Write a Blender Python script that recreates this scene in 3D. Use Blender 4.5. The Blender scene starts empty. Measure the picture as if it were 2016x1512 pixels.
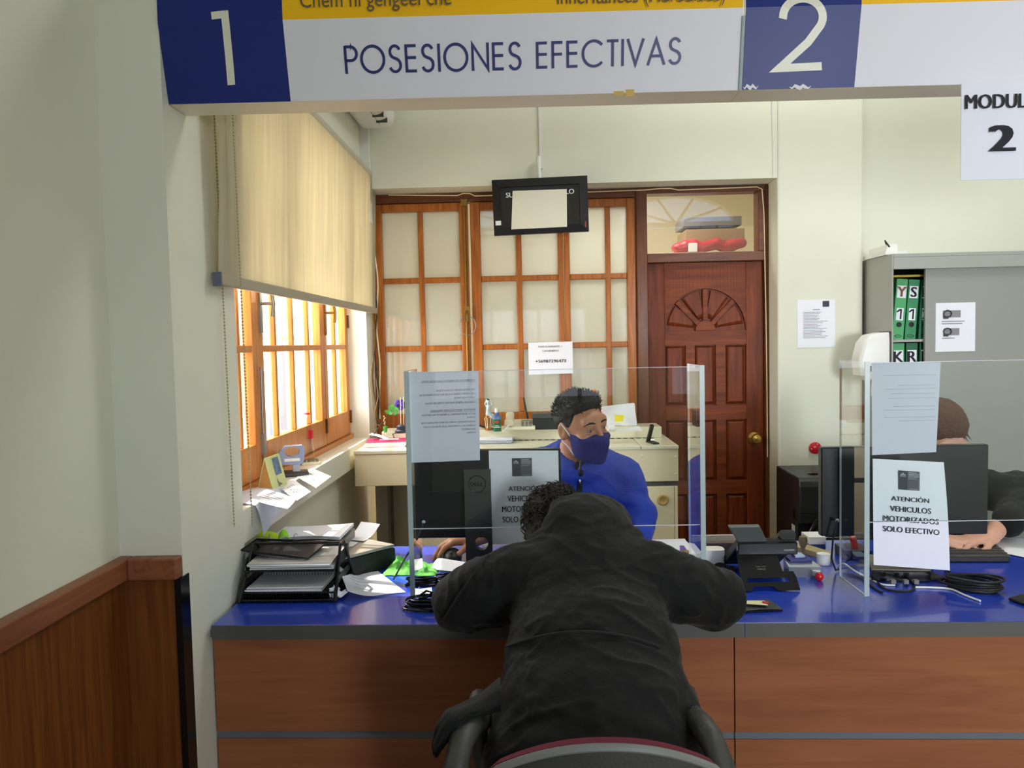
import bpy, math, random
import numpy as np
from mathutils import Vector, Matrix, noise

random.seed(7)
SC = bpy.context.scene
COL = SC.collection
# ------------------------------------------------------------------ camera
FPX, CX, CY = 1515.0, 1008.0, 756.0
CAMZ = 1.52
_Y = Vector((0.0277, 0.0535, -1.0)).normalized()
_Z = Vector((-0.020, 1.0, 0.0)); _Z = (_Z - _Y * _Z.dot(_Y)).normalized()
_X = _Y.cross(_Z)
R2C = Matrix((_X, _Y, _Z)).transposed()          # room axes -> camera axes
C2R = R2C.transposed()
cam_data = bpy.data.cameras.new('camera')
cam_data.sensor_fit = 'HORIZONTAL'
cam_data.sensor_width = 36.0
cam_data.lens = FPX / 2016.0 * 36.0
cam_data.clip_start = 0.05
cam = bpy.data.objects.new('camera', cam_data)
COL.objects.link(cam)
cam.matrix_world = Matrix.Translation((0, 0, CAMZ)) @ C2R.to_4x4()
SC.camera = cam
# ------------------------------------------------------------------ colour management, light
SC.view_settings.view_transform = 'Standard'
SC.view_settings.look = 'None'
SC.view_settings.gamma = 1.0
SC.view_settings.use_curve_mapping = False
SC.view_settings.exposure = 0.0
SC.cycles.max_bounces = 10
SC.cycles.diffuse_bounces = 5
SC.cycles.glossy_bounces = 5
SC.cycles.transparent_max_bounces = 24
SC.cycles.sample_clamp_indirect = 6.0
SC.cycles.caustics_reflective = True
SC.cycles.blur_glossy = 0.5

world = bpy.data.worlds.new('sky')
SC.world = world
world.use_nodes = True
wn = world.node_tree
wn.nodes.clear()
w_out = wn.nodes.new('ShaderNodeOutputWorld')
w_bg = wn.nodes.new('ShaderNodeBackground')
w_sky = wn.nodes.new('ShaderNodeTexSky')
w_sky.sky_type = 'HOSEK_WILKIE'
w_sky.sun_direction = Vector((-0.52, 0.12, 0.85)).normalized()
w_sky.turbidity = 6.0
w_sky.ground_albedo = 0.5
w_bg.inputs['Strength'].default_value = 7.0
wn.links.new(w_sky.outputs[0], w_bg.inputs[0])
wn.links.new(w_bg.outputs[0], w_out.inputs[0])

def lamp(name, kind, energy, color, loc, direction=None, size=None, size_y=None, angle=None, spread=None):
    d = bpy.data.lights.new(name, kind)
    d.energy = energy
    d.color = color
    if size is not None:
        d.shape = 'RECTANGLE' if size_y else 'SQUARE'
        d.size = size
        if size_y: d.size_y = size_y
    if angle is not None: d.angle = angle
    if spread is not None: d.spread = spread
    o = bpy.data.objects.new(name, d)
    COL.objects.link(o)
    o.location = loc
    if direction is not None:
        o.rotation_euler = Vector(direction).to_track_quat('-Z', 'Y').to_euler()
    return o

lamp('sun', 'SUN', 9.0, (1.0, 0.94, 0.83), (-6, 2, 9), (0.52, -0.12, -0.85), angle=0.012)
# daylight entering through the left window, the street windows behind the camera and the ceiling panels
lamp('daylight_side_window', 'AREA', 84, (1.0, 0.98, 0.94), (-1.5, 3.36, 1.7), (1, 0, -0.12), 1.7, 1.3)
lamp('daylight_street_window', 'AREA', 58, (0.92, 0.95, 1.0), (2.62, -3.6, 1.6), (-0.10, 1, -0.05), 1.15, 1.3, spread=math.radians(70))
lamp('back_room_lamp', 'AREA', 22, (1.0, 0.93, 0.80), (0.5, 5.05, 2.8), (0, 0, -1), 1.0, 0.6)
lamp('office_ceiling_lamp', 'AREA', 27, (0.97, 1.0, 0.95), (1.5, 3.1, 3.78), (0, 0, -1), 1.2, 0.6)
lamp('hall_ceiling_lamp', 'AREA', 12, (0.92, 0.95, 1.0), (2.3, 0.2, 3.78), (0, 0, -1), 1.2, 0.6)

# ------------------------------------------------------------------ helpers
def at(px, py, x=None, y=None, z=None):
    """World point where the sight line of a photograph pixel meets the plane x=, y= or z=."""
    d = C2R @ Vector(((px - CX) / FPX, (CY - py) / FPX, -1.0))
    o = Vector((0, 0, CAMZ))
    if y is not None: t = (y - o.y) / d.y
    elif z is not None: t = (z - o.z) / d.z
    else: t = (x - o.x) / d.x
    return o + d * t

def hit(px, py, p0, n):
    d = C2R @ Vector(((px - CX) / FPX, (CY - py) / FPX, -1.0))
    o = Vector((0, 0, CAMZ)); n = Vector(n)
    return o + d * ((Vector(p0) - o).dot(n) / d.dot(n))

def lin(c):
    c = c / 255.0
    return c / 12.92 if c <= 0.04045 else ((c + 0.055) / 1.055) ** 2.4

def rgb(r, g, b):
    return (lin(r), lin(g), lin(b), 1.0)

MATS = {}
def mat(name, col, rough=0.5, metal=0.0, spec=0.5, var=0.0, vscale=8.0, bump=0.0, bscale=60.0, coat=0.0, trans=0.0, sub=0.0, sheen=0.0):
    if name in MATS: return MATS[name]
    m = bpy.data.materials.new(name)
    m.use_nodes = True
    nt = m.node_tree
    b = nt.nodes['Principled BSDF']
    c = rgb(*col)
    b.inputs['Base Color'].default_value = c
    b.inputs['Roughness'].default_value = rough
    b.inputs['Metallic'].default_value = metal
    b.inputs['Specular IOR Level'].default_value = spec
    if coat: b.inputs['Coat Weight'].default_value = coat
    if sheen: b.inputs['Sheen Weight'].default_value = sheen
    if sub:
        b.inputs['Subsurface Weight'].default_value = sub
        b.inputs['Subsurface Radius'].default_value = (0.01, 0.004, 0.002)
    tc = nt.nodes.new('ShaderNodeTexCoord')
    if var:
        n = nt.nodes.new('ShaderNodeTexNoise')
        n.inputs['Scale'].default_value = vscale
        n.inputs['Detail'].default_value = 5
        r = nt.nodes.new('ShaderNodeValToRGB')
        r.color_ramp.elements[0].position = 0.3
        r.color_ramp.elements[1].position = 0.7
        r.color_ramp.elements[0].color = tuple(v * (1 - var) for v in c[:3]) + (1,)
        r.color_ramp.elements[1].color = tuple(min(1, v * (1 + var * 0.6)) for v in c[:3]) + (1,)
        nt.links.new(tc.outputs['Object'], n.inputs['Vector'])
        nt.links.new(n.outputs['Fac'], r.inputs['Fac'])
        nt.links.new(r.outputs['Color'], b.inputs['Base Color'])
    if bump:
        n2 = nt.nodes.new('ShaderNodeTexNoise')
        n2.inputs['Scale'].default_value = bscale
        n2.inputs['Detail'].default_value = 6
        bp = nt.nodes.new('ShaderNodeBump')
        bp.inputs['Strength'].default_value = bump
        bp.inputs['Distance'].default_value = 0.01
        nt.links.new(tc.outputs['Object'], n2.inputs['Vector'])
        nt.links.new(n2.outputs['Fac'], bp.inputs['Height'])
        nt.links.new(bp.outputs['Normal'], b.inputs['Normal'])
    MATS[name] = m
    return m

def wood(name, c1, c2, axis='Z', scale=6.0, rough=0.4, stretch=14.0, coat=0.15, board=0.0):
    if name in MATS: return MATS[name]
    m = bpy.data.materials.new(name)
    m.use_nodes = True
    nt = m.node_tree
    b = nt.nodes['Principled BSDF']
    b.inputs['Roughness'].default_value = rough
    b.inputs['Specular IOR Level'].default_value = 0.28
    b.inputs['Coat Weight'].default_value = coat
    b.inputs['Coat Roughness'].default_value = 0.25
    tc = nt.nodes.new('ShaderNodeTexCoord')
    mp = nt.nodes.new('ShaderNodeMapping')
    s = [stretch, stretch, stretch]
    s['XYZ'.index(axis)] = 0.8
    mp.inputs['Scale'].default_value = s
    n = nt.nodes.new('ShaderNodeTexNoise')
    n.inputs['Scale'].default_value = scale
    n.inputs['Detail'].default_value = 7
    n.inputs['Distortion'].default_value = 0.6
    r = nt.nodes.new('ShaderNodeValToRGB')
    r.color_ramp.elements[0].position = 0.28
    r.color_ramp.elements[1].position = 0.72
    r.color_ramp.elements[0].color = rgb(*c1)
    r.color_ramp.elements[1].color = rgb(*c2)
    nt.links.new(tc.outputs['Object'], mp.inputs['Vector'])
    nt.links.new(mp.outputs['Vector'], n.inputs['Vector'])
    nt.links.new(n.outputs['Fac'], r.inputs['Fac'])
    nt.links.new(r.outputs['Color'], b.inputs['Base Color'])
    bp = nt.nodes.new('ShaderNodeBump')
    bp.inputs['Strength'].default_value = 0.08
    bp.inputs['Distance'].default_value = 0.004
    nt.links.new(n.outputs['Fac'], bp.inputs['Height'])
    nt.links.new(bp.outputs['Normal'], b.inputs['Normal'])
    MATS[name] = m
    return m

def glass(name, tint=(255, 255, 255), rough=0.0, film=0.0, film_col=(255, 255, 255), ior=1.45, gloss=1.0):
    """Clear sheet: transparent with Fresnel reflection; film adds a translucent frosted coat."""
    if name in MATS: return MATS[name]
    m = bpy.data.materials.new(name)
    m.use_nodes = True
    nt = m.node_tree
    nt.nodes.clear()
    out = nt.nodes.new('ShaderNodeOutputMaterial')
    tr = nt.nodes.new('ShaderNodeBsdfTransparent'); tr.inputs[0].default_value = rgb(*tint)
    gl = nt.nodes.new('ShaderNodeBsdfGlossy'); gl.inputs['Roughness'].default_value = rough
    gl.inputs['Color'].default_value = (gloss, gloss, gloss, 1)
    fr = nt.nodes.new('ShaderNodeFresnel'); fr.inputs['IOR'].default_value = ior
    mx = nt.nodes.new('ShaderNodeMixShader')
    base = tr
    if film:
        tl = nt.nodes.new('ShaderNodeBsdfTranslucent'); tl.inputs[0].default_value = rgb(*film_col)
        df = nt.nodes.new('ShaderNodeBsdfDiffuse'); df.inputs[0].default_value = rgb(*film_col)
        m1 = nt.nodes.new('ShaderNodeMixShader'); m1.inputs[0].default_value = 0.45
        nt.links.new(tl.outputs[0], m1.inputs[1]); nt.links.new(df.outputs[0], m1.inputs[2])
        m2 = nt.nodes.new('ShaderNodeMixShader'); m2.inputs[0].default_value = film
        nt.links.new(tr.outputs[0], m2.inputs[1]); nt.links.new(m1.outputs[0], m2.inputs[2])
        base = m2
    ge = nt.nodes.new('ShaderNodeNewGeometry')          # both faces of the sheet counted once, at the front face
    iv = nt.nodes.new('ShaderNodeMath'); iv.operation = 'SUBTRACT'; iv.inputs[0].default_value = 1.0
    mu = nt.nodes.new('ShaderNodeMath'); mu.operation = 'MULTIPLY'
    m3 = nt.nodes.new('ShaderNodeMath'); m3.operation = 'MULTIPLY'; m3.inputs[1].default_value = 1.7; m3.use_clamp = True
    nt.links.new(ge.outputs['Backfacing'], iv.inputs[1])
    nt.links.new(fr.outputs[0], m3.inputs[0])
    nt.links.new(m3.outputs[0], mu.inputs[0]); nt.links.new(iv.outputs[0], mu.inputs[1])
    nt.links.new(mu.outputs[0], mx.inputs[0])
    nt.links.new(base.outputs[0], mx.inputs[1])
    nt.links.new(gl.outputs[0], mx.inputs[2])
    nt.links.new(mx.outputs[0], out.inputs[0])
    MATS[name] = m
    return m

def cloth_sheet(name, col, transl=0.5, rough=0.9, stripes=0.0):
    """Thin sheet (paper, blind cloth) that lets some light through."""
    if name in MATS: return MATS[name]
    m = bpy.data.materials.new(name)
    m.use_nodes = True
    nt = m.node_tree
    nt.nodes.clear()
    out = nt.nodes.new('ShaderNodeOutputMaterial')
    df = nt.nodes.new('ShaderNodeBsdfDiffuse'); df.inputs[0].default_value = rgb(*col)
    tl = nt.nodes.new('ShaderNodeBsdfTranslucent'); tl.inputs[0].default_value = rgb(*col)
    mx = nt.nodes.new('ShaderNodeMixShader'); mx.inputs[0].default_value = transl
    nt.links.new(df.outputs[0], mx.inputs[1]); nt.links.new(tl.outputs[0], mx.inputs[2])
    nt.links.new(mx.outputs[0], out.inputs[0])
    if stripes:
        tc = nt.nodes.new('ShaderNodeTexCoord')
        mp = nt.nodes.new('ShaderNodeMapping'); mp.inputs['Scale'].default_value = (1, 9, 0.5)
        n = nt.nodes.new('ShaderNodeTexNoise'); n.inputs['Scale'].default_value = 3; n.inputs['Detail'].default_value = 4
        r = nt.nodes.new('ShaderNodeValToRGB')
        c = rgb(*col)
        r.color_ramp.elements[0].color = tuple(v * (1 - stripes) for v in c[:3]) + (1,)
        r.color_ramp.elements[1].color = c
        nt.links.new(tc.outputs['Object'], mp.inputs[0]); nt.links.new(mp.outputs[0], n.inputs['Vector'])
        nt.links.new(n.outputs['Fac'], r.inputs['Fac'])
        nt.links.new(r.outputs[0], df.inputs[0]); nt.links.new(r.outputs[0], tl.inputs[0])
    MATS[name] = m
    return m

OFF = {}
def tag(o, label=None, cat=None, group=None, kind=None):
    if label: o['label'] = label
    if cat: o['category'] = cat
    if group: o['group'] = group
    if kind: o['kind'] = kind
    return o

def thing(name, label, cat, loc=(0, 0, 0), group=None, rz=0.0, local=False, kind=None):
    o = bpy.data.objects.new(name, None)
    o.empty_display_size = 0.05
    COL.objects.link(o)
    o.location = loc
    o.rotation_euler = (0, 0, rz)
    OFF[o] = Vector((0, 0, 0)) if (local or rz) else Vector(loc)
    return tag(o, label, cat, group, kind)

def struct(name, label, cat, loc=(0, 0, 0)):
    return thing(name, label, cat, loc, kind='structure')

def mk(name, verts, faces, m, parent=None, smooth=False, origin=None, mats=None, fmi=None):
    me = bpy.data.meshes.new(name)
    off = OFF[parent] if parent is not None else Vector(origin if origin is not None else (0, 0, 0))
    vv = [(v[0] - off.x, v[1] - off.y, v[2] - off.z) for v in verts]
    me.from_pydata(vv, [], faces)
    for k in (mats or [m]): me.materials.append(k)
    if fmi: me.polygons.foreach_set('material_index', fmi)
    if smooth: me.polygons.foreach_set('use_smooth', [True] * len(me.polygons))
    me.update()
    o = bpy.data.objects.new(name, me)
    COL.objects.link(o)
    if parent is not None:
        o.parent = parent
    elif origin is not None:
        o.location = origin
    OFF[o] = off
    return o

def rotmat(axis, deg):
    return Matrix.Rotation(math.radians(deg), 3, axis)

class MB:
    def __init__(s):
        s.v = []; s.f = []; s.mi = []; s.m = 0
    def add(s, vs, fs):
        b = len(s.v)
        s.v += [tuple(v) for v in vs]
        s.f += [tuple(i + b for i in f) for f in fs]
        s.mi += [s.m] * len(fs)
        return s
    def box(s, x0, x1, y0, y1, z0, z1):
        x0, x1 = min(x0, x1), max(x0, x1); y0, y1 = min(y0, y1), max(y0, y1); z0, z1 = min(z0, z1), max(z0, z1)
        return s.add([(x0, y0, z0), (x1, y0, z0), (x1, y1, z0), (x0, y1, z0), (x0, y0, z1), (x1, y0, z1), (x1, y1, z1), (x0, y1, z1)],
                     [(0, 3, 2, 1), (4, 5, 6, 7), (0, 1, 5, 4), (1, 2, 6, 5), (2, 3, 7, 6), (3, 0, 4, 7)])
    def obox(s, c, half, R=None):
        c = Vector(c); R = R or Matrix.Identity(3)
        vs = [c + R @ Vector((sx * half[0], sy * half[1], sz * half[2])) for sz in (-1, 1) for sx, sy in ((-1, -1), (1, -1), (1, 1), (-1, 1))]
        return s.add(vs, [(0, 3, 2, 1), (4, 5, 6, 7), (0, 1, 5, 4), (1, 2, 6, 5), (2, 3, 7, 6), (3, 0, 4, 7)])
    def rbox(s, c, half, r, R=None, axis='Z', n=4):
        """Box with four rounded edges parallel to axis."""
        R = R or Matrix.Identity(3)
        a = 'XYZ'.index(axis); i, j = [k for k in range(3) if k != a]
        if a == 1: i, j = 2, 0
        poly = []
        for q, (sx, sy) in enumerate(((1, 1), (-1, 1), (-1, -1), (1, -1))):
            for k in range(n + 1):
                t = math.pi / 2 * (q + k / n)
                p = [0, 0, 0]
                p[i] = sx * (half[i] - r) + r * math.cos(t); p[j] = sy * (half[j] - r) + r * math.sin(t); p[a] = -half[a]
                poly.append(Vector(c) + R @ Vector(p))
        e = [0, 0, 0]; e[a] = 2 * half[a]
        return s.prism(poly, R @ Vector(e))
    def prism(s, poly, ext):
        n = len(poly); ext = Vector(ext)
        vs = [Vector(p) for p in poly] + [Vector(p) + ext for p in poly]
        fs = [tuple(range(n - 1, -1, -1)), tuple(range(n, 2 * n))] + [(i, (i + 1) % n, n + (i + 1) % n, n + i) for i in range(n)]
        return s.add(vs, fs)
    def loft(s, rings, cap=True, closed=True):
        n = len(rings[0]); vs = [p for r in rings for p in r]; fs = []
        for i in range(len(rings) - 1):
            for j in range(n if closed else n - 1):
                a = i * n + j; b = i * n + (j + 1) % n
                fs.append((a, b, b + n, a + n))
        if cap:
            fs.append(tuple(range(n - 1, -1, -1))); k = (len(rings) - 1) * n
            fs.append(tuple(range(k, k + n)))
        return s.add(vs, fs)
    def lathe(s, c, prof, n=20, R=None):
        """prof: list of (radius, height) along local Z."""
        R = R or Matrix.Identity(3); c = Vector(c)
        return s.loft([[c + R @ Vector((r * math.cos(2 * math.pi * k / n), r * math.sin(2 * math.pi * k / n), z)) for k in range(n)] for r, z in prof])
    def cyl(s, a, b, r, n=14, r2=None):
        a = Vector(a); b = Vector(b); d = b - a
        R = d.to_track_quat('Z', 'Y').to_matrix()
        return s.lathe(a, [(r, 0), (r if r2 is None else r2, d.length)], n, R)
    def tube(s, pts, r, n=8, closed=False, flat=None):
        pts = [Vector(p) for p in pts]; m = len(pts); rings = []
        up = Vector((0.13, 0.21, 0.97)).normalized(); prev = None
        for i, p in enumerate(pts):
            if closed: d = (pts[(i + 1) % m] - pts[i - 1])
            else: d = pts[min(i + 1, m - 1)] - pts[max(i - 1, 0)]
            d = d.normalized() if d.length > 1e-9 else Vector((0, 0, 1))
            if prev is None:
                u = d.cross(up); u = u.normalized() if u.length > 1e-4 else d.orthogonal().normalized()
            else:
                u = (prev - d * prev.dot(d)).normalized()
            prev = u; w = d.cross(u)
            rr = r[i] if isinstance(r, (list, tuple)) else r
            fl = flat or 1.0
            rings.append([p + u * (rr * math.cos(2 * math.pi * k / n)) + w * (rr * fl * math.sin(2 * math.pi * k / n)) for k in range(n)])
        if closed: rings.append(rings[0])
        return s.loft(rings, cap=not closed)
    def ball(s, c, r, n=14, R=None):
        if not isinstance(r, (tuple, list)): r = (r, r, r)
        R = R or Matrix.Identity(3); c = Vector(c); rings = []
        m = max(6, n // 2 + 1)
        for i in range(m + 1):
            t = math.pi * min(max(i / m, 0.004), 0.996)
            rings.append([c + R @ Vector((r[0] * math.sin(t) * math.cos(2 * math.pi * k / n), r[1] * math.sin(t) * math.sin(2 * math.pi * k / n), -r[2] * math.cos(t))) for k in range(n)])
        return s.loft(rings)
    def sheet(s, fn, nu=12, nv=12, th=0.0008):
        """Thin bent sheet with real thickness; fn(u,v)->point."""
        P = [[Vector(fn(i / nu, j / nv)) for j in range(nv + 1)] for i in range(nu + 1)]
        top = []; bot = []
        for i in range(nu + 1):
            for j in range(nv + 1):
                du = P[min(i + 1, nu)][j] - P[max(i - 1, 0)][j]; dv = P[i][min(j + 1, nv)] - P[i][max(j - 1, 0)]
                nn = du.cross(dv); nn = nn.normalized() if nn.length > 1e-12 else Vector((0, 0, 1))
                top.append(P[i][j] + nn * th / 2); bot.append(P[i][j] - nn * th / 2)
        w = nv + 1; N = len(top); fs = []
        for i in range(nu):
            for j in range(nv):
                a = i * w + j
                fs.append((a, a + w, a + w + 1, a + 1)); fs.append((N + a, N + a + 1, N + a + w + 1, N + a + w))
        for i in range(nu):
            a = i * w; fs.append((a, N + a, N + a + w, a + w)); a = i * w + nv; fs.append((a, a + w, N + a + w, N + a))
        for j in range(nv):
            a = j; fs.append((a, a + 1, N + a + 1, N + a)); a = nu * w + j; fs.append((a, N + a, N + a + 1, a + 1))
        return s.add(top + bot, fs)
    def build(s, name, m, parent=None, smooth=False, bevel=0.0, origin=None, mats=None, seg=2, label=None):
        o = mk(name, s.v, s.f, m, parent, smooth, origin, mats, s.mi if mats else None)
        if bevel:
            b = o.modifiers.new('bevel', 'BEVEL'); b.width = bevel; b.segments = seg; b.limit_method = 'ANGLE'; b.angle_limit = math.radians(40)
        if smooth:
            sharpen(o)
        if label: o['label'] = label
        return o

def sharpen(o, ang=42):
    me = o.data
    try: me.set_sharp_from_angle(angle=math.radians(ang))
    except Exception: pass

def ribbon_pts(pts, w):
    """Left and right edge of a 2D stroke with mitred joints."""
    L = []; R = []; n = len(pts)
    closed = (abs(pts[0][0] - pts[-1][0]) + abs(pts[0][1] - pts[-1][1])) < 1e-6
    P = [Vector((p[0], p[1])) for p in pts]
    for i in range(n):
        if closed:
            a = P[i] - P[i - 1 if i > 0 else n - 2]; b = P[i + 1 if i < n - 1 else 1] - P[i]
        else:
            a = P[i] - P[i - 1] if i > 0 else P[1] - P[0]; b = P[i + 1] - P[i] if i < n - 1 else P[i] - P[i - 1]
        a = a.normalized(); b = b.normalized()
        na = Vector((-a.y, a.x)); nb = Vector((-b.y, b.x)); mm = na + nb
        mm = mm.normalized() if mm.length > 1e-6 else na
        k = 1.0 / max(0.35, mm.dot(na))
        L.append(P[i] + mm * (w / 2 * k)); R.append(P[i] - mm * (w / 2 * k))
    return L, R

def arc(cx, cy, rx, ry, a0, a1, n=18):
    return [(cx + rx * math.cos(math.radians(a0 + (a1 - a0) * i / n)), cy + ry * math.sin(math.radians(a0 + (a1 - a0) * i / n))) for i in range(n + 1)]

GLY = {
    'P': (0.52, [[(0.05, 0), (0.05, 1)], [(0.05, 0.96), (0.27, 0.96)] + arc(0.27, 0.715, 0.24, 0.245, 90, -90) + [(0.05, 0.47)]]),
    'O': (1.02, [arc(0.51, 0.5, 0.46, 0.47, 0, 360, 40)]),
    'S': (0.56, [arc(0.28, 0.745, 0.2, 0.215, 20, 250, 16) + arc(0.27, 0.27, 0.22, 0.235, 70, -160, 18)]),
    'E': (0.52, [[(0.46, 0.95), (0.05, 0.95), (0.05, 0.05), (0.46, 0.05)], [(0.05, 0.53), (0.45, 0.53)]]),
    'F': (0.5, [[(0.46, 0.95), (0.05, 0.95), (0.05, 0)], [(0.05, 0.52), (0.44, 0.52)]]),
    'I': (0.1, [[(0.05, 0), (0.05, 1)]]),
    'N': (0.72, [[(0.05, 0), (0.05, 0.95), (0.67, 0.05), (0.67, 1)]]),
    'C': (0.92, [arc(0.5, 0.5, 0.46, 0.47, 42, 318, 30)]),
    'T': (0.48, [[(0.0, 0.95), (0.48, 0.95)], [(0.24, 0.95), (0.24, 0)]]),
    'V': (0.72, [[(0.03, 1), (0.36, 0.05), (0.69, 1)]]),
    'A': (0.76, [[(0.03, 0), (0.38, 0.95), (0.73, 0)], [(0.16, 0.34), (0.6, 0.34)]]),
}

def strokes_on(mb, word, o, u, v, width, height, w=0.1, gap=0.13):
    """Thin monoline capitals; o = lower-left corner, u, v = unit axes of the face."""
    tot = sum(GLY[c][0] for c in word) + gap * (len(word) - 1)
    sx = width / tot; sy = height; x = 0; n = u.cross(v)
    for c in word:
        adv, strokes = GLY[c]
        for st in strokes:
            L, R = ribbon_pts([(p[0] * sx / sy, p[1]) for p in st], w)
            k = len(L)
            P = [o + u * (x * sx + q.x * sy) + v * (q.y * sy) + n * 0.0012 for q in L] + [o + u * (x * sx + q.x * sy) + v * (q.y * sy) + n * 0.0012 for q in R]
            mb.add(P, [(i, k + i, k + i + 1, i + 1) for i in range(k - 1)])
        x += adv + gap

def text_mesh(body, bold=0.0):
    cu = bpy.data.curves.new('text', 'FONT')
    cu.body = body; cu.size = 1.0; cu.resolution_u = 3
    cu.offset = bold
    cu.space_line = 1.0
    ob = bpy.data.objects.new('text', cu)
    COL.objects.link(ob)
    bpy.context.view_layer.update()
    dg = bpy.context.evaluated_depsgraph_get()
    me = bpy.data.meshes.new_from_object(ob.evaluated_get(dg))
    vs = [tuple(v.co) for v in me.vertices]; fs = [tuple(p.vertices) for p in me.polygons]
    bpy.data.objects.remove(ob); bpy.data.curves.remove(cu); bpy.data.meshes.remove(me)
    return vs, fs

def text_on(mb, body, c, u, v, width=None, height=None, bold=0.0, align='C', mirror=False, lift=0.0009):
    """Flat letters added to mb, centred on c (or starting / ending at c), fitted to width / height."""
    vs, fs = text_mesh(body, 0.0)
    if not vs: return
    xs = [p[0] for p in vs]; ys = [p[1] for p in vs]
    x0, x1, y0, y1 = min(xs), max(xs), min(ys), max(ys)
    sx = width / (x1 - x0) if width else None
    sy = height / (y1 - y0) if height else None
    sx = sx or sy; sy = sy or sx
    u = Vector(u); v = Vector(v); n = u.cross(v); c = Vector(c)
    ax = {'C': (x0 + x1) / 2, 'L': x0, 'R': x1}[align]
    shifts = (-bold, 0.0, bold) if bold else (0.0,)          # heavier strokes by overlapping copies
    for q, ds in enumerate(shifts):
        P = []
        for p in vs:
            a = (p[0] - ax + ds) * sx
            if mirror: a = -a
            P.append(c + u * a + v * ((p[1] - (y0 + y1) / 2) * sy) + n * (lift + 0.00004 * q))
        mb.add(P, [tuple(reversed(f)) for f in fs] if mirror else fs)

def quad_on(mb, c, u, v, w, h, lift=0.0006):
    c = Vector(c); u = Vector(u); v = Vector(v); n = u.cross(v) * lift
    mb.add([c - u * w / 2 - v * h / 2 + n, c + u * w / 2 - v * h / 2 + n, c + u * w / 2 + v * h / 2 + n, c - u * w / 2 + v * h / 2 + n], [(0, 1, 2, 3)])

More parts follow.
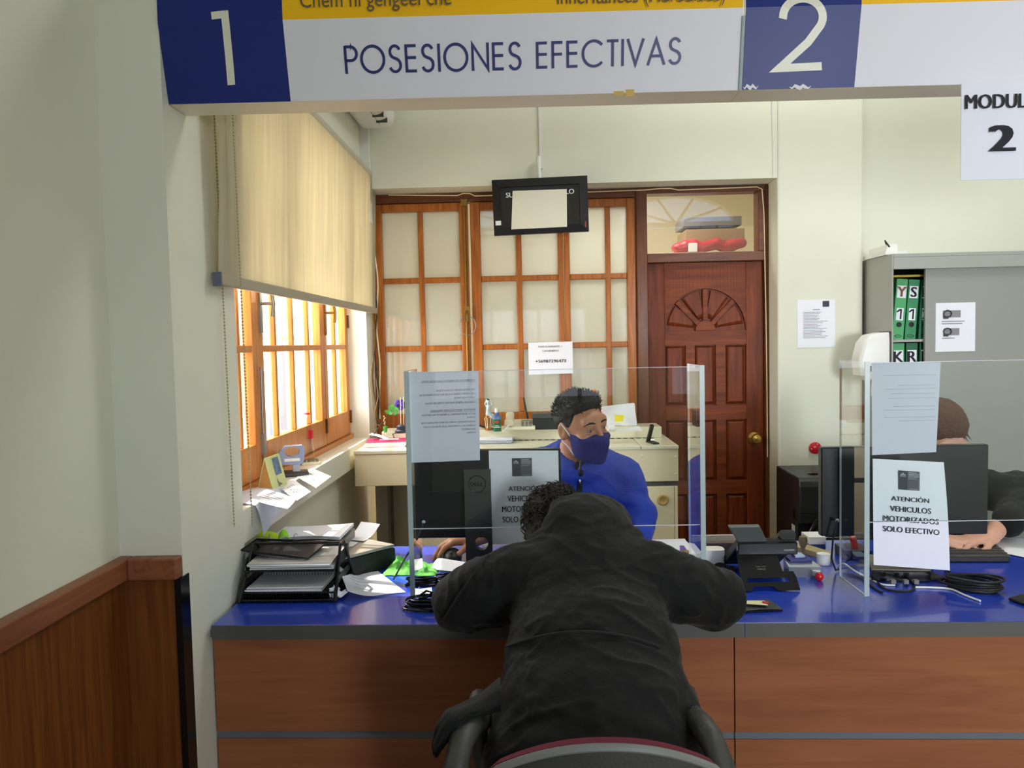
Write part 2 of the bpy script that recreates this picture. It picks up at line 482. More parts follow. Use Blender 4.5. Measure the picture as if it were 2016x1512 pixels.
# ------------------------------------------------------------------ implicit surfaces for bodies and cloth
class SDF:
    def __init__(s, lo, hi, h):
        s.lo = np.array(lo, float); s.h = h
        s.n = np.ceil((np.array(hi) - s.lo) / h).astype(int) + 1
        s.F = np.full(tuple(s.n), 0.2, np.float32)
        s.ax = [s.lo[i] + h * np.arange(s.n[i]) for i in range(3)]
    def _blk(s, bmin, bmax, pad):
        i0 = np.clip(np.floor((np.array(bmin) - pad - s.lo) / s.h).astype(int), 0, s.n)
        i1 = np.clip(np.ceil((np.array(bmax) + pad - s.lo) / s.h).astype(int) + 1, 0, s.n)
        sl = tuple(slice(a, b) for a, b in zip(i0, i1))
        X = s.ax[0][sl[0]][:, None, None]; Y = s.ax[1][sl[1]][None, :, None]; Z = s.ax[2][sl[2]][None, None, :]
        return sl, X, Y, Z
    def _mix(s, sl, d, k, op):
        a = s.F[sl]
        if a.size == 0: return
        d = d.astype(np.float32)
        if op == 'sub':
            a2 = -a; h = np.clip(0.5 + 0.5 * (d - a2) / k, 0, 1)
            s.F[sl] = -((d * (1 - h) + a2 * h) - k * h * (1 - h))
        else:
            h = np.clip(0.5 + 0.5 * (d - a) / k, 0, 1)
            s.F[sl] = (d * (1 - h) + a * h) - k * h * (1 - h)
    def cap(s, a, b, ra, rb=None, k=0.02, sc=(1, 1, 1), op='add'):
        rb = ra if rb is None else rb
        a = np.array(a, float); b = np.array(b, float); sc = np.array(sc, float)
        r = max(ra, rb); pad = k + 3 * s.h
        sl, X, Y, Z = s._blk(np.minimum(a, b) - r * sc, np.maximum(a, b) + r * sc, pad)
        A = a / sc; B = b / sc; ba = B - A; L = max(float(ba @ ba), 1e-9)
        px, py, pz = X / sc[0] - A[0], Y / sc[1] - A[1], Z / sc[2] - A[2]
        t = np.clip((px * ba[0] + py * ba[1] + pz * ba[2]) / L, 0, 1)
        d = np.sqrt((px - ba[0] * t) ** 2 + (py - ba[1] * t) ** 2 + (pz - ba[2] * t) ** 2) - (ra + (rb - ra) * t)
        s._mix(sl, d * float(sc.min()), k, op)
    def chain(s, pts, rs, k=0.02, sc=(1, 1, 1), op='add'):
        for i in range(len(pts) - 1): s.cap(pts[i], pts[i + 1], rs[i], rs[i + 1], k, sc, op)
    def ell(s, c, r, R=None, k=0.02, op='add'):
        c = np.array(c, float); r = np.array(r, float); m = float(r.max())
        sl, X, Y, Z = s._blk(c - m, c + m, k + 3 * s.h)
        px, py, pz = X - c[0], Y - c[1], Z - c[2]
        if R is not None:
            R = np.array(R)
            px, py, pz = (R[0][0] * px + R[1][0] * py + R[2][0] * pz, R[0][1] * px + R[1][1] * py + R[2][1] * pz, R[0][2] * px + R[1][2] * py + R[2][2] * pz)
        k0 = np.sqrt((px / r[0]) ** 2 + (py / r[1]) ** 2 + (pz / r[2]) ** 2)
        k1 = np.sqrt((px / r[0] ** 2) ** 2 + (py / r[1] ** 2) ** 2 + (pz / r[2] ** 2) ** 2) + 1e-9
        s._mix(sl, k0 * (k0 - 1) / k1, k, op)
    def cut(s, n, d, k=0.004):
        """Keep only where n.p <= d."""
        n = np.array(n, float)
        X = s.ax[0][:, None, None]; Y = s.ax[1][None, :, None]; Z = s.ax[2][None, None, :]
        g = (X * n[0] + Y * n[1] + Z * n[2] - d).astype(np.float32)
        s._mix((slice(None),) * 3, -g, k, 'sub')
    def minus(s, other, k=0.004):
        s._mix((slice(None),) * 3, other.F, k, 'sub')
    def mesh(s):
        F = s.F
        F[0] = F[-1] = 0.1; F[:, 0] = F[:, -1] = 0.1; F[:, :, 0] = F[:, :, -1] = 0.1
        I = F < 0
        c = np.zeros(tuple(s.n - 1), np.int8)
        for dx in (0, 1):
            for dy in (0, 1):
                for dz in (0, 1):
                    c += I[dx:I.shape[0] - 1 + dx, dy:I.shape[1] - 1 + dy, dz:I.shape[2] - 1 + dz]
        act = (c > 0) & (c < 8)
        ci, cj, ck = np.nonzero(act)
        idx = np.full(act.shape, -1, np.int64); idx[ci, cj, ck] = np.arange(len(ci))
        P = np.zeros((len(ci), 3)); W = np.zeros(len(ci))
        for axis in range(3):
            o = [a for a in range(3) if a != axis]
            for u in (0, 1):
                for w in (0, 1):
                    e0 = [0, 0, 0]; e0[o[0]] = u; e0[o[1]] = w; e1 = list(e0); e1[axis] = 1
                    f0 = F[ci + e0[0], cj + e0[1], ck + e0[2]]; f1 = F[ci + e1[0], cj + e1[1], ck + e1[2]]
                    m = (f0 < 0) != (f1 < 0)
                    t = np.where(m, f0 / np.where(m, f0 - f1, 1), 0)
                    q = np.tile(np.array(e0, float), (len(ci), 1)); q[:, axis] = t
                    P[m] += q[m]; W[m] += 1
        V = (P / W[:, None] + np.stack([ci, cj, ck], 1)) * s.h + s.lo
        faces = []
        for axis in range(3):
            sl0 = [slice(None)] * 3; sl1 = [slice(None)] * 3
            sl0[axis] = slice(0, -1); sl1[axis] = slice(1, None)
            A = I[tuple(sl0)]; B = I[tuple(sl1)]
            i, j, k = np.nonzero(A != B)
            flip = A[i, j, k]
            o = [(axis + 1) % 3, (axis + 2) % 3]
            g = np.stack([i, j, k], 1)
            def cell(du, dw):
                q = g.copy(); q[:, o[0]] -= du; q[:, o[1]] -= dw
                return idx[q[:, 0], q[:, 1], q[:, 2]]
            a, b, c2, d = cell(1, 1), cell(0, 1), cell(0, 0), cell(1, 0)
            quad = np.stack([a, b, c2, d], 1)
            quad[~flip] = quad[~flip][:, ::-1]
            faces.append(quad)
        return V, np.concatenate(faces)

def relax(V, Fq, it=2, lam=0.5):
    E = np.concatenate([Fq[:, [0, 1]], Fq[:, [1, 2]], Fq[:, [2, 3]], Fq[:, [3, 0]]])
    for _ in range(it):
        S = np.zeros_like(V); N = np.zeros(len(V))
        np.add.at(S, E[:, 0], V[E[:, 1]]); np.add.at(N, E[:, 0], 1)
        np.add.at(S, E[:, 1], V[E[:, 0]]); np.add.at(N, E[:, 1], 1)
        V = V * (1 - lam) + lam * S / N[:, None]
    return V

def normals(V, Fq):
    n = np.cross(V[Fq[:, 2]] - V[Fq[:, 0]], V[Fq[:, 3]] - V[Fq[:, 1]])
    N = np.zeros_like(V)
    for i in range(4): np.add.at(N, Fq[:, i], n)
    return N / (np.linalg.norm(N, axis=1)[:, None] + 1e-12)

def body_mesh(name, sdf, m, parent=None, origin=None, fold=None, it=2, M=None, mats=None, pick=None):
    V, Fq = sdf.mesh()
    V = relax(V, Fq, it)
    if fold is not None:
        N = normals(V, Fq)
        V = V + N * np.array([fold(Vector(p), Vector(q)) for p, q in zip(V, N)])[:, None]
        V = relax(V, Fq, 1, 0.3)
    loc = V
    if M is not None:
        A = np.array(M.to_3x3()); V = V @ A.T + np.array(M.translation)
    fmi = None
    if pick is not None:
        cen = loc[Fq].mean(axis=1)
        fmi = [int(pick(c)) for c in cen]
    return mk(name, V.tolist(), Fq.tolist(), m, parent, True, origin, mats, fmi)
# ================================================================== materials
m_wall = mat('cream_wall_paint', (226, 227, 210), 0.55, spec=0.35, var=0.035, vscale=1.5, bump=0.06, bscale=25)
m_wallw = mat('white_wall_paint', (232, 231, 216), 0.5, spec=0.35, var=0.03, vscale=2, bump=0.05, bscale=25)
m_backroom = mat('warm_cream_paint', (238, 230, 206), 0.6)
m_floor = mat('floor_tile', (150, 138, 120), 0.35, var=0.1, vscale=3)
m_ceil = mat('ceiling_paint', (236, 234, 220), 0.7)
m_frame = wood('honey_timber', (146, 78, 20), (190, 114, 40), 'Z', 5, 0.38, 12)
m_frameh = wood('honey_timber_rail', (146, 78, 20), (190, 114, 40), 'X', 5, 0.38, 12)
m_framey = wood('honey_timber_window', (176, 104, 40), (214, 140, 62), 'Z', 5, 0.35, 12)
m_dark = wood('brown_timber', (84, 42, 20), (120, 66, 32), 'Z', 5, 0.4, 12)
m_darkh = wood('brown_timber_rail', (84, 42, 20), (120, 66, 32), 'X', 5, 0.4, 12)
m_door = wood('mahogany', (90, 34, 10), (132, 60, 22), 'Z', 4, 0.5, 9, coat=0.0)
m_doorh = wood('mahogany_rail', (94, 38, 12), (136, 64, 24), 'X', 4, 0.5, 9, coat=0.0)
m_wains = wood('wainscot_veneer', (92, 48, 14), (128, 74, 28), 'Z', 4, 0.5, 16, coat=0.05)
m_rail = wood('wainscot_rail', (120, 68, 42), (150, 92, 60), 'Y', 4, 0.45, 12)
m_ctr = wood('counter_veneer', (134, 78, 46), (156, 96, 60), 'X', 3, 0.65, 10, coat=0.0)
m_blue = mat('blue_laminate', (34, 64, 184), 0.22, spec=0.6, coat=0.3)
m_edge = mat('grey_edge_band', (78, 78, 74), 0.5)
m_strip = mat('grey_strip', (96, 100, 106), 0.5)
m_brass = mat('brass', (196, 158, 74), 0.3, 0.9)
m_oldbrass = mat('old_brass', (150, 112, 52), 0.4, 0.7)
m_chrome = mat('chrome', (200, 205, 212), 0.14, 1.0)
m_steel = mat('grey_steel', (150, 152, 152), 0.4, 0.6)
m_clear = glass('window_glass', ior=1.66)
m_frost = glass('frosted_glass', film=0.72, film_col=(232, 235, 226), rough=0.03, gloss=0.95, ior=1.6)
m_acr = glass('acrylic', tint=(250, 253, 252), ior=1.49)
m_acre = mat('acrylic_edge', (176, 192, 192), 0.25, trans=0.3)
m_black = mat('black_plastic', (24, 24, 25), 0.5, spec=0.35)
m_blackg = mat('black_gloss', (16, 17, 19), 0.15)
m_dgrey = mat('dark_grey_plastic', (58, 58, 56), 0.5)
m_grey = mat('grey_plastic', (120, 118, 112), 0.5)
m_white = mat('white_plastic', (232, 232, 228), 0.35)
m_paper = mat('white_paper', (240, 242, 250), 0.85)
m_paper2 = cloth_sheet('thin_paper', (236, 238, 248), 0.3)
m_ink = mat('black_ink', (30, 30, 38), 0.8)
m_ink2 = mat('grey_ink', (120, 120, 128), 0.8)
m_beige = mat('beige_lacquer', (244, 231, 192), 0.4, spec=0.5)
m_beiget = mat('beige_top', (232, 226, 198), 0.25, spec=0.6)
m_metalgrey = mat('grey_cabinet_steel', (164, 166, 160), 0.42, spec=0.5)
m_signw = mat('sign_white_vinyl', (226, 226, 232), 0.45, spec=0.3, bump=0.03, bscale=40)
m_signb = mat('sign_blue_vinyl', (22, 40, 118), 0.4, spec=0.3)
m_signy = mat('sign_yellow_vinyl', (246, 190, 14), 0.4, spec=0.3)
m_signu = mat('sign_underside', (240, 232, 206), 0.4)
m_navy = mat('navy_lettering', (30, 36, 104), 0.4)
m_ivory = mat('ivory_lettering', (226, 226, 206), 0.4)

XW = -0.93            # inner face of the side wall
# ================================================================== room shell
f = struct('floor', 'beige tiled office floor under the counter', 'floor')
MB().box(-1.4, 3.6, -3.5, 4.6, -0.1, 0).build('floor_tiles', m_floor, f)
c = struct('ceiling', 'white ceiling above the counter', 'ceiling')
MB().box(-1.4, 3.6, -3.5, 4.9, 3.9, 4.0).build('ceiling_board', m_ceil, c)

for lab, x_, y_ in (('white fluorescent ceiling panel above the clerks', 1.5, 3.1), ('white fluorescent ceiling panel above the public side', 2.3, 0.2)):
    t = thing('ceiling_light', lab, 'ceiling light', (x_, y_, 3.9), group='fluorescent ceiling panels')
    MB().box(x_ - 0.64, x_ + 0.64, y_ - 0.34, y_ + 0.34, 3.83, 3.9).build('housing', m_white, t)
    dm = mat('lamp_diffuser', (240, 244, 248), 0.5)
    dm.node_tree.nodes['Principled BSDF'].inputs['Emission Color'].default_value = (0.95, 0.98, 1, 1)
    dm.node_tree.nodes['Principled BSDF'].inputs['Emission Strength'].default_value = 2.0
    MB().box(x_ - 0.6, x_ + 0.6, y_ - 0.3, y_ + 0.3, 3.82, 3.83).build('diffuser', dm, t)
w = struct('wall_left', 'cream plaster wall with a pilaster left of the counter', 'wall')
MB().box(-1.35, -1.095, -3.5, 1.965, 0, 3.9).build('plaster', m_wall, w)
MB().box(-1.35, XW, 1.965, 2.39, 0, 3.9).build('pilaster', m_wall, w)

w = struct('wall_window', 'white wall around the side window with deep sill', 'wall')
MB().box(-1.35, -1.0, 2.39, 4.6, 0, 0.9).build('parapet', m_wall, w)
MB().box(-1.2, XW, 2.39, 4.5, 0.9, 1.01).build('window_ledge', m_wallw, w, bevel=0.004)
MB().box(-1.35, XW, 2.39, 4.6, 2.45, 3.9).build('lintel', m_wallw, w)
MB().box(-1.35, XW, 4.285, 4.6, 1.01, 2.45).build('far_jamb', m_wallw, w)

w = struct('wall_back', 'cream wall and lintel around the glazed partition and the wooden door', 'wall')
MB().box(XW, 1.352, 4.3, 4.62, 2.392, 3.9).build('lintel', m_wall, w)
MB().box(1.352, 1.817, 4.3, 4.62, 0, 3.9).build('pier', m_wall, w, bevel=0.012)
MB().box(1.817, 3.6, 4.46, 4.62, 0, 3.9).build('alcove', m_wall, w)
w = struct('wall_right', 'cream wall at the right end of the office', 'wall')
MB().box(3.5, 3.6, -3.5, 4.46, 0, 3.9).build('plaster', m_wall, w)

# street wall behind the camera, with two arched fanlights above two plain windows
def arch_opening_wall():
    mb = MB(); y0, y1 = -3.5, -3.3
    wins = [(-1.05, 0.85), (1.4, 3.2)]
    xs = [-1.4, -1.05, 0.85, 1.4, 3.2, 3.6]
    for a, b in ((-1.4, -1.05), (0.85, 1.4), (3.2, 3.6)): mb.box(a, b, y0, y1, 0, 3.9)
    for a, b in wins:
        mb.box(a, b, y0, y1, 0, 0.9); mb.box(a, b, y0, y1, 2.1, 2.95)
        cx = (a + b) / 2; rx = (b - a) / 2; n = 24
        pts = [(cx + rx * math.cos(math.pi * i / n), 3.35 + 0.42 * math.sin(math.pi * i / n)) for i in range(n + 1)]
        for i in range(n):
            (xa, za), (xb, zb) = pts[i], pts[i + 1]
            mb.prism([(xa, y0, za), (xa, y0, 3.9), (xb, y0, 3.9), (xb, y0, zb)], (0, y1 - y0, 0))
    return mb
w = struct('wall_front', 'street side wall with arched windows behind the camera', 'wall')
arch_opening_wall().build('plaster', m_wall, w)
for q, (a, b) in enumerate(((-1.05, 0.85), (1.4, 3.2))):
    wo = struct('window_%d' % (3 + q), 'arched street window with radiating bars behind the camera', 'window', ((a + b) / 2, -3.4, 0))
    cx = (a + b) / 2; rx = (b - a) / 2; mb = MB()
    for k in range(1, 5):
        t = math.pi * k / 5
        mb.tube([(cx, -3.4, 3.35), (cx + rx * math.cos(t), -3.4, 3.35 + 0.42 * math.sin(t))], 0.022, 6)
    mb.box(a, b, -3.43, -3.37, 3.31, 3.38)
    for k in range(1, 7): mb.box(a + (b - a) * k / 7 - 0.015, a + (b - a) * k / 7 + 0.015, -3.42, -3.38, 2.95, 3.32)
    mb.box(a, b, -3.43, -3.37, 2.95, 3.0)
    for k in range(0, 6): mb.box(a + (b - a) * k / 5 - 0.02, a + (b - a) * k / 5 + 0.02, -3.42, -3.38, 0.9, 2.1)
    mb.box(a, b, -3.42, -3.38, 0.9, 0.96); mb.box(a, b, -3.42, -3.38, 2.04, 2.1); mb.box(a, b, -3.42, -3.38, 1.5, 1.53)
    mb.build('window_frame', m_white, wo)
    MB().box(a, b, -3.402, -3.398, 0.9, 2.1).build('glazing', m_clear, wo)

# room behind the glazed partition
for nm, q in (('wall_beyond', (-1.5, 2.05, 6.3, 6.4, 0, 3.0)), ('wall_beyond_left', (-1.5, -1.4, 4.63, 6.3, 0, 3.0)), ('wall_beyond_right', (1.95, 2.05, 4.63, 6.3, 0, 3.0)), ('ceiling_beyond', (-1.5, 2.05, 4.63, 6.4, 3.0, 3.1)), ('floor_beyond', (-1.5, 2.05, 4.63, 6.4, -0.1, 0))):
    w = struct(nm, 'warm cream %s of the room behind the partition' % nm.split('_')[0], nm.split('_')[0])
    MB().box(*q).build('plaster', m_backroom, w)
p = struct('ground', 'pale paved yard outside the side window', 'ground')
MB().box(-12, -1.36, -9, 12, -0.3, -0.2).build('paving', mat('pale_concrete', (190, 184, 170), 0.8), p)

# wainscot on the front wall and pilaster
t = struct('trim_1', 'varnished wood wainscot with moulded rail and black end strip', 'wainscot')
a0, a1 = 1.0, 0.985
MB().box(-1.095, -1.075, -3.3, 1.965, 0, 0.93).box(-1.075, XW - 0.013, 1.943, 1.965, 0, 0.93).build('veneer_panel', m_wains, t)
MB().box(-1.095, -1.058, -3.3, 1.965, 0.93, 0.985).box(-1.058, XW, 1.925, 1.965, 0.93, 0.985).build('rail', m_rail, t, bevel=0.004)
MB().box(XW - 0.013, XW + 0.004, 1.94, 1.99, 0, 0.93).build('end_strip', m_blackg, t)

# ------------------------------------------------------------------ side window (window_1)
def casement(parent, y0, y1, z0, z1, muntins, rails, xa=-1.075, xb=-1.035, st=0.055, br=0.13):
    mb = MB()
    mb.box(xa, xb, y0, y0 + st, z0, z1); mb.box(xa, xb, y1 - st, y1, z0, z1)
    mb.box(xa, xb, y0 + st, y1 - st, z0, z0 + br); mb.box(xa, xb, y0 + st, y1 - st, z1 - st, z1)
    for y in muntins: mb.box(xa + 0.012, xb - 0.006, y - 0.011, y + 0.011, z0 + br, z1 - st)
    for z in rails: mb.box(xa + 0.002, xb - 0.002, y0 + st, y1 - st, z - 0.013, z + 0.013)
    o = mb.build('casement', m_framey, parent, bevel=0.004)
    MB().box(-1.057, -1.053, y0 + st, y1 - st, z0 + br, z1 - st).build('pane', m_clear, o)
    return o
w1 = struct('window_1', 'honey timber casement window above the deep sill, partly behind the blind', 'window', (-1.05, 3.3, 1.01))
c1 = casement(w1, 2.41, 2.87, 1.035, 2.42, [2.56, 2.70], [1.52, 1.98])
c2 = casement(w1, 2.875, 3.78, 1.035, 2.42, [3.09, 3.32, 3.55], [1.52, 1.98])
c3 = casement(w1, 3.785, 4.28, 1.035, 2.42, [4.03], [1.52, 1.98])
MB().box(-1.12, -1.02, 2.39, 4.29, 1.01, 1.034).box(-1.12, -1.02, 2.39, 4.29, 2.421, 2.45).build('window_frame', m_framey, w1)
for c_, y, nm in ((c2, 2.9, 'a'), (c3, 3.81, 'b')):
    z = 1.67
    mb = MB().box(-1.035, -1.027, y - 0.012, y + 0.012, z - 0.09, z + 0.09).cyl((-1.027, y, z + 0.02), (-0.985, y, z + 0.02), 0.006)
    mb.tube([(-0.985, y, z + 0.055), (-0.98, y, z + 0.02), (-0.985, y, z - 0.03)], 0.007, 8)
    mb.build('handle', m_oldbrass if nm == 'b' else m_steel, c_, smooth=True)
for y, z in ((4.275, 1.66), (4.275, 1.13), (3.775, 1.13)):
    MB().box(-1.036, -1.026, y - 0.012, y + 0.008, z - 0.035, z + 0.035).build('hinge', m_dark, w1)
mb = MB().box(-1.035, -1.022, 2.86, 2.885, 1.12, 1.2).cyl((-1.028, 2.872, 1.04), (-1.028, 2.872, 1.45), 0.005)
mb.build('bolt', m_steel, w1)
gr = thing('window_grille', 'white burglar bars outside the side window', 'grille', (-1.25, 3.3, 1.01))
for k in range(12):
    y = 2.47 + k * 0.155
    MB().cyl((-1.25, y, 1.01), (-1.25, y, 2.45), 0.008, 8).build('bar', m_white, gr)
MB().box(-1.255, -1.245, 2.39, 4.285, 1.56, 1.575).build('cross_bar', m_white, gr)

# ------------------------------------------------------------------ glazed partition (window_2)
YP = 4.5
def X(px, py=600): return at(px, py, y=YP).x
def Z(py, px=1000): return at(px, py, y=YP).z
zt = Z(390); zb = 0.98
w2 = struct('window_2', 'honey timber glazed partition with frosted panes left of the door', 'window', (0, YP, 0))
rows = [(Z(413), Z(543)), (Z(554), Z(677)), (Z(688), Z(811)), (Z(822), zb + 0.01)]
def sash(x0, x1, cols):
    mb = MB(); yf, yb = 4.48, 4.53
    top = rows[0][0]
    mb.box(x0, cols[0][0], yf, yb, zb, zt - 0.02); mb.box(cols[-1][1], x1, yf, yb, zb, zt - 0.02)
    mb.box(cols[0][0], cols[-1][1], yf, yb, top, zt - 0.02)
    mb.box(cols[0][0], cols[-1][1], yf, yb, zb, rows[2][1])
    for a, b in zip(cols[:-1], cols[1:]): mb.box(a[1], b[0], yf + 0.006, yb, rows[2][1], top)
    for r, q in zip(rows[:2], rows[1:3]): mb.box(cols[0][0], cols[-1][1], yf + 0.008, yb, q[0], r[1])
    o = mb.build('sash', m_frame, w2, bevel=0.005)
    MB().box(cols[0][0], cols[-1][1], 4.508, 4.512, rows[2][1], top).build('pane', m_frost, o)
    return o
def cols(*px): return [(X(a), X(b)) for a, b in px]
s1 = sash(XW + 0.003, X(925), cols((757, 827), (837, 908)))
s2 = sash(X(930), X(1111), cols((949, 1018), (1029, 1100)))
s3 = sash(X(1112), X(1252), cols((1123, 1193), (1203, 1235)))
MB().box(XW + 0.003, X(1252), 4.47, 4.55, zt - 0.018, 2.39).build('head_rail', m_darkh, w2)
MB().box(XW + 0.003, X(1252), 4.49, 4.53, 0, zb - 0.001).build('lower_panel', m_frameh, w2)
MB().cyl((X(919), 4.468, zb + 0.12), (X(919), 4.468, zt - 0.05), 0.008).build('cremone_rod', m_oldbrass, w2)
b = MB().box(X(914), X(926), 4.45, 4.479, Z(632), Z(602)).tube([(X(920), 4.45, Z(612)), (X(921), 4.43, Z(618)), (X(922), 4.435, Z(632))], 0.008)
b.box(X(913), X(925), 4.462, 4.479, Z(405), Z(392)).build('cremone_handle', m_oldbrass, w2, smooth=True)
mb = MB().tube([(X(921) + 0.048 * math.cos(t), 4.445, Z(640) + 0.055 * math.sin(t)) for t in [i * math.pi / 12 for i in range(24)]], 0.0022, 6, closed=True)
tag(mb.build('wire_loop', m_steel, None, origin=(X(921), 4.445, Z(640))), 'thin wire ring hanging on the brass bolt of the glazed partition', 'wire')

# ------------------------------------------------------------------ wooden door with transom (door_1)
d1 = struct('door_1', 'reddish panelled wooden door with fan carving, brass knob and glass transom', 'door', (1.0, YP, 0))
MB().box(X(1253), X(1274), 4.46, 4.56, 0, 2.39).build('door_post', m_dark, d1, bevel=0.004)
MB().box(X(1503), 1.352, 4.46, 4.56, 0, 2.39).build('door_post', m_dark, d1, bevel=0.004)
MB().box(X(1274), X(1503), 4.46, 4.56, Z(381, 1390), 2.39).box(X(1274), X(1503), 4.46, 4.56, Z(516, 1390), Z(498, 1390)).box(X(1490), X(1503), 4.46, 4.56, Z(498, 1390), Z(381, 1390)).build('door_head', m_darkh, d1, bevel=0.003)
MB().box(X(1274), X(1491), 4.505, 4.509, Z(499, 1390), Z(380, 1390)).build('transom_pane', m_clear, d1)
xl, xr = X(1275), X(1502); zd = Z(517, 1390)
lf = MB().box(xl, xr, 4.512, 4.54, 0.01, zd).build('leaf', m_door, d1)
# stiles, rails, fan
yr = 4.494
cs = [(X(1308), X(1349)), (X(1366), X(1408)), (X(1427), X(1468))]
prow = [(Z(679, 1390), Z(798, 1390)), (Z(826, 1390), Z(946, 1390)), (Z(972, 1390), Z(1075, 1390)), (0.25, 0.10)]
za = Z(651, 1390); ztop = Z(568, 1390); ra = (cs[2][1] - cs[0][0]) / 2; xc = (cs[0][0] + cs[2][1]) / 2; rz = ztop - za
mb = MB()
mb.box(xl, cs[0][0], yr, 4.512, 0.01, zd); mb.box(cs[2][1], xr, yr, 4.512, 0.01, zd)
st = mb.build('stile', m_door, lf, bevel=0.003)
mb = MB()
mb.box(cs[0][0], cs[2][1], yr, 4.512, prow[0][0], za)
for a, b in zip(prow[:-1], prow[1:]): mb.box(cs[0][0], cs[2][1], yr, 4.512, b[0], a[1])
mb.box(cs[0][0], cs[2][1], yr, 4.512, 0.01, prow[-1][1])
for a, b in zip(cs[:-1], cs[1:]):
    for p_ in prow: mb.box(a[1], b[0], yr, 4.512, p_[1], p_[0])
n = 32
ap = [(xc + ra * math.cos(math.pi * i / n), za + rz * math.sin(math.pi * i / n)) for i in range(n + 1)]
for i in range(n):
    (xa, z_a), (xb, z_b) = ap[i], ap[i + 1]
    mb.prism([(xa, yr, z_a), (xa, yr, zd), (xb, yr, zd), (xb, yr, z_b)], (0, 0.018, 0))
mb.build('rail', m_doorh, lf, bevel=0.0025)
mb = MB()
for (a, b) in cs:
    for (t_, b_) in prow:
        i = 0.022
        mb.loft([[(a + e, y, b_ + e), (b - e, y, b_ + e), (b - e, y, t_ - e), (a + e, y, t_ - e)] for e, y in ((0.006, 4.512), (0.012, 4.506), (i, 4.499), (i + 0.004, 4.499))])
mb.build('raised_panel', m_door, lf)
mb = MB()
for k in range(4):                                   # four raised wedges of the fan
    t0 = math.pi * k / 4 + 0.13; t1 = math.pi * (k + 1) / 4 - 0.13
    rings = []
    for e, y in ((0.0, 4.512), (0.006, 4.505), (0.013, 4.5)):
        pts = []
        for i in range(9):
            t = t0 + e * 3 + (t1 - t0 - e * 6) * i / 8
            pts.append((xc + (ra - 0.012 - e) * math.cos(t), y, za + 0.008 + e + (rz - 0.02 - e) * math.sin(t)))
        for i in range(5):
            t = t1 - (t1 - t0) * i / 4
            pts.append((xc + (0.062 + e) * math.cos(t), y, za + 0.008 + e + (0.066 + e) * math.sin(t)))
        rings.append(pts)
    mb.loft(rings)
mb.build('fan_panel', m_door, lf)
mb = MB()
for t in (45, 90, 135):
    t = math.radians(t); dv = Vector((math.cos(t), 0, math.sin(t) * rz / ra)); pv = Vector((-dv.z, 0, dv.x)).normalized() * 0.0145
    a = Vector((xc, yr - 0.004, za)) + dv * 0.055; b = Vector((xc, yr - 0.004, za)) + dv * (ra - 0.004)
    mb.prism([a - pv, b - pv, b + pv, a + pv], (0, 0.02, 0))
mb.prism([(xc + 0.058 * math.cos(math.pi * i / 16), yr - 0.003, za + 0.062 * math.sin(math.pi * i / 16)) for i in range(17)], (0, 0.02, 0))
mb.build('fan_rib', m_doorh, lf, bevel=0.003)
kp = at(1487, 863, y=yr - 0.03)
mb = MB().lathe((kp.x, yr, kp.z), [(0.033, 0), (0.033, 0.006), (0.014, 0.012), (0.012, 0.03), (0.026, 0.042), (0.03, 0.055), (0.024, 0.068), (0.008, 0.071)], 20, rotmat('X', 90))
mb.build('door_knob', m_brass, d1, smooth=True)
MB().cyl((xl - 0.004, yr - 0.004, Z(612, 1275)), (xl - 0.004, yr - 0.004, Z(590, 1275)), 0.006).build('hinge', m_brass, d1)
UX, UY, UZ = Vector((1, 0, 0)), Vector((0, 1, 0)), Vector((0, 0, 1))
# ================================================================== overhead module signs
SL = -0.0168                                  # the sign and the counter run slightly askew to the room
SLS = 0.017
def sy(x): return SLS * (x - XW)
ZB, ZF, ZT = 2.155, 2.343, 2.50
def S(x, t):
    """Point on the sign face: t 0 bottom edge, 1 fold, above 1 the upright upper face."""
    if t <= 1: return Vector((x, 2.0 - 0.043 * t + sy(x), ZB + (ZF - ZB) * t))
    return Vector((x, 1.957 + sy(x), ZF + (ZT - ZF) * (t - 1)))
def sign_box(parent, x0, x1):
    P = [S(x0, 0), S(x0, 1), S(x0, 2), Vector((x0, 2.10 + sy(x0), ZT)), Vector((x0, 2.10 + sy(x0), ZB))]
    mb = MB(); mb.prism(P, (x1 - x0, sy(x1) - sy(x0), 0)); return mb.build('sign_box', m_signu, parent)
def sign_panel(parent, name, x0, x1, t0, t1, m):
    lf = Vector((0, -0.0016, 0.0))
    ts = [t0] + ([1.0] if t0 < 1 < t1 else []) + [t1]
    mb = MB(); pts = [(S(x0, t) + lf, S(x1, t) + lf) for t in ts]
    vs = [p for q in pts for p in q]
    for i in range(len(ts) - 1): mb.add(vs[2 * i:2 * i + 4], [(0, 1, 3, 2)])
    return mb.build(name, m, parent)
nl = Vector((0, -(ZF - ZB), -0.043)).normalized()
p0 = S(0, 0)
u_s = Vector((1, SLS, 0)).normalized()
v_s = (S(0, 1) - S(0, 0)).normalized()
def onface(px, py): return hit(px, py, p0, u_s.cross(v_s))
x1 = at(562, 100, y=1.975).x; x2 = at(1461, 100, y=2.005).x; x3 = at(1688, 100, y=2.01).x
sg = thing('overhead_sign', 'overhead box sign with blue 1 panel reading POSESIONES EFECTIVAS', 'sign', (XW, 2.0, ZB), group='service signs over the counter')
sign_box(sg, XW + 0.002, x2)
sign_panel(sg, 'blue_panel', XW + 0.002, x1, 0, 2, m_signb)
sign_panel(sg, 'white_panel', x1, x2 - 0.004, 0, 1, m_signw)
sign_panel(sg, 'yellow_panel', x1, x2 - 0.004, 1, 2, m_signy)
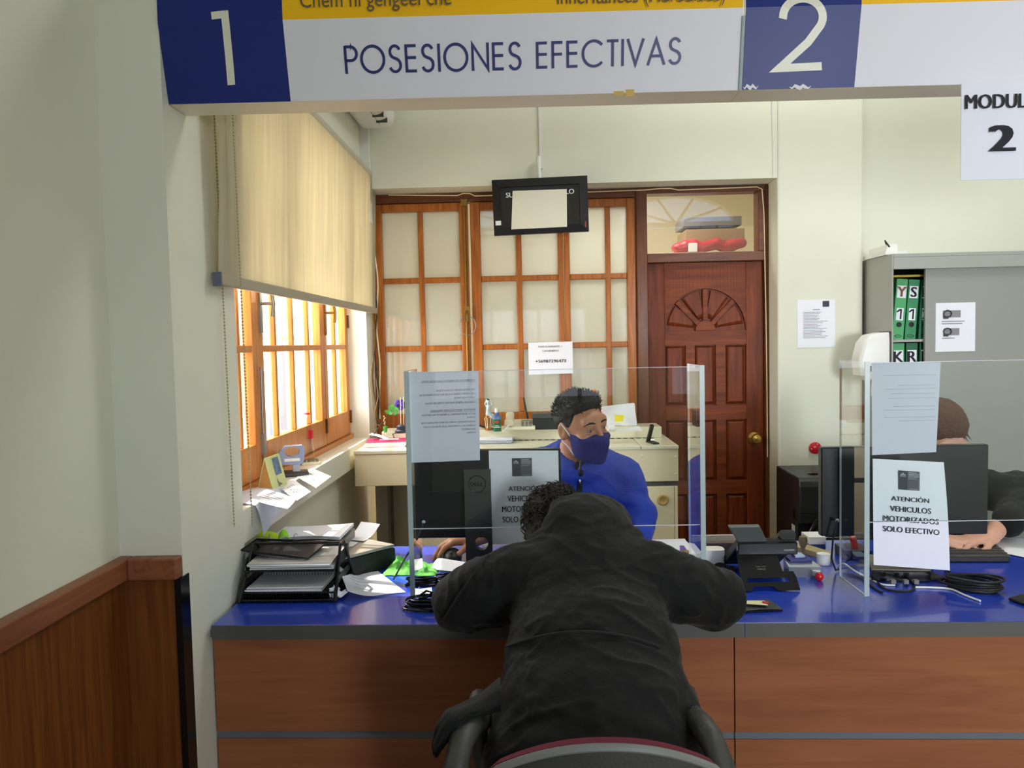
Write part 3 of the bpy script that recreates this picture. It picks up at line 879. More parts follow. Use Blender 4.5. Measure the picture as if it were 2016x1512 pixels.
def word_px(mb, word, xl_, xr_, yl, yr_, h_px, w):
    a = onface(xl_, yl); b = onface(xr_, yr_)
    uu = (b - a).normalized(); hh = (onface(xl_, yl) - onface(xl_, yl - h_px)).length
    strokes_on(mb, word, a + Vector((0, -0.002, 0)), uu, v_s, (b - a).length, hh, w)
mb = MB(); word_px(mb, 'POSESIONES', 681, 1028, 146, 138, 55, 0.105); mb.build('lettering', m_navy, sg); mb = MB(); word_px(mb, 'EFECTIVAS', 1056, 1341, 136, 127, 53, 0.105)
mb.build('lettering', m_navy, sg)
# numeral 1 runs over the fold
def numeral(parent, strokes, wd, m):
    mb = MB()
    for st in strokes:
        L, R = ribbon_pts(st, wd); k = len(L)
        def onsign(q):
            g = onface(q.x, q.y)
            if g.z > ZF: g = at(q.x, q.y, y=1.957 + sy(g.x))
            return g + Vector((0, -0.003, 0))
        P = [onsign(q) for q in L] + [onsign(q) for q in R]
        mb.add(P, [(i, i + 1, k + i + 1, k + i) for i in range(k - 1)])
    return mb.build('numeral', m, parent)
numeral(sg, [[(417, 32), (443, 29)], [(442.5, 22), (445, 45), (448, 75), (452, 115), (456.5, 168)]], 15, m_ivory)
mb = MB(); yy = 1.957
def flat_text(mb, body, xa, xb, yc, h_px, bold=0.0, y=None, sgn=1):
    y_ = 1.957 + sy((xa - 1050) / 775) - 0.004 if y is None else y
    a = at(xa, yc[0], y=y_); b = at(xb, yc[1], y=y_)
    hh = h_px / FPX * y_
    text_on(mb, body, (a + b) / 2, (b - a).normalized(), UZ, (b - a).length, hh, bold)
flat_text(mb, 'Chem ni gengeel che', 591, 889, (5, -1), 39)
mb.build('lettering', mat('grey_brown_lettering', (98, 84, 62), 0.5), sg); mb = MB()
flat_text(mb, 'Inheritances (Heredities)', 1097, 1428, (-2, -9), 38)
mb.build('lettering', mat('grey_brown_lettering', (98, 84, 62), 0.5), sg)
mb = MB(); q = onface(1240, 183); quad_on(mb, q + Vector((0, -0.002, 0)), u_s, v_s, 0.022, 0.016); mb.build('tape_scrap', mat('old_yellow_tape', (206, 168, 70), 0.5), sg); mb = MB(); q = onface(1218, 184); quad_on(mb, q + Vector((0, -0.002, 0)), u_s, v_s, 0.026, 0.01)
mb.build('tape_scrap', mat('old_yellow_tape', (206, 168, 70), 0.5), sg)
sg2 = thing('overhead_sign', 'overhead box sign with blue panel and large ivory numeral 2', 'sign', (x2, 2.0, ZB), group='service signs over the counter')
sign_box(sg2, x2 + 0.001, 2.6)
sign_panel(sg2, 'blue_panel', x2 + 0.004, x3, 0, 2, m_signb)
sign_panel(sg2, 'white_panel', x3, 2.6, 0, 1, m_signw)
sign_panel(sg2, 'yellow_panel', x3, 2.6, 1, 2, m_signy)
two = [(1541, 40)] + [(1580 + 40 * math.cos(math.radians(a)), 30 - 38 * math.sin(math.radians(a))) for a in range(190, -50, -12)]
two = [(1540, 38)] + [(1580 + 39 * math.cos(math.radians(a)), 34 - 36 * math.sin(math.radians(a))) for a in range(180, -41, -10)] + [(1590, 84), (1534, 135)]
numeral(sg2, [two + [(1617, 131)]], 16, m_ivory)
for a, b, h in ((1462, 1492, 10), (1553, 1596, 8)):
    mb = MB()
    A = onface(a, 176); B = onface(b, 170)
    pts = [onface(a + (b - a) * i / 8, 172 + h * 0.35 * math.sin(i * 2.1)) + Vector((0, -0.003, 0)) for i in range(9)]
    L = [p + v_s * (0.005 * math.sin(math.pi * (i + 0.3) / 8.6)) for i, p in enumerate(pts)]; R = [p - v_s * (0.005 * math.sin(math.pi * (i + 0.3) / 8.6)) for i, p in enumerate(pts)]
    mb.add(L + R, [(i, 9 + i, 10 + i, i + 1) for i in range(8)])
    mb.build('peeled_vinyl', m_signw, sg2)
mb = MB().tube([S(x2 - 0.002, t) + Vector((0, -0.004, 0)) for t in (0, 0.3, 0.6, 0.9)], 0.004, 6)
tag(mb.build('clear_tape', m_acre, None, origin=S(x2, 0)), 'clear tape strip over the seam between the two overhead signs', 'tape')

# MODULO 2 sheet in a sleeve
pm = thing('module_notice', 'white sheet reading MODULO 2 hanging from the overhead sign', 'notice', (1.19, 1.925, 1.91))
a = at(1893, 164, y=1.925); b = at(1897, 355, y=1.925); wd = 0.2
MB().prism([(a.x, 1.925, b.z), (a.x + wd, 1.925 + SLS * wd, b.z), (a.x + wd, 1.925 + SLS * wd, a.z), (a.x, 1.925, a.z)], (0, 0.002, 0)).build('sheet', mat('sleeved_paper', (228, 230, 240), 0.45, spec=0.3), pm)
mb = MB(); c = at(1974, 199, y=1.924); text_on(mb, 'MODULO', c, u_s, UZ, 0.178, 0.034, 0.03); mb.build('lettering', m_ink, pm); mb = MB()
c = at(1973, 272, y=1.924); text_on(mb, '2', c, u_s, UZ, 0.054, 0.062, 0.05)
mb.build('lettering', m_ink, pm)

# ================================================================== roller blind
bl = thing('roller_blind', 'cream roller blind lowered halfway over the sunny side window', 'blind', (-0.9, 3.3, 1.72))
xb = -0.9; ya, yb_ = 2.2, 4.4
MB().cyl((xb - 0.005, ya, 2.475), (xb - 0.005, 4.42, 2.475), 0.032, 20).build('roller_tube', mat('blind_tube', (196, 188, 168), 0.5), bl, smooth=True)
for y in (4.42, ya - 0.012): MB().cyl((xb - 0.005, y, 2.475), (xb - 0.005, y + 0.012, 2.475), 0.04, 20).build('bracket', m_white, bl)
def blind(u, v):
    y = ya + (yb_ - ya) * u; z = 1.735 + (2.46 - 1.735) * v
    k = (1 - v)
    return (xb + 0.024 * v + 0.004 * math.sin(9 * u + 2 * v) * k + 0.003 * math.sin(23 * u + 5 * v) * k * v * 3, y, z)
MB().sheet(blind, 60, 24, 0.001).build('blind_cloth', cloth_sheet('blind_cloth', (232, 224, 196), 0.45, stripes=0.34), bl, smooth=True)
MB().rbox((xb, (ya + yb_) / 2, 1.722), (0.010, (yb_ - ya) / 2 + 0.005, 0.017), 0.006, axis='Y').build('bottom_bar', mat('blind_bar', (168, 160, 138), 0.5), bl)
MB().box(xb - 0.012, xb + 0.012, ya - 0.012, ya - 0.004, 1.702, 1.742).build('end_cap', mat('slate_plastic', (88, 96, 112), 0.4), bl)
for xo, zb_ in ((0.035, 0.98), (-0.02, 0.98)):
    mb = MB(); top = Vector((xb + xo, ya + 0.06, 2.46)); 
    nb = 150
    for i in range(nb):
        z = top.z - (top.z - zb_) * i / nb
        mb.ball((top.x, top.y + 0.03 * (1 - (z - zb_) / 1.5), z), 0.0032, 6)
    mb.tube([(top.x, top.y + 0.03 * (1 - (top.z - (top.z - zb_) * i / 20 - zb_) / 1.5), top.z - (top.z - zb_) * i / 20) for i in range(21)], 0.001, 5)
    mb.build('bead_chain', mat('bead_chain', (176, 160, 120), 0.4), bl)

# air conditioner at the top of the side wall, trunking and cables in the corner
ac = thing('air_conditioner', 'white wall air conditioner with dark louvre half hidden above the blind', 'air conditioner', (-0.9, 4.1, 2.5))
q = at(700, 232, y=4.05)
MB().rbox((-0.83, 3.8, 2.83), (0.1, 0.42, 0.13), 0.05, axis='Y').build('housing', m_white, ac, smooth=True)
MB().prism([(-0.80, 3.42, 2.705), (-0.745, 3.42, 2.73), (-0.745, 4.15, 2.73), (-0.80, 4.15, 2.705)], (0.004, 0, -0.006)).build('louvre', m_black, ac)
for k in range(7): MB().box(-0.80, -0.742, 3.48 + 0.1 * k, 3.484 + 0.1 * k, 2.69, 2.735).build('louvre_vane', m_dgrey, ac)
tr = MB().box(XW, XW + 0.05, 4.25, 4.298, 2.2, 3.2)
tag(tr.build('cable_trunking', m_white, None, origin=(XW, 4.27, 2.2)), 'white plastic cable trunking up the corner beside the blind', 'trunking')
for k, (dx, dy, m) in enumerate(((0.012, 4.40, m_oldbrass), (0.02, 4.44, m_dgrey), (0.028, 4.46, m_beige))):
    pts = [(XW + dx + 0.008 * math.sin(k * 2 + i * 1.1), dy + 0.012 * math.cos(i * 0.9 + k), 2.2 - i * 0.085) for i in range(14)]
    tag(MB().tube(pts, 0.0045, 6).build('hanging_cable', m, None, origin=pts[-1], smooth=True),
        ['brass coloured cable hanging down the corner by the partition', 'dark cable hanging down the corner by the partition', 'pale cable hanging down the corner by the partition'][k], 'cable', 'cables hanging in the window corner')
x = at(1066, 300, y=4.295).x
tag(MB().box(x - 0.012, x + 0.006, 4.288, 4.2995, at(0, 352, y=4.3).z - 0.03, 3.6).build('conduit', m_white, None, origin=(x, 4.29, 2.4)), 'white conduit running down the lintel to the queue display', 'conduit')
x = at(1522, 300, y=4.295).x
tag(MB().tube([(x + 0.003 * math.sin(i), 4.296, 3.2 - i * 0.09) for i in range(10)], 0.004, 6).build('conduit', m_white, None, origin=(x, 4.29, 2.39), smooth=True), 'thin painted cable running up the wall above the door corner', 'conduit')
mb = MB().tube([at(px, py, y=4.455) for px, py in ((765, 384), (900, 385), (912, 381), (925, 381), (935, 386), (1100, 380), (1270, 374), (1300, 371), (1320, 371), (1335, 374), (1490, 368), (1500, 372), (1504, 420), (1508, 620), (1510, 760), (1511, 900))], 0.003, 6)
tag(mb.build('alarm_cable', m_beige, None, origin=(0.5, 4.455, 2.38), smooth=True), 'thin cream cable tacked along the timber head and down the door jamb', 'cable')

# ================================================================== queue display
qd = thing('queue_display', 'black framed queue number display hanging below the lintel', 'display', (0.03, 4.2, 2.1))
c = at(1064, 405, y=4.22); RD = rotmat('Y', -1.2) @ rotmat('X', 4)
hw, hh = 0.258, 0.148
def dp(a, b, d): return c + RD @ Vector((a, d, b))
mb = MB(); O = [(-hw, -hh), (hw, -hh), (hw, hh), (-hw, hh)]; I_ = [(-hw + 0.045, -hh + 0.042), (hw - 0.045, -hh + 0.042), (hw - 0.045, hh - 0.042), (-hw + 0.045, hh - 0.042)]
rings = [[dp(a, b, 0.05) for a, b in O], [dp(a, b, 0.0) for a, b in O], [dp(a, b, -0.012) for a, b in I_], [dp(a, b, 0.004) for a, b in I_]]
mb.loft(rings, cap=False); mb.build('display_frame', m_black, qd)
MB().add([dp(a * 1.0, b, 0.003) for a, b in I_] + [dp(a, b, 0.05) for a, b in O], [(0, 1, 2, 3), (7, 6, 5, 4)]).build('display_screen', m_blackg, qd)
uD, vD = RD @ UX, RD @ UZ
mb = MB(); text_on(mb, 'SU', dp(-0.184, 0.064, 0), uD, vD, None, 0.026, 0.02, 'L'); mb.build('lettering', m_white, qd)
mb = MB(); text_on(mb, 'LO', dp(0.184, 0.068, 0), uD, vD, None, 0.026, 0.02, 'R'); mb.build('lettering', m_white, qd)
mb = MB(); quad_on(mb, dp(-0.232, -0.083, -0.008), uD, vD, 0.03, 0.024, 0.004); mb.build('sticker', m_white, qd)
mb = MB(); quad_on(mb, dp(0.24, -0.11, -0.006), uD, vD, 0.007, 0.03, 0.004); mb.build('red_mark', mat('red_mark', (150, 30, 36), 0.4), qd)
mb = MB().add([dp(-0.163, -0.12, -0.017), dp(0.139, -0.12, -0.017), dp(0.145, 0.081, -0.004), dp(-0.147, 0.085, -0.004)] + [dp(-0.163, -0.12, -0.015), dp(0.139, -0.12, -0.015), dp(0.145, 0.081, -0.002), dp(-0.147, 0.085, -0.002)],
              [(0, 1, 2, 3), (7, 6, 5, 4), (0, 4, 5, 1), (1, 5, 6, 2), (2, 6, 7, 3), (3, 7, 4, 0)])
tag(mb.build('paper_sheet', mat('cream_paper', (226, 222, 204), 0.8), None, origin=dp(0, -0.12, -0.015)), 'blank white sheet taped over the black queue display', 'paper')
MB().cyl(dp(0, hh - 0.01, 0.03), dp(0, hh + 0.12, 0.06), 0.012).build('hanger', m_white, qd)

def notice(name, label, cat, c, w, h, u=UX, v=UZ, m=None, th=0.0015, group=None):
    c = Vector(c); n = u.cross(v)
    t = thing(name, label, cat, c - v * h / 2, group=group)
    MB().prism([c - u * w / 2 - v * h / 2, c + u * w / 2 - v * h / 2, c + u * w / 2 + v * h / 2, c - u * w / 2 + v * h / 2], -n * th).build('sheet', m or m_paper, t)
    return t
def lines(mb, c, u, v, w, rows, pitch, th, seed=1, ragged=0.3):
    r = random.Random(seed)
    for k in range(rows):
        ww = w * (1 - ragged * r.random())
        quad_on(mb, Vector(c) - v * pitch * k - u * (w - ww) / 2, u, v, ww, th, 0.0008)
def gov_logo(parent, c, u, v, w):
    """Square grey ministry block: coat-of-arms corner and rows of small type."""
    c = Vector(c)
    mb = MB(); quad_on(mb, c, u, v, w, w * 0.92, 0.0008); o = mb.build('ministry_block', mat('ministry_grey', (92, 94, 102), 0.8), parent)
    mb = MB(); quad_on(mb, c - u * w * 0.29, u, v, w * 0.42, w * 0.92, 0.0012); mb.build('ministry_block', mat('ministry_dark', (66, 68, 78), 0.8), parent)
    mb = MB()
    for k, (ww, th) in enumerate(((0.4, 0.035), (0.5, 0.035), (0.48, 0.035), (0.46, 0.02), (0.42, 0.02))):
        quad_on(mb, c + u * (w * (0.0 + ww / 2 - 0.04)) + v * w * (0.38 - 0.072 * k), u, v, w * ww, w * th, 0.0016)
    quad_on(mb, c + u * w * 0.22 - v * w * 0.4, u, v, w * 0.42, w * 0.02, 0.0016)
    m0 = c - u * w * 0.3 + v * w * 0.27
    for s_ in (-1, 1):
        mb.add([m0 + u * (w * (0.02 * s_)) - v * w * 0.04 + (u.cross(v)) * 0.0016, m0 + u * (w * 0.13 * s_) - v * w * 0.05 + (u.cross(v)) * 0.0016, m0 + u * (w * 0.1 * s_) + v * w * 0.05 + (u.cross(v)) * 0.0016], [(0, 1, 2) if s_ > 0 else (2, 1, 0)])
    mb.add([m0 + u * (w * 0.05 * math.cos(i)) + v * (w * (0.03 + 0.06 * math.sin(i))) + (u.cross(v)) * 0.0017 for i in [k * math.pi / 6 for k in range(12)]], [tuple(range(12))])
    quad_on(mb, m0 - v * w * 0.085, u, v, w * 0.3, w * 0.022, 0.0016)
    mb.build('ministry_lettering', mat('ministry_light', (176, 178, 186), 0.8), parent)

# emergency number notice on the partition
c = at(1084, 705, y=4.465)
t = notice('phone_notice', 'white sheet reading PLAN CUADRANTE 1 CARABINEROS taped on the glazed partition', 'notice', c, 0.256, 0.185, Vector((1, 0, 0.012)).normalized())
mb = MB()
text_on(mb, 'PLAN CUADRANTE  1', c + Vector((-0.002, -0.001, 0.067)), UX, UZ, 0.135, 0.0105, 0.0); mb.build('lettering', m_ink, t); mb = MB()
text_on(mb, 'CARABINEROS', c + Vector((0.0, -0.001, 0.042)), UX, UZ, 0.093, 0.0105, 0.0); mb.build('lettering', m_ink, t); mb = MB()
text_on(mb, '+56987296473', c + Vector((0.0, -0.001, -0.017)), UX, UZ, 0.176, 0.0175, 0.018)
mb.build('lettering', m_ink, t)
# typed notice on the pier
c = at(1607, 637, y=4.297)
t = notice('typed_notice', 'typed sheet with small dark logo taped on the pier right of the door', 'notice', c, 0.207, 0.262)
mb = MB(); quad_on(mb, c + Vector((0.052, -0.001, 0.107)), UX, UZ, 0.036, 0.032); mb.build('logo', mat('ministry_dark', (66, 68, 78), 0.8), t)
mb = MB(); quad_on(mb, c + Vector((0.0, -0.001, 0.077)), UX, UZ, 0.04, 0.004); lines(mb, c + Vector((-0.004, -0.001, 0.062)), UX, UZ, 0.135, 18, 0.0082, 0.0022, 5, 0.45); mb.build('typed_lines', m_ink2, t)

# ================================================================== steel cabinet with binders
cx0 = 1.835; cyf = 4.0; cyb = 4.445; cx1 = 3.2; cz = at(1745, 500, y=cyf).z
cb = thing('filing_cabinet', 'tall grey steel cabinet with sliding door partly open on green binders', 'cabinet', (2.5, 4.22, 0))
zf = at(1900, 527, y=cyf).z
shelf1 = at(1790, 668, y=cyf + 0.05).z
MB().box(cx0, cx0 + 0.008, cyf, cyb, 0, cz).box(cx1 - 0.018, cx1, cyf, cyb, 0, cz).box(cx0 + 0.008, cx1 - 0.018, cyb - 0.01, cyb, 0, cz).box(cx0 + 0.008, cx1 - 0.018, cyf, cyb - 0.01, cz - 0.018, cz).box(cx0 + 0.008, cx1 - 0.018, cyf, cyf + 0.02, zf, cz - 0.018).box(cx0 + 0.008, cx1 - 0.018, cyf + 0.01, cyb - 0.01, 0, 0.06).build('body', m_metalgrey, cb, bevel=0.002)
xd = at(1822, 600, y=cyf + 0.02).x
MB().box(xd, cx1 - 0.02, cyf + 0.022, cyf + 0.038, 0.06, zf + 0.01).build('sliding_door', mat('cabinet_door_grey', (150, 152, 146), 0.42), cb)
mb = MB()
for z in (shelf1, shelf1 - 0.36, shelf1 - 0.72, shelf1 - 1.08): mb.box(cx0 + 0.01, cx1 - 0.02, cyf + 0.045, cyb - 0.012, z - 0.014, z)
mb.build('shelf', m_metalgrey, cb)
greens = [mat('binder_green', (72, 168, 104), 0.5), mat('binder_deep_green', (44, 138, 88), 0.5), mat('binder_dark_green', (22, 104, 66), 0.5)]
def binder(x, z, wdt, ht, m, letter, number, lean, label, mlet=None):
    t = thing('binder', label, 'binder', (x, cyf + 0.06, z), 'green lever arch binders in the cabinet', 0, local=True)
    t.rotation_euler = (0, math.radians(lean), 0)
    d = 0.26
    MB().box(0, wdt, 0, d, 0, ht).build('cover', m, t, bevel=0.002)
    mb = MB(); quad_on(mb, (wdt / 2, -0.0005, ht * 0.79), UX, UZ, wdt * 0.78, ht * 0.2)
    if number: mb.build('label_card', m_paper, t); mb = MB(); quad_on(mb, (wdt / 2, -0.0005, ht * 0.42), UX, UZ, wdt * 0.62, ht * 0.2)
    mb.build('label_card', m_paper, t)
    mb = MB(); text_on(mb, letter, (wdt / 2, -0.001, ht * 0.79), UX, UZ, None, ht * 0.165, 0.03)
    mb.build('lettering', mlet or m_ink, t)
    if number:
        mb = MB()
        if number == '1':
            L, R = ribbon_pts([(-0.32, 0.22), (-0.02, 0.46), (0.1, 0.46), (0.1, -0.5)], 0.17); k = len(L)
            G = lambda q: Vector((wdt / 2 + q.x * ht * 0.16, -0.0014, ht * 0.42 + q.y * ht * 0.16))
            mb.add([G(q) for q in L] + [G(q) for q in R], [(i, k + i, k + i + 1, i + 1) for i in range(k - 1)])
        else: text_on(mb, number, (wdt / 2, -0.001, ht * 0.42), UX, UZ, None, ht * 0.16, 0.025)
        mb.build('lettering', m_ink, t)
    MB().lathe((wdt / 2, -0.001, ht * 0.25), [(0.013, 0), (0.013, 0.003), (0.009, 0.003), (0.009, -0.004)], 16, rotmat('X', 90)).build('finger_ring', m_black, t)
    MB().tube([(wdt / 2 + 0.017 * math.cos(i * math.pi / 10), -0.001, ht * 0.06 + 0.006 * math.sin(i * math.pi / 10)) for i in range(20)], 0.0012, 5, closed=True).build('emblem', m_ink, t)
    MB().box(0.004, wdt - 0.004, 0.02, d + 0.003, 0.004, ht - 0.002).build('papers', mat('binder_papers', (206, 200, 186), 0.8), t)
    return t
xs = at(1747, 660, y=cyf + 0.06).x
ht = at(1780, 548, y=4.06).z - shelf1
bx = lambda px: at(px, 660, y=cyf + 0.06).x
binder(bx(1756), shelf1 + 0.001, 0.058, ht, greens[0], 'Y', '1', 4.5, 'light green binder lettered Y in the cabinet top row', mat('faded_ink', (140, 90, 70), 0.8))
binder(bx(1781), shelf1 + 0.001, 0.056, ht - 0.005, greens[1], 'S', '1', 4.0, 'green binder lettered S in the cabinet top row')
binder(bx(1808), shelf1 + 0.001, 0.056, ht - 0.01, greens[2], 'R', '2', 3.0, 'dark green binder behind the sliding door edge, cabinet top row')
z2 = shelf1 - 0.36
h2 = at(1760, 676, y=4.06).z - z2
binder(bx(1757), z2 + 0.001, 0.062, h2, greens[0], 'K', '1', 0, 'light green binder lettered K on the lower cabinet shelf')
binder(bx(1784), z2 + 0.001, 0.06, h2, greens[2], 'R', '1', 0, 'dark green binder lettered R on the lower cabinet shelf')
binder(bx(1811), z2 + 0.001, 0.056, h2, greens[2], 'P', '1', 0, 'dark green binder lettered P at the sliding door edge, lower shelf')
mb = MB().box(xs - 0.01 + 0.04, xd + 0.1, cyf + 0.07, cyf + 0.3, shelf1 + ht + 0.008, shelf1 + ht + 0.018)
tag(mb.build('yellow_folder', mat('yellow_folder', (208, 178, 40), 0.6), None, origin=(xs + 0.08, cyf + 0.2, shelf1 + ht + 0.008)), 'yellow folder lying across the tops of the upper binders', 'folder')
# notice with two pictures on the sliding door
c = at(1881, 644, y=cyf + 0.0195)
t = notice('picture_notice', 'white sheet with two small grey pictures on the grey cabinet door', 'notice', c, 0.2, 0.25)
for k, (dz, w_) in enumerate(((0.068, 0.09), (-0.023, 0.078))):
    mb = MB(); quad_on(mb, c + Vector((-0.02, -0.001, dz)), UX, UZ, w_, 0.036)
    mb.build('picture', mat('picture_grey', (140, 140, 144), 0.7), t)
for dz in (0.068, -0.023):
    mb = MB()
    mb.tube([c + Vector((-0.042 + 0.019 * math.cos(a), -0.004, dz + 0.001 + 0.017 * math.sin(a))) for a in [i * math.pi / 10 for i in range(20)]], 0.0035, 6, closed=True)
    quad_on(mb, c + Vector((-0.05, -0.003, dz - 0.017)), UX, UZ, 0.026, 0.014)
    mb.build('picture_ring', m_dgrey, t)
mb = MB(); lines(mb, c + Vector((-0.008, -0.001, 0.03)), UX, UZ, 0.125, 2, 0.012, 0.0035, 3); lines(mb, c + Vector((-0.034, -0.001, -0.056)), UX, UZ, 0.07, 1, 0.01, 0.0035, 4); mb.build('typed_lines', m_ink2, t)
# router on top of the cabinet
rt = thing('router', 'small white router on top of the grey steel cabinet', 'router', (cx0 + 0.03, 4.2, cz))
MB().box(cx0 - 0.01, cx0 + 0.1, 4.05, 4.32, cz + 0.001, cz + 0.02).build('tray', m_white, rt)
MB().rbox((cx0 + 0.035, 4.18, cz + 0.04), (0.03, 0.1, 0.02), 0.012, axis='Y').build('body', m_white, rt)
MB().tube([(cx0 + 0.03, 4.09, cz + 0.05), (cx0 + 0.0, 4.07, cz + 0.06), (cx0 - 0.01, 4.06, cz + 0.075), (cx0 + 0.01, 4.05, cz + 0.04)], 0.004, 6).build('wire', m_dgrey, rt)
# soap dispenser on the cabinet side
sd = thing('sanitizer_dispenser', 'white hand sanitizer dispenser mounted on the side of the grey cabinet', 'dispenser', (cx0 - 0.06, 4.05, 1.25))
zt_ = at(1706, 655, y=4.02).z; zb_ = at(1706, 790, y=4.02).z
rings = []
for z, dx, hy in ((zt_, 0.05, 0.05), (zt_ - 0.012, 0.105, 0.056), (zt_ - 0.05, 0.135, 0.06), (zt_ - 0.14, 0.158, 0.06), (zt_ - 0.22, 0.15, 0.058), (zt_ - 0.26, 0.08, 0.05)):
    pts = []
    for sx_, sy_ in ((0, -1), (-1, -1), (-1, 1), (0, 1)):
        if sx_ == 0: pts.append((cx0 - 0.002, 4.07 + sy_ * hy, z))
        else:
            for k in range(5):
                a = math.radians((-90 - 18 * k * 1.25 if sy_ < 0 else 180 - 22.5 * k))
                pts.append((cx0 - dx + 0.02 + 0.02 * math.cos(a if sy_ > 0 else a), 4.07 + sy_ * (hy - 0.02) + 0.02 * math.sin(a), z))
    rings.append(pts)
MB().loft(rings).build('housing', m_white, sd, smooth=True)
MB().box(cx0 - 0.125, cx0 - 0.1, 4.004, 4.012, zt_ - 0.2, zt_ - 0.17).build('window', m_grey, sd)
MB().cyl((cx0 - 0.07, 4.06, zt_ - 0.33), (cx0 - 0.07, 4.06, zt_ - 0.25), 0.008).build('nozzle', m_white, sd)
MB().box(cx0 - 0.006, cx0 - 0.001, 4.005, 4.135, zt_ - 0.3, zt_ + 0.004).build('back_plate', m_dgrey, sd)

# gas heater
hx0 = 1.33; hx1 = 1.8; hy0, hy1 = 3.89, 4.27; hz = 0.813
gh = thing('gas_heater', 'black gas cabinet heater with chrome wire grille against the pier', 'heater', (1.56, 4.08, 0))
prof = [(hy1, 0.05), (hy1, hz), (hy0 + 0.03, hz - 0.006), (hy0 + 0.008, hz - 0.02), (hy0, hz - 0.05), (hy0, hz - 0.18), (hy0 + 0.012, hz - 0.19), (hy0 + 0.012, hz - 0.24), (hy0 + 0.05, hz - 0.24), (hy0 + 0.05, 0.12), (hy0, 0.12), (hy0, 0.05)]
MB().prism([(hx0, y, z) for y, z in prof], (hx1 - hx0, 0, 0)).build('casing', mat('heater_black', (40, 42, 44), 0.35), gh, bevel=0.012, seg=3)
mb = MB().box(hx0 + 0.06, hx0 + 0.075, hy0 + 0.001, hy0 + 0.05, 0.14, hz - 0.25)
mb.tube([(hx0 + 0.05, hy0 + 0.008, 0.14), (hx0 + 0.05, hy0 + 0.004, hz - 0.28), (hx0 + 0.08, hy0 + 0.002, hz - 0.225), (hx1 - 0.08, hy0 + 0.002, hz - 0.225), (hx1 - 0.05, hy0 + 0.004, hz - 0.28), (hx1 - 0.05, hy0 + 0.008, 0.14)], 0.012, 8)
mb.build('grille_surround', m_blackg, gh, smooth=True)
for k in range(9):
    z = hz - 0.27 - k * 0.04
    MB().tube([(hx0 + 0.07, hy0 + 0.02, z), (hx0 + 0.08, hy0 + 0.004, z), (hx1 - 0.08, hy0 + 0.004, z), (hx1 - 0.07, hy0 + 0.02, z)], 0.0032, 6).build('grille_wire', m_chrome, gh, smooth=True)
for s_ in (0.12, 0.24, 0.36): MB().cyl((hx0 + s_, hy0 + 0.008, 0.15), (hx0 + s_, hy0 + 0.008, hz - 0.25), 0.002, 6).build('grille_wire', m_chrome, gh)
mb = MB().prism([(hx0 - 0.002, hy0 + 0.07, 0.39), (hx0 - 0.002, hy0 + 0.09, 0.42), (hx0 - 0.002, hy0 + 0.12, 0.42), (hx0 - 0.002, hy0 + 0.12, 0.55), (hx0 - 0.002, hy0 + 0.07, 0.55)], (0.001, 0, 0)); mb.build('rating_sticker', m_white, gh)
MB().ball((hx0 - 0.0, hy0 + 0.085, 0.61), (0.004, 0.02, 0.03)).build('handle_recess', m_blackg, gh)
MB().cyl((hx0 + 0.16, hy0 + 0.13, hz), (hx0 + 0.16, hy0 + 0.13, hz + 0.012), 0.008).build('knob', m_white, gh)
MB().lathe((hx0 + 0.11, hy0 + 0.12, hz + 0.0), [(0.03, 0), (0.03, 0.002), (0.01, 0.003)], 18).build('control_recess', m_blackg, gh)
for xx in (hx0 + 0.05, hx1 - 0.05):
    for yy in (hy0 + 0.06, hy1 - 0.05): MB().cyl((xx - 0.012, yy, 0.027), (xx + 0.012, yy, 0.027), 0.026).build('caster', m_black, gh)
c = at(1605, 882, y=4.29)
MB_ = MB().lathe(c + Vector((0, 0.008, 0)), [(0.033, 0), (0.033, 0.012), (0.026, 0.018), (0.004, 0.02)], 24, rotmat('X', 90))
rd = thing('alarm_disc', 'round red alarm button on the pier above the black heater', 'alarm', c)
MB_.build('disc', mat('alarm_red', (190, 20, 36), 0.3), rd, smooth=True)
for a in (70, 190, 310): MB().ball(c + Vector((0.024 * math.cos(math.radians(a)), -0.01, 0.024 * math.sin(math.radians(a)))), 0.003, 8).build('screw', m_white, rd)
# back room cabinet and boxes seen through the transom
bc = thing('storage_cupboard', 'cream storage cupboard in the room behind the door', 'cupboard', (1.2, 5.4, 0))
MB().box(0.75, 1.5, 5.2, 5.65, 0, 2.10).build('body', m_backroom, bc)
def bb(px0, px1, py0, py1, y, d, name, label, cat, m):
    a = at(px0, py1, y=y); b = at(px1, py0, y=y)
    z0 = max(a.z, 2.1005)
    return tag(MB().box(a.x, b.x, y, y + d, z0, b.z).build(name, m, None, origin=((a.x + b.x) / 2, y + d / 2, z0), bevel=0.003), label, cat)
bb(1350, 1466, 449, 476, 5.3, 0.3, 'storage_box', 'tan cardboard box on the cupboard seen through the door transom', 'box', mat('tan_card', (150, 124, 96), 0.7))
bb(1346, 1460, 425, 446, 5.3, 0.3, 'storage_box', 'grey carton lying on the tan box behind the door transom', 'box', mat('grey_card', (128, 128, 132), 0.7))
rb = MB()
SR = SDF((0.9, 5.18, 2.08), (1.55, 5.34, 2.24), 0.008)
for k in range(9):
    SR.ell((0.985 + 0.052 * k, 5.25, 2.135 + 0.012 * (k % 3)), (0.045, 0.045, 0.036 + 0.006 * (k % 2)), k=0.02)
tag(body_mesh('red_bag', SR, mat('red_plastic_bag', (176, 34, 60), 0.3), None, (1.2, 5.25, 2.1)), 'crumpled red plastic bag on the cupboard behind the door transom', 'bag')
bb(1356, 1373, 478, 496, 5.18, 0.02, 'card_box', 'small white card box in front of the red bag behind the transom', 'box', m_white)
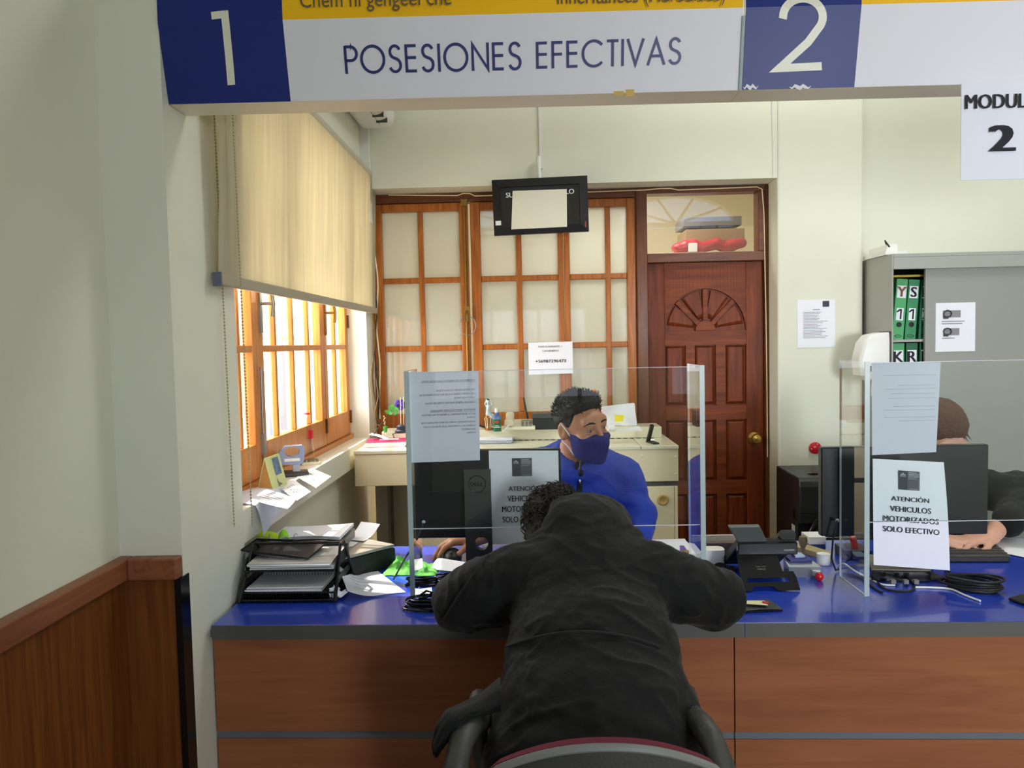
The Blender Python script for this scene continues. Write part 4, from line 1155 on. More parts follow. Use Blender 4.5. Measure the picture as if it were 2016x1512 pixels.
# ================================================================== service counter
ZC = 0.75
def yf(x): return 2.087 + SL * (x + 0.91)
CX0, CX1 = -0.915, 2.6
def ctr_prism(mb, x0, x1, d0, d1, z0, z1):
    return mb.prism([(x0, yf(x0) + d0, z0), (x1, yf(x1) + d0, z0), (x1, yf(x1) + d1, z0), (x0, yf(x0) + d1, z0)], (0, 0, z1 - z0))
wt = thing('worktop', 'long blue laminate counter top with dark grey front edge', 'worktop', (0.8, 2.5, 0.711))
mb = MB().prism([(CX0, yf(CX0) + 0.002, 0.711), (CX1, yf(CX1) + 0.002, 0.711), (CX1, 2.91, 0.711), (CX0, 2.91, 0.711)], (0, 0, 0.039)); mb.build('laminate_top', m_blue, wt, bevel=0.0015)
xs_ = at(1467, 1240, y=2.06).x
mb = MB(); ctr_prism(mb, CX0, xs_ - 0.0008, 0, 0.0019, 0.71, 0.7495); mb.build('edge_band', m_edge, wt)
mb = MB(); ctr_prism(mb, xs_ + 0.0008, CX1, 0, 0.0019, 0.71, 0.7495); mb.build('edge_band', m_edge, wt)
sc_ = thing('service_counter', 'reddish wood panelled front of the service counter', 'counter', (0.8, 2.3, 0))
bx0 = at(425, 1330, y=2.125).x
xj = at(1443, 1350, y=2.11).x
zs0, zs1 = at(1000, 1449, y=2.12).z, at(1000, 1435, y=2.12).z
for a, b in ((bx0, xj - 0.0015), (xj + 0.0015, 2.0), (2.003, CX1)):
    mb = MB(); ctr_prism(mb, a, b, 0.03, 0.048, zs1, 0.7105); mb.build('front_panel', m_ctr, sc_, bevel=0.001)
    mb = MB(); ctr_prism(mb, a, b, 0.03, 0.048, 0.06, zs0); mb.build('front_panel', m_ctr, sc_, bevel=0.001)
    mb = MB(); ctr_prism(mb, a, b, 0.034, 0.05, zs0, zs1); mb.build('grey_strip', m_strip, sc_)
mb = MB(); ctr_prism(mb, bx0, CX1, 0.05, 0.066, 0, 0.7105); mb.build('carcass', m_black, sc_)
mb = MB(); ctr_prism(mb, bx0, bx0 + 0.018, 0.066, 0.7, 0, 0.7105); mb.build('end_panel', m_ctr, sc_)
mb = MB(); ctr_prism(mb, xj - 0.009, xj + 0.009, 0.066, 0.5, 0, 0.7105); mb.build('divider', m_ctr, sc_)

# ================================================================== acrylic screens
YS, YS0, YS1 = 2.285, 2.268, 2.46
ZST = at(1100, 727, y=YS).z; ZSB = at(1100, 1038, y=YS).z
def screen(name, x0, x1, label, oy=0.0):
    t = thing(name, label, 'protective screen', ((x0 + x1) / 2, YS, ZC), group='acrylic screens on the counter')
    for x in (x0, x1):
        o = MB().box(x, x + 0.008, YS0 + 0.002, YS1, ZC, ZST + 0.004).build('side_panel', m_acr, t)
        MB().box(x - 0.002, x + 0.0125, YS0 - 0.001, YS0 + 0.0018, ZC, ZST + 0.004).build('front_edge', m_acre, o)
        MB().box(x + 0.001, x + 0.007, YS1 - 0.0005, YS1 + 0.001, ZC, ZST + 0.004).build('rear_edge', m_acre, o)
        MB().box(x + 0.001, x + 0.007, YS0 + 0.002, YS1, ZC, ZC + 0.0018).build('base_edge', m_acre, o)
    o = MB().box(x0 + 0.009, x1 - 0.001, YS, YS + 0.004, ZSB + 0.002, ZST - 0.001).build('front_panel', m_acr, t)
    MB().box(x0 + 0.009, x1 - 0.001, YS + 0.0004, YS + 0.0036, ZSB, ZSB + 0.002).build('bottom_edge', mat('acrylic_glow', (214, 216, 222), 0.3), o)
    MB().box(x0 + 0.009, x1 - 0.001, YS + 0.0004, YS + 0.0036, ZST - 0.001, ZST + 0.0005).build('top_edge', mat('acrylic_glow', (214, 216, 222), 0.3), o)
    return t
XS0 = at(803, 1000, y=YS0).x + 0.002; XS1 = at(1379, 950, y=YS0).x + 0.002
XR0 = at(1702, 1000, y=YS0).x + 0.002
screen('acrylic_screen', XS0, XS1, 'clear acrylic screen on the counter in front of the clerk in blue')
screen('acrylic_screen', XR0, XR0 + 0.87, 'clear acrylic screen on the counter below the MODULO 2 sheet')

def bil(P, u, v):
    a = P[0].lerp(P[1], u); b = P[3].lerp(P[2], u); return a.lerp(b, v)
def paper_quad(name, label, px, y, bend=None, m=None, cat='paper', group=None, parent=None):
    """Sheet whose corners (bottom-left, bottom-right, top-right, top-left) lie in the upright plane y."""
    P = [at(a, b, y=y) for a, b in px]
    t = thing(name, label, cat, (P[0] + P[1]) / 2, group=group)
    def fn(u, v):
        p = bil(P, u, v); d = bend(u, v) if bend else 0
        return p + Vector((0, d, 0))
    MB().sheet(fn, 14, 14, 0.0006).build('sheet', m or m_paper, t, smooth=True)
    return t, P
def row_on(mb, P, u0, v0, body, wfrac, h, bold=0.0, mirror=False, align='C', dy=-0.002, bend=None):
    c = bil(P, u0, v0); uu = (P[1] - P[0]).normalized(); vv = UZ
    c = c + Vector((0, dy + (bend(u0, v0) if bend else 0), 0))
    text_on(mb, body, c, uu, vv, (P[1] - P[0]).length * wfrac if wfrac else None, h, bold, align, mirror)
mirror_rows = [(0.905, 'INSCRIPCION NACIMIENTO CON PODER SIMPLE', 0.76, True), (0.80, 'SOLTEROS: MADRE OTORGA PODER', 0.56, False), (0.755, 'CRS: PADRE DEBERA HACER RECONOCIMIENTO DE', 0.8, False), (0.71, 'HIJO A POSTERIOR', 0.3, False), (0.66, 'CASADOS: AMBOS PUEDEN OTORGAR PODER', 0.72, False),
               (0.575, 'INGRESAR OBSERVACIONES MANUALES', 0.64, True), (0.53, 'NOTA: SE EXTENDERA LA PRESENTE INSCRIPCION', 0.77, False), (0.487, 'DONDE)', 0.12, False), (0.44, 'QUIEN DECLARA HABER RECIBIDO ENCARGO POR', 0.78, False), (0.395, 'ESCRITO DE LA PERSONA QUE APARECE COMO', 0.75, False), (0.355, 'REQUIRENTE', 0.2, False), (0.315, 'DONDE)', 0.12, False)]
t, P = paper_quad('printed_notice', 'printed sheet seen from behind on the acrylic screen left of the clerk in blue', [(809, 911), (945, 906), (942, 731), (805, 732)], YS + 0.0052, m=m_paper2, cat='notice', group='sheets on the acrylic screens')
for v, body, wf, bold in mirror_rows:
    mb = MB(); row_on(mb, P, 0.945, v, body, wf, 0.0056, 0.01, True, 'L')
    if bold: quad_on(mb, bil(P, 0.945 - wf / 2, v - 0.022) + Vector((0, -0.002, 0)), UX, UZ, wf * 0.216, 0.0008)
    mb.build('show_through_line', mat('show_through', (146, 148, 162), 0.8), t)
t, P = paper_quad('printed_notice', 'printed sheet seen from behind at the top of the acrylic screen under MODULO 2', [(1717, 896), (1843, 890), (1852, 713), (1716, 713)], YS + 0.0052, m=m_paper2, cat='notice', group='sheets on the acrylic screens')
for k, (v, wf) in enumerate(((0.86, 0.74), (0.75, 0.52), (0.71, 0.7), (0.66, 0.62), (0.61, 0.66), (0.52, 0.58), (0.48, 0.72), (0.4, 0.7), (0.36, 0.5))):
    mb = MB(); quad_on(mb, bil(P, 0.92 - wf / 2, v) + Vector((0, -0.002, 0)), UX, UZ, wf * 0.21, 0.0022); mb.build('show_through_line', mat('show_through_faint', (196, 198, 212), 0.8), t)
def atencion(label, px, y, logo_uv, rows, wfs, bend=None, hh=0.0165):
    t, P = paper_quad('cash_only_notice', label, px, y, bend, cat='notice', group='cash only notices')
    uu = (P[1] - P[0]).normalized()
    gov_logo(t, bil(P, *logo_uv) + Vector((0, -0.0015 + (bend(*logo_uv) if bend else 0), 0)), uu, UZ, 0.062)
    for v, body, wf in zip(rows, ('ATENCIÓN', 'VEHICULOS', 'MOTORIZADOS', 'SOLO EFECTIVO'), wfs):
        mb = MB(); row_on(mb, P, 0.5, v, body, wf, hh, 0.015, bend=bend); mb.build('lettering', m_ink, t)
    return t
YM = 2.40
atencion('ATENCIÓN VEHICULOS sheet taped on the back of the monitor by the clerk in blue', [(968, 1072), (1103, 1070), (1099, 887), (962, 887)], YM - 0.0015, (0.475, 0.825), (0.605, 0.492, 0.38, 0.268), (0.46, 0.5, 0.66, 0.66), None, 0.0185)
bw = lambda u, v: -0.006 * math.sin(math.pi * v) * u
atencion('ATENCIÓN VEHICULOS sheet hanging low on the acrylic screen under MODULO 2', [(1720, 1112), (1870, 1123), (1858, 910), (1718, 903)], YS + 0.016, (0.495, 0.815), (0.645, 0.545, 0.45, 0.352), (0.49, 0.53, 0.72, 0.73), bw, 0.0165)

# ================================================================== monitors and computers
def monitor(label, x0, x1, z0, z1, y, xc, logo=False, stand_w=0.078):
    t = thing('monitor', label, 'monitor', (xc, y + 0.1, ZC), group='monitors on the counter')
    MB().box(x0, x1, y, y + 0.03, z0, z1).build('housing', mat('monitor_black', (24, 26, 30), 0.28), t, bevel=0.004)
    MB().box(x0 + 0.012, x1 - 0.012, y + 0.0305, y + 0.032, z0 + 0.02, z1 - 0.012).build('screen', m_blackg, t)
    MB().box(xc - stand_w / 2 - 0.05, xc + stand_w / 2 + 0.05, y - 0.07, y + 0.14, ZC, ZC + 0.012).build('foot', m_dgrey, t, bevel=0.004)
    return t
mz0 = at(1000, 1058, y=YM).z; mz1 = at(1000, 885, y=YM).z
mx0 = at(816, 950, y=YM).x; mx1 = at(1105, 950, y=YM).x
mon = monitor('black monitor seen from behind beside the clerk in blue', mx0, mx1, mz0, mz1, YM, at(941, 1000, y=2.37).x)
sx0 = at(915, 1000, y=2.372).x; sx1 = at(967, 1000, y=2.372).x; szt = at(940, 926, y=2.372).z
hc = at(948, 1070, y=2.372); hr = 0.021
mb = MB().box(sx0, sx1, 2.372, 2.399, hc.z + hr + 0.004, szt).box(sx0, sx1, 2.372, 2.399, ZC + 0.012, hc.z - hr - 0.004)
n = 24; zlo, zhi = hc.z - hr - 0.004, hc.z + hr + 0.004
def sq(t):
    c_, s_ = math.cos(t), math.sin(t); hx_l, hx_r = hc.x - sx0, sx1 - hc.x
    k = min((hx_r / c_) if c_ > 1e-6 else 9, (hx_l / -c_) if c_ < -1e-6 else 9, ((hr + 0.004) / abs(s_)) if abs(s_) > 1e-6 else 9)
    return (hc.x + k * c_, hc.z + k * s_)
ts = sorted([2 * math.pi * i / n for i in range(n)] + [math.atan2(s_ * (hr + 0.004), d_) % (2 * math.pi) for s_ in (-1, 1) for d_ in (sx1 - hc.x, sx0 - hc.x)])
for i in range(len(ts)):
    a, b = ts[i], ts[(i + 1) % len(ts)]
    A, B = sq(a), sq(b); p = lambda q: (hc.x + hr * math.cos(q), hc.z + hr * math.sin(q))
    mb.prism([(p(a)[0], 2.372, p(a)[1]), (A[0], 2.372, A[1]), (B[0], 2.372, B[1]), (p(b)[0], 2.372, p(b)[1])], (0, 0.027, 0))
o = mb.build('stand', m_dgrey, mon)
lc = at(939, 953, y=2.371)
mb = MB().tube([lc + Vector((0.0262 * math.cos(i * math.pi / 18), 0, 0.0262 * math.sin(i * math.pi / 18))) for i in range(36)], 0.0013, 6, closed=True)
text_on(mb, 'D', lc + Vector((-0.0152, 0, 0)), UX, UZ, 0.0095, 0.0125, 0.0, lift=0.001)
vs_, fs_ = text_mesh('E', 0.0)
text_on(mb, 'E', lc + Vector((-0.0045, 0, 0)), (UX * 0.86 + UZ * 0.5).normalized(), (UZ * 0.86 - UX * 0.5).normalized(), 0.009, 0.0115, 0.0, lift=0.001)
text_on(mb, 'L', lc + Vector((0.0068, 0, 0)), UX, UZ, 0.0085, 0.0125, 0.0, lift=0.001)
text_on(mb, 'L', lc + Vector((0.0162, 0, 0)), UX, UZ, 0.0085, 0.0125, 0.0, lift=0.001)
mb.build('emblem', m_blackg, o)
lk = at(836, 1027, y=YM - 0.01)
MB().cyl(lk + Vector((0, 0.01, 0)), lk + Vector((0.0, -0.02, 0.004)), 0.0055, 14).build('cable_lock', m_chrome, mon, smooth=True)
pts = [lk + Vector((0, -0.02, 0.0)), at(822, 1060, y=2.36), at(800, 1095, y=2.34), at(775, 1140, z=0.757)]
tag(MB().tube(pts, 0.0028, 8).build('security_cable', m_black, None, origin=pts[-1], smooth=True), 'black security cable slanting from the lock of the monitor by the blue clerk', 'cable')
YR = 2.47
rx0 = at(1617, 960, y=YR).x; rx1 = at(1946, 960, y=YR).x; rz0 = at(1780, 1054, y=YR).z; rz1 = at(1780, 878, y=YR).z
mon2 = monitor('large black monitor seen from behind on the right part of the counter', rx0, rx1, rz0, rz1, YR, (rx0 + rx1) / 2)
MB().box((rx0 + rx1) / 2 - 0.03, (rx0 + rx1) / 2 + 0.03, YR - 0.03, YR - 0.0005, ZC + 0.012, rz1 - 0.09).build('stand', m_dgrey, mon2)
lk = at(1644, 1022, y=YR - 0.012)
MB().cyl(lk + Vector((0, 0.012, 0)), lk + Vector((0, -0.018, 0)), 0.006, 14).build('cable_lock', m_chrome, mon2, smooth=True)
pts = [lk + Vector((0, -0.018, 0)), at(1640, 1060, y=2.44), at(1637, 1100, y=2.44), at(1645, 1122, z=0.758), at(1690, 1112, z=0.758), at(1760, 1120, z=0.758)]
tag(MB().tube(pts, 0.0028, 8).build('security_cable', m_black, None, origin=pts[3], smooth=True), 'black security cable dropping from the lock of the large right monitor', 'cable')

# mouse
mp = at(888, 1103, z=ZC)
ms = thing('computer_mouse', 'black computer mouse under the hand of the clerk in blue', 'mouse', mp)
SM = SDF(mp + Vector((-0.06, -0.06, -0.005)), mp + Vector((0.07, 0.08, 0.06)), 0.0035)
SM.ell(mp + Vector((0.004, 0.01, 0.008)), (0.034, 0.056, 0.032)); SM.cut((0, 0, -1), -ZC, 0.003)
body_mesh('shell', SM, m_black, ms)
MB().ball(mp + Vector((0.004, -0.028, 0.034)), (0.004, 0.008, 0.006), 10).build('wheel', m_dgrey, ms, smooth=True)

# ================================================================== letter tray with papers
tray = thing('letter_tray', 'black wire mesh letter tray of three tiers at the left end of the counter', 'letter tray', (-0.76, 2.4, ZC))
TX0, TX1, TY0, TY1 = -0.905, -0.612, 2.265, 2.52
m_mesh = mat('black_mesh', (24, 24, 26), 0.45, 0.3)
zt1 = at(640, 1068, y=2.38).z
for x in (TX0, TX1):
    MB().tube([(x, TY0, ZC + 0.005), (x + (0.012 if x < -0.8 else -0.004), 2.36, zt1), (x + (0.012 if x < -0.8 else -0.004), 2.4, zt1), (x, TY1, ZC + 0.005)], 0.0048, 8).tube([(x, TY0, ZC + 0.005), (x, TY1, ZC + 0.005)], 0.0045, 8).build('side_frame', m_mesh, tray, smooth=True)
MB().tube([(TX0 + 0.012, 2.38, zt1), (TX1 - 0.004, 2.38, zt1)], 0.0045, 8).build('top_bar', m_mesh, tray, smooth=True)
tiers = [(ZC + 0.007, 2.270, 0), (at(540, 1168, y=2.285).z, 2.283, 1), (at(540, 1124, y=2.30).z, 2.292, 2)]
for z, y0, k in tiers:
    mb = MB(); x0, x1, y1 = TX0 + 0.007, TX1 - 0.007, 2.505 - 0.014 * k
    mb.box(x0, x1, y0, y1, z, z + 0.0015)
    for xx in (x0, x1): mb.box(xx - 0.001, xx + 0.001, y0 + 0.02, y1, z, z + 0.034)
    mb.box(x0, x1, y1 - 0.001, y1 + 0.001, z, z + 0.034)
    mb.tube([(x0, y0, z + 0.001), (x1, y0, z + 0.001), (x1, y0 + 0.03, z + 0.034), (x1, y1, z + 0.034), (x0, y1, z + 0.034), (x0, y0 + 0.03, z + 0.034)], 0.0028, 6, closed=True)
    for i in range(34):
        xx = x0 + (x1 - x0) * i / 33
        mb.box(xx - 0.0006, xx + 0.0006, y0, y0 + 0.002, z - 0.012, z)
    mb.build('tier', m_mesh, tray)
def stack(name, label, x0, x1, y0, y1, z, nsh, seed, cat='papers', ms_=None, tilt=0.0, group='paper piles in the letter tray'):
    r = random.Random(seed); t = thing(name, label, cat, ((x0 + x1) / 2, (y0 + y1) / 2, z), group=group)
    for k in range(nsh):
        a = (r.random() - 0.5) * 0.06; dx = (r.random() - 0.5) * 0.012; dy = (r.random() - 0.5) * 0.012
        c = Vector(((x0 + x1) / 2 + dx, (y0 + y1) / 2 + dy, z + 0.0015 + k * 0.0034)); R = rotmat('Z', math.degrees(a))
        cr = 0.004 * r.random()
        MB().sheet(lambda u, v: c + R @ Vector(((u - 0.5) * (x1 - x0), (v - 0.5) * (y1 - y0), 0.001 + cr * (u * u) * v + tilt * v)), 8, 8, 0.0022).build('sheet', (ms_ or [m_paper])[k % len(ms_ or [1])], t, smooth=True)
    return t
m_pg = mat('grey_paper', (190, 188, 184), 0.85)
stack('paper_stack', 'papers lying in the middle tier of the black letter tray', TX0 + 0.015, TX1 - 0.045, 2.29, 2.48, tiers[1][0] + 0.002, 4, 3, ms_=[m_pg, m_paper])
t = stack('paper_stack', 'printed papers lying in the top tier of the black letter tray', TX0 + 0.02, TX1 - 0.015, 2.297, 2.47, tiers[2][0] + 0.002, 6, 5, ms_=[m_paper, m_pg], tilt=0.006)
mb = MB(); lines(mb, (-0.765, 2.435, tiers[2][0] + 0.031), UX, (Vector((0, 1, 0.03))).normalized(), 0.2, 14, 0.009, 0.0035, 9); mb.build('typed_lines', m_ink2, t)
# upper wire tray lying askew across the frame, with open lever-arch file behind
ut = thing('wire_basket', 'black mesh basket tilted across the top of the letter tray', 'basket', (-0.74, 2.42, 0.9))
UP = [at(475, 1083, y=2.36), at(606, 1100, y=2.33), at(646, 1066, y=2.45), at(505, 1062, y=2.50)]
MB().sheet(lambda u, v: bil(UP, u, v) + Vector((0, 0, -0.012 * math.sin(math.pi * u))), 10, 8, 0.002).build('basket_floor', m_mesh, ut, smooth=True)
MB().tube([UP[0], UP[1], UP[2], UP[3]], 0.0036, 8, closed=True).build('rim', m_mesh, ut, smooth=True)
lf_ = thing('lever_arch_file', 'open lever arch file of white papers lying on the scanner behind the letter tray', 'file', (-0.8, 2.56, 0.8305))
fz = at(560, 1060, y=2.56).z
MB().box(-0.915, -0.66, 2.53, 2.74, 0.8305, fz - 0.012).build('cover', m_grey, lf_)
for k in range(3):
    MB().sheet(lambda u, v, k=k: Vector((-0.912 + 0.25 * u, 2.535 + 0.2 * v, fz - 0.010 + 0.004 * k + 0.012 * math.sin(math.pi * u) * (1 - v) + 0.01 * u * u)), 10, 8, 0.002).build('sheet', m_paper, lf_, smooth=True)
for px in (533, 582):
    a = at(px, 1058, y=2.55)
    MB().tube([a + Vector((0, 0.02 * math.cos(t), -0.012 + 0.026 * math.sin(t))) for t in [i * math.pi / 8 for i in range(9)]], 0.0022, 6).build('ring', m_chrome, lf_, smooth=True)
GP = [at(506, 1058, y=2.535), at(548, 1062, y=2.53), at(546, 1050, y=2.55), at(505, 1043, y=2.55)]
m_lime = mat('lime_sticky_paper', (196, 226, 52), 0.7)
tag(MB().sheet(lambda u, v: bil(GP, u, v) + Vector((0, 0, 0.003 * math.sin(3 * u))), 6, 6, 0.001).build('sticky_note', m_lime, None, origin=GP[0], smooth=True), 'flat lime sticky note on the open lever arch file', 'note', 'lime sticky notes')
GP2 = [at(545, 1064, y=2.528), at(571, 1062, y=2.53), at(566, 1048, y=2.56), at(550, 1050, y=2.55)]
tag(MB().sheet(lambda u, v: bil(GP2, u, v) + Vector((0, 0, 0.012 * math.sin(math.pi * u))), 8, 6, 0.001).build('sticky_note', mat('green_sticky_paper', (140, 206, 36), 0.7), None, origin=GP2[0], smooth=True), 'curled green sticky note beside the lime one on the file', 'note', 'lime sticky notes')

# scanner
sn = thing('flatbed_scanner', 'flat black scanner with grey lid behind the letter tray', 'scanner', (-0.62, 2.68, ZC))
B_ = at(778, 1071, z=0.83); C_ = at(655, 1102, z=0.83); A_ = at(655, 1046, z=0.83); D_ = A_ + C_ - B_
dn = Vector((0, 0, -0.079))
MB().prism([B_ + dn, A_ + dn, D_ + dn, C_ + dn], (0, 0, 0.066)).build('body', m_black, sn, bevel=0.003)
ins = lambda p: p.lerp((A_ + C_) / 2, 0.01)
MB().prism([ins(B_) + Vector((0, 0, -0.011)), ins(A_) + Vector((0, 0, -0.011)), ins(D_) + Vector((0, 0, -0.011)), ins(C_) + Vector((0, 0, -0.011))], (0, 0, 0.011)).build('lid', mat('scanner_lid', (150, 146, 136), 0.4), sn, bevel=0.003)
SP = [at(678, 1062, z=0.834), at(716, 1065, z=0.834), at(748, 1032, y=2.83), at(711, 1027, y=2.85)]
tag(MB().sheet(lambda u, v: bil(SP, u, v) + Vector((0, 0, -0.012 * math.sin(math.pi * v))), 6, 10, 0.001).build('card_sheet', m_paper, None, origin=(SP[0] + SP[1]) / 2, smooth=True), 'small white card curling up from the scanner lid', 'card')
SP2 = [at(655, 1083, z=0.8325), at(695, 1075, z=0.8325), at(705, 1068, z=0.8325), at(668, 1062, z=0.8325)]
tag(MB().sheet(lambda u, v: bil(SP2, u, v), 4, 4, 0.001).build('paper_slip', m_paper, None, origin=SP2[0]), 'small white slip lying flat on the scanner lid', 'paper')

# curled sheet on the counter
WP = [at(700, 1181, z=ZC + 0.002), at(799, 1166, z=ZC + 0.002), at(741, 1122, z=ZC + 0.002), at(668, 1126, z=ZC + 0.002)]
def curl(u, v):
    p = bil(WP, u, v); k = max(0, 1 - u / 0.42)
    return p + Vector((-0.012 * k * k - 0.012 * k, 0.0, 0.08 * k * k * (0.35 + 0.65 * v))) + Vector((0, 0, 0.004 * math.sin(math.pi * u)))
cs_ = thing('curled_sheet', 'large white sheet curling up beside the letter tray on the blue counter', 'paper', WP[0])
MB().sheet(curl, 24, 14, 0.0008).build('sheet', m_paper2, cs_, smooth=True)
mb = MB()
for k in range(4):
    pts = [curl(0.14 + 0.4 * i / 10, 0.2 + 0.13 * k) + Vector((0, 0, 0.0016)) for i in range(11)]
    mb.add([p for q in pts for p in (q, q + Vector((0.001, 0.004, 0)))], [(2 * i, 2 * i + 2, 2 * i + 3, 2 * i + 1) for i in range(10)])
mb.build('typed_lines', mat('faint_print', (178, 182, 192), 0.8), cs_)
# crumpled tissue
cp = at(664, 1190, z=ZC)
r = random.Random(4); vs = []
mb = MB()
for (a, b, c, d) in (((648, 1193), (662, 1192), (658, 1168), (647, 1174)), ((655, 1196), (683, 1184), (680, 1176), (660, 1182)), ((650, 1190), (672, 1186), (668, 1173), (656, 1166))):
    Q = [at(*q, y=2.29 + 0.012 * r.random()) for q in (a, b, c, d)]
    mb.sheet(lambda u, v: bil(Q, u, v) + Vector((0.003 * math.sin(9 * v), 0.006 * math.sin(7 * u + 3 * v), 0.002 * math.sin(8 * u))), 8, 8, 0.0008)
V_ = min(v[2] for v in mb.v); mb.v = [(x, y, z - V_ + ZC + 0.0005) for x, y, z in mb.v]
tag(mb.build('crumpled_paper', m_paper, None, origin=cp), 'small crumpled white paper at the foot of the letter tray', 'paper')
# green cloth
gp = at(806, 1133, z=ZC)
def cloth(u, v):
    q = Vector((u * 3.1, v * 2.2, 0.7)); env = (math.sin(math.pi * u) ** 0.6) * (math.sin(math.pi * v) ** 0.6)
    rg = 1 - abs(2 * noise.noise(q * 1.3)); r2 = 1 - abs(2 * noise.noise(q * 2.9 + Vector((5, 3, 1))))
    pk = math.exp(-((u - 0.22) / 0.12) ** 2 - ((v - 0.6) / 0.3) ** 2)
    z = env * (0.008 + 0.022 * max(0, rg) ** 2 + 0.010 * max(0, r2) ** 2 + 0.038 * pk)
    return gp + Vector((-0.085 + 0.175 * u + 0.012 * noise.noise(q * 2), -0.005 + 0.11 * v + 0.012 * noise.noise(q * 2 + Vector((7, 7, 7))), 0.0016 + z))
tag(MB().sheet(cloth, 44, 30, 0.002).build('green_cloth', mat('green_cloth', (118, 206, 96), 0.9), None, origin=gp, smooth=True), 'crumpled light green cloth on the counter behind the left screen edge', 'cloth')
# slip of paper by the mouse, cable bundles
SL_ = [at(848, 1121, z=ZC + 0.006), at(905, 1126, z=ZC + 0.006), at(924, 1108, z=0.766), at(868, 1099, z=0.77)]
tag(MB().sheet(lambda u, v: bil(SL_, u, v) + Vector((0, 0, 0.012 * math.sin(math.pi * v) * (1 - u))), 8, 8, 0.001).build('paper_slip', m_paper, None, origin=SL_[0], smooth=True), 'bent white slip of paper in front of the mouse', 'paper')
def coil(name, label, c, rx, ry, turns, r, seed, rz_=0.0, z0=ZC, dz=0.006, tail=None, m=None, cat='cable', group='coiled black cables on the counter'):
    rr = random.Random(seed); t = thing(name, label, cat, Vector(c), group=group)
    for k in range(turns):
        ax = rx * (0.86 + 0.28 * rr.random()); ay = ry * (0.86 + 0.28 * rr.random()); ox = (rr.random() - 0.5) * 0.014; oy = (rr.random() - 0.5) * 0.014; th = rz_ + (rr.random() - 0.5) * 0.3
        pts = []
        for i in range(36):
            a = 2 * math.pi * i / 36; q = Vector((ax * math.cos(a), ay * math.sin(a)))
            pts.append(Vector((c[0] + ox + q.x * math.cos(th) - q.y * math.sin(th), c[1] + oy + q.x * math.sin(th) + q.y * math.cos(th), z0 + r + 0.0005 + dz * k + 0.002 * math.sin(2 * a + k))))
        MB().tube(pts, r, 8, closed=True).build('loop', m or m_blackg, t, smooth=True)
    if tail: MB().tube(tail, r, 8).build('tail', m or m_blackg, t, smooth=True)
    return t
c = at(846, 1196, z=ZC)
coil('cable_coil', 'coiled black cable at the foot of the left screen edge', c, 0.062, 0.032, 5, 0.0035, 2, tail=[c + Vector((-0.03, 0.005, 0.034)), c + Vector((-0.01, 0.012, 0.046)), c + Vector((0.008, 0.0, 0.045)), c + Vector((-0.005, -0.008, 0.034)), c + Vector((-0.03, -0.006, 0.03))])
c = at(832, 1152, z=ZC)
coil('cable_bundle', 'flat bundle of black cable between the green cloth and the coiled cable', c, 0.05, 0.011, 4, 0.0032, 6, 0.15)
c = at(880, 1148, z=ZC)
coil('cable_coil', 'black cable loop standing near the sleeve of the person in black', c, 0.034, 0.03, 3, 0.0035, 8, 0.5, dz=0.009)
CP_ = [at(815, 1170, z=ZC + 0.002), at(851, 1174, z=ZC + 0.002), at(850, 1156, z=ZC + 0.002), at(826, 1160, z=ZC + 0.002)]
tag(MB().sheet(lambda u, v: bil(CP_, u, v), 4, 4, 0.001).build('paper_slip', m_paper, None, origin=CP_[0]), 'white card under the coiled cable by the left screen edge', 'card')
# ================================================================== credenza by the partition
yc = 3.79; ZK = 1.0; ZL = 1.06
kx0 = at(697, 900, y=yc).x; kx1 = at(1336, 900, y=yc).x
zk0 = at(1000, 953, y=yc).z; zk1 = at(1000, 963, y=yc).z
kd = thing('credenza', 'long cream lacquered sideboard standing in front of the glazed partition', 'sideboard', ((kx0 + kx1) / 2, 4.0, 0))
MB().box(kx0, kx1, yc + 0.006, 4.28, zk0, ZK - 0.018).build('upper_body', m_beige, kd, bevel=0.002)
xm1 = at(1262, 880, y=yc).x
MB().box(kx0 - 0.002, xm1 - 0.0015, yc, 4.285, ZK - 0.018, ZK).build('top', m_beiget, kd, bevel=0.003)
MB().box(xm1 + 0.0015, kx1 + 0.002, yc, 4.285, ZK - 0.018, ZK).build('top', m_beiget, kd, bevel=0.003)
MB().box(kx0 + 0.08, kx1 - 0.03, 4.1, 4.285, ZK, ZL).build('raised_ledge', m_beiget, kd, bevel=0.004)
mb = MB()
for k in range(30): mb.box(kx0 + 0.5 + k * 0.035, kx0 + 0.52 + k * 0.035, 4.09, 4.1, ZK + 0.0003, ZK + 0.003)
mb.build('seam_line', m_dgrey, kd)
px0 = at(818, 1000, y=yc).x
MB().box(px0, kx1 - 0.002, yc + 0.02, 4.28, zk1, zk0).build('grey_band', m_edge, kd)
MB().box(px0, kx1 - 0.022, yc + 0.008, 4.28, 0, zk1).box(kx1 - 0.02, kx1 - 0.004, yc + 0.008, 4.28, 0, zk1).build('pedestal', m_beige, kd, bevel=0.002)
MB().box(kx0 + 0.085, kx0 + 0.1, 4.18, 4.27, 0, zk0).build('leg', m_grey, kd)
MB().box(kx0 + 0.0, px0, 4.27, 4.285, 0, zk0).build('back_panel', mat('panel_grey', (214, 206, 186), 0.6), kd)
for px, py in ((702, 905), (702, 938), (1265, 898), (1330, 899), (1265, 930), (1331, 933)):
    c = at(px, py, y=yc + 0.004); MB().ball(c, (0.005, 0.004, 0.005), 10).build('screw', m_white, kd, smooth=True)
c = at(1305, 984, y=yc + 0.006)
MB().lathe(c, [(0.027, 0), (0.027, 0.008), (0.021, 0.011), (0.014, 0.006), (0.004, 0.005)], 22, rotmat('X', 90)).build('cable_grommet', mat('tan_plastic', (188, 152, 84), 0.4), kd, smooth=True)

def on_ledge(px, py): return at(px, py, z=ZL)
def on_top(px, py): return at(px, py, z=ZK)
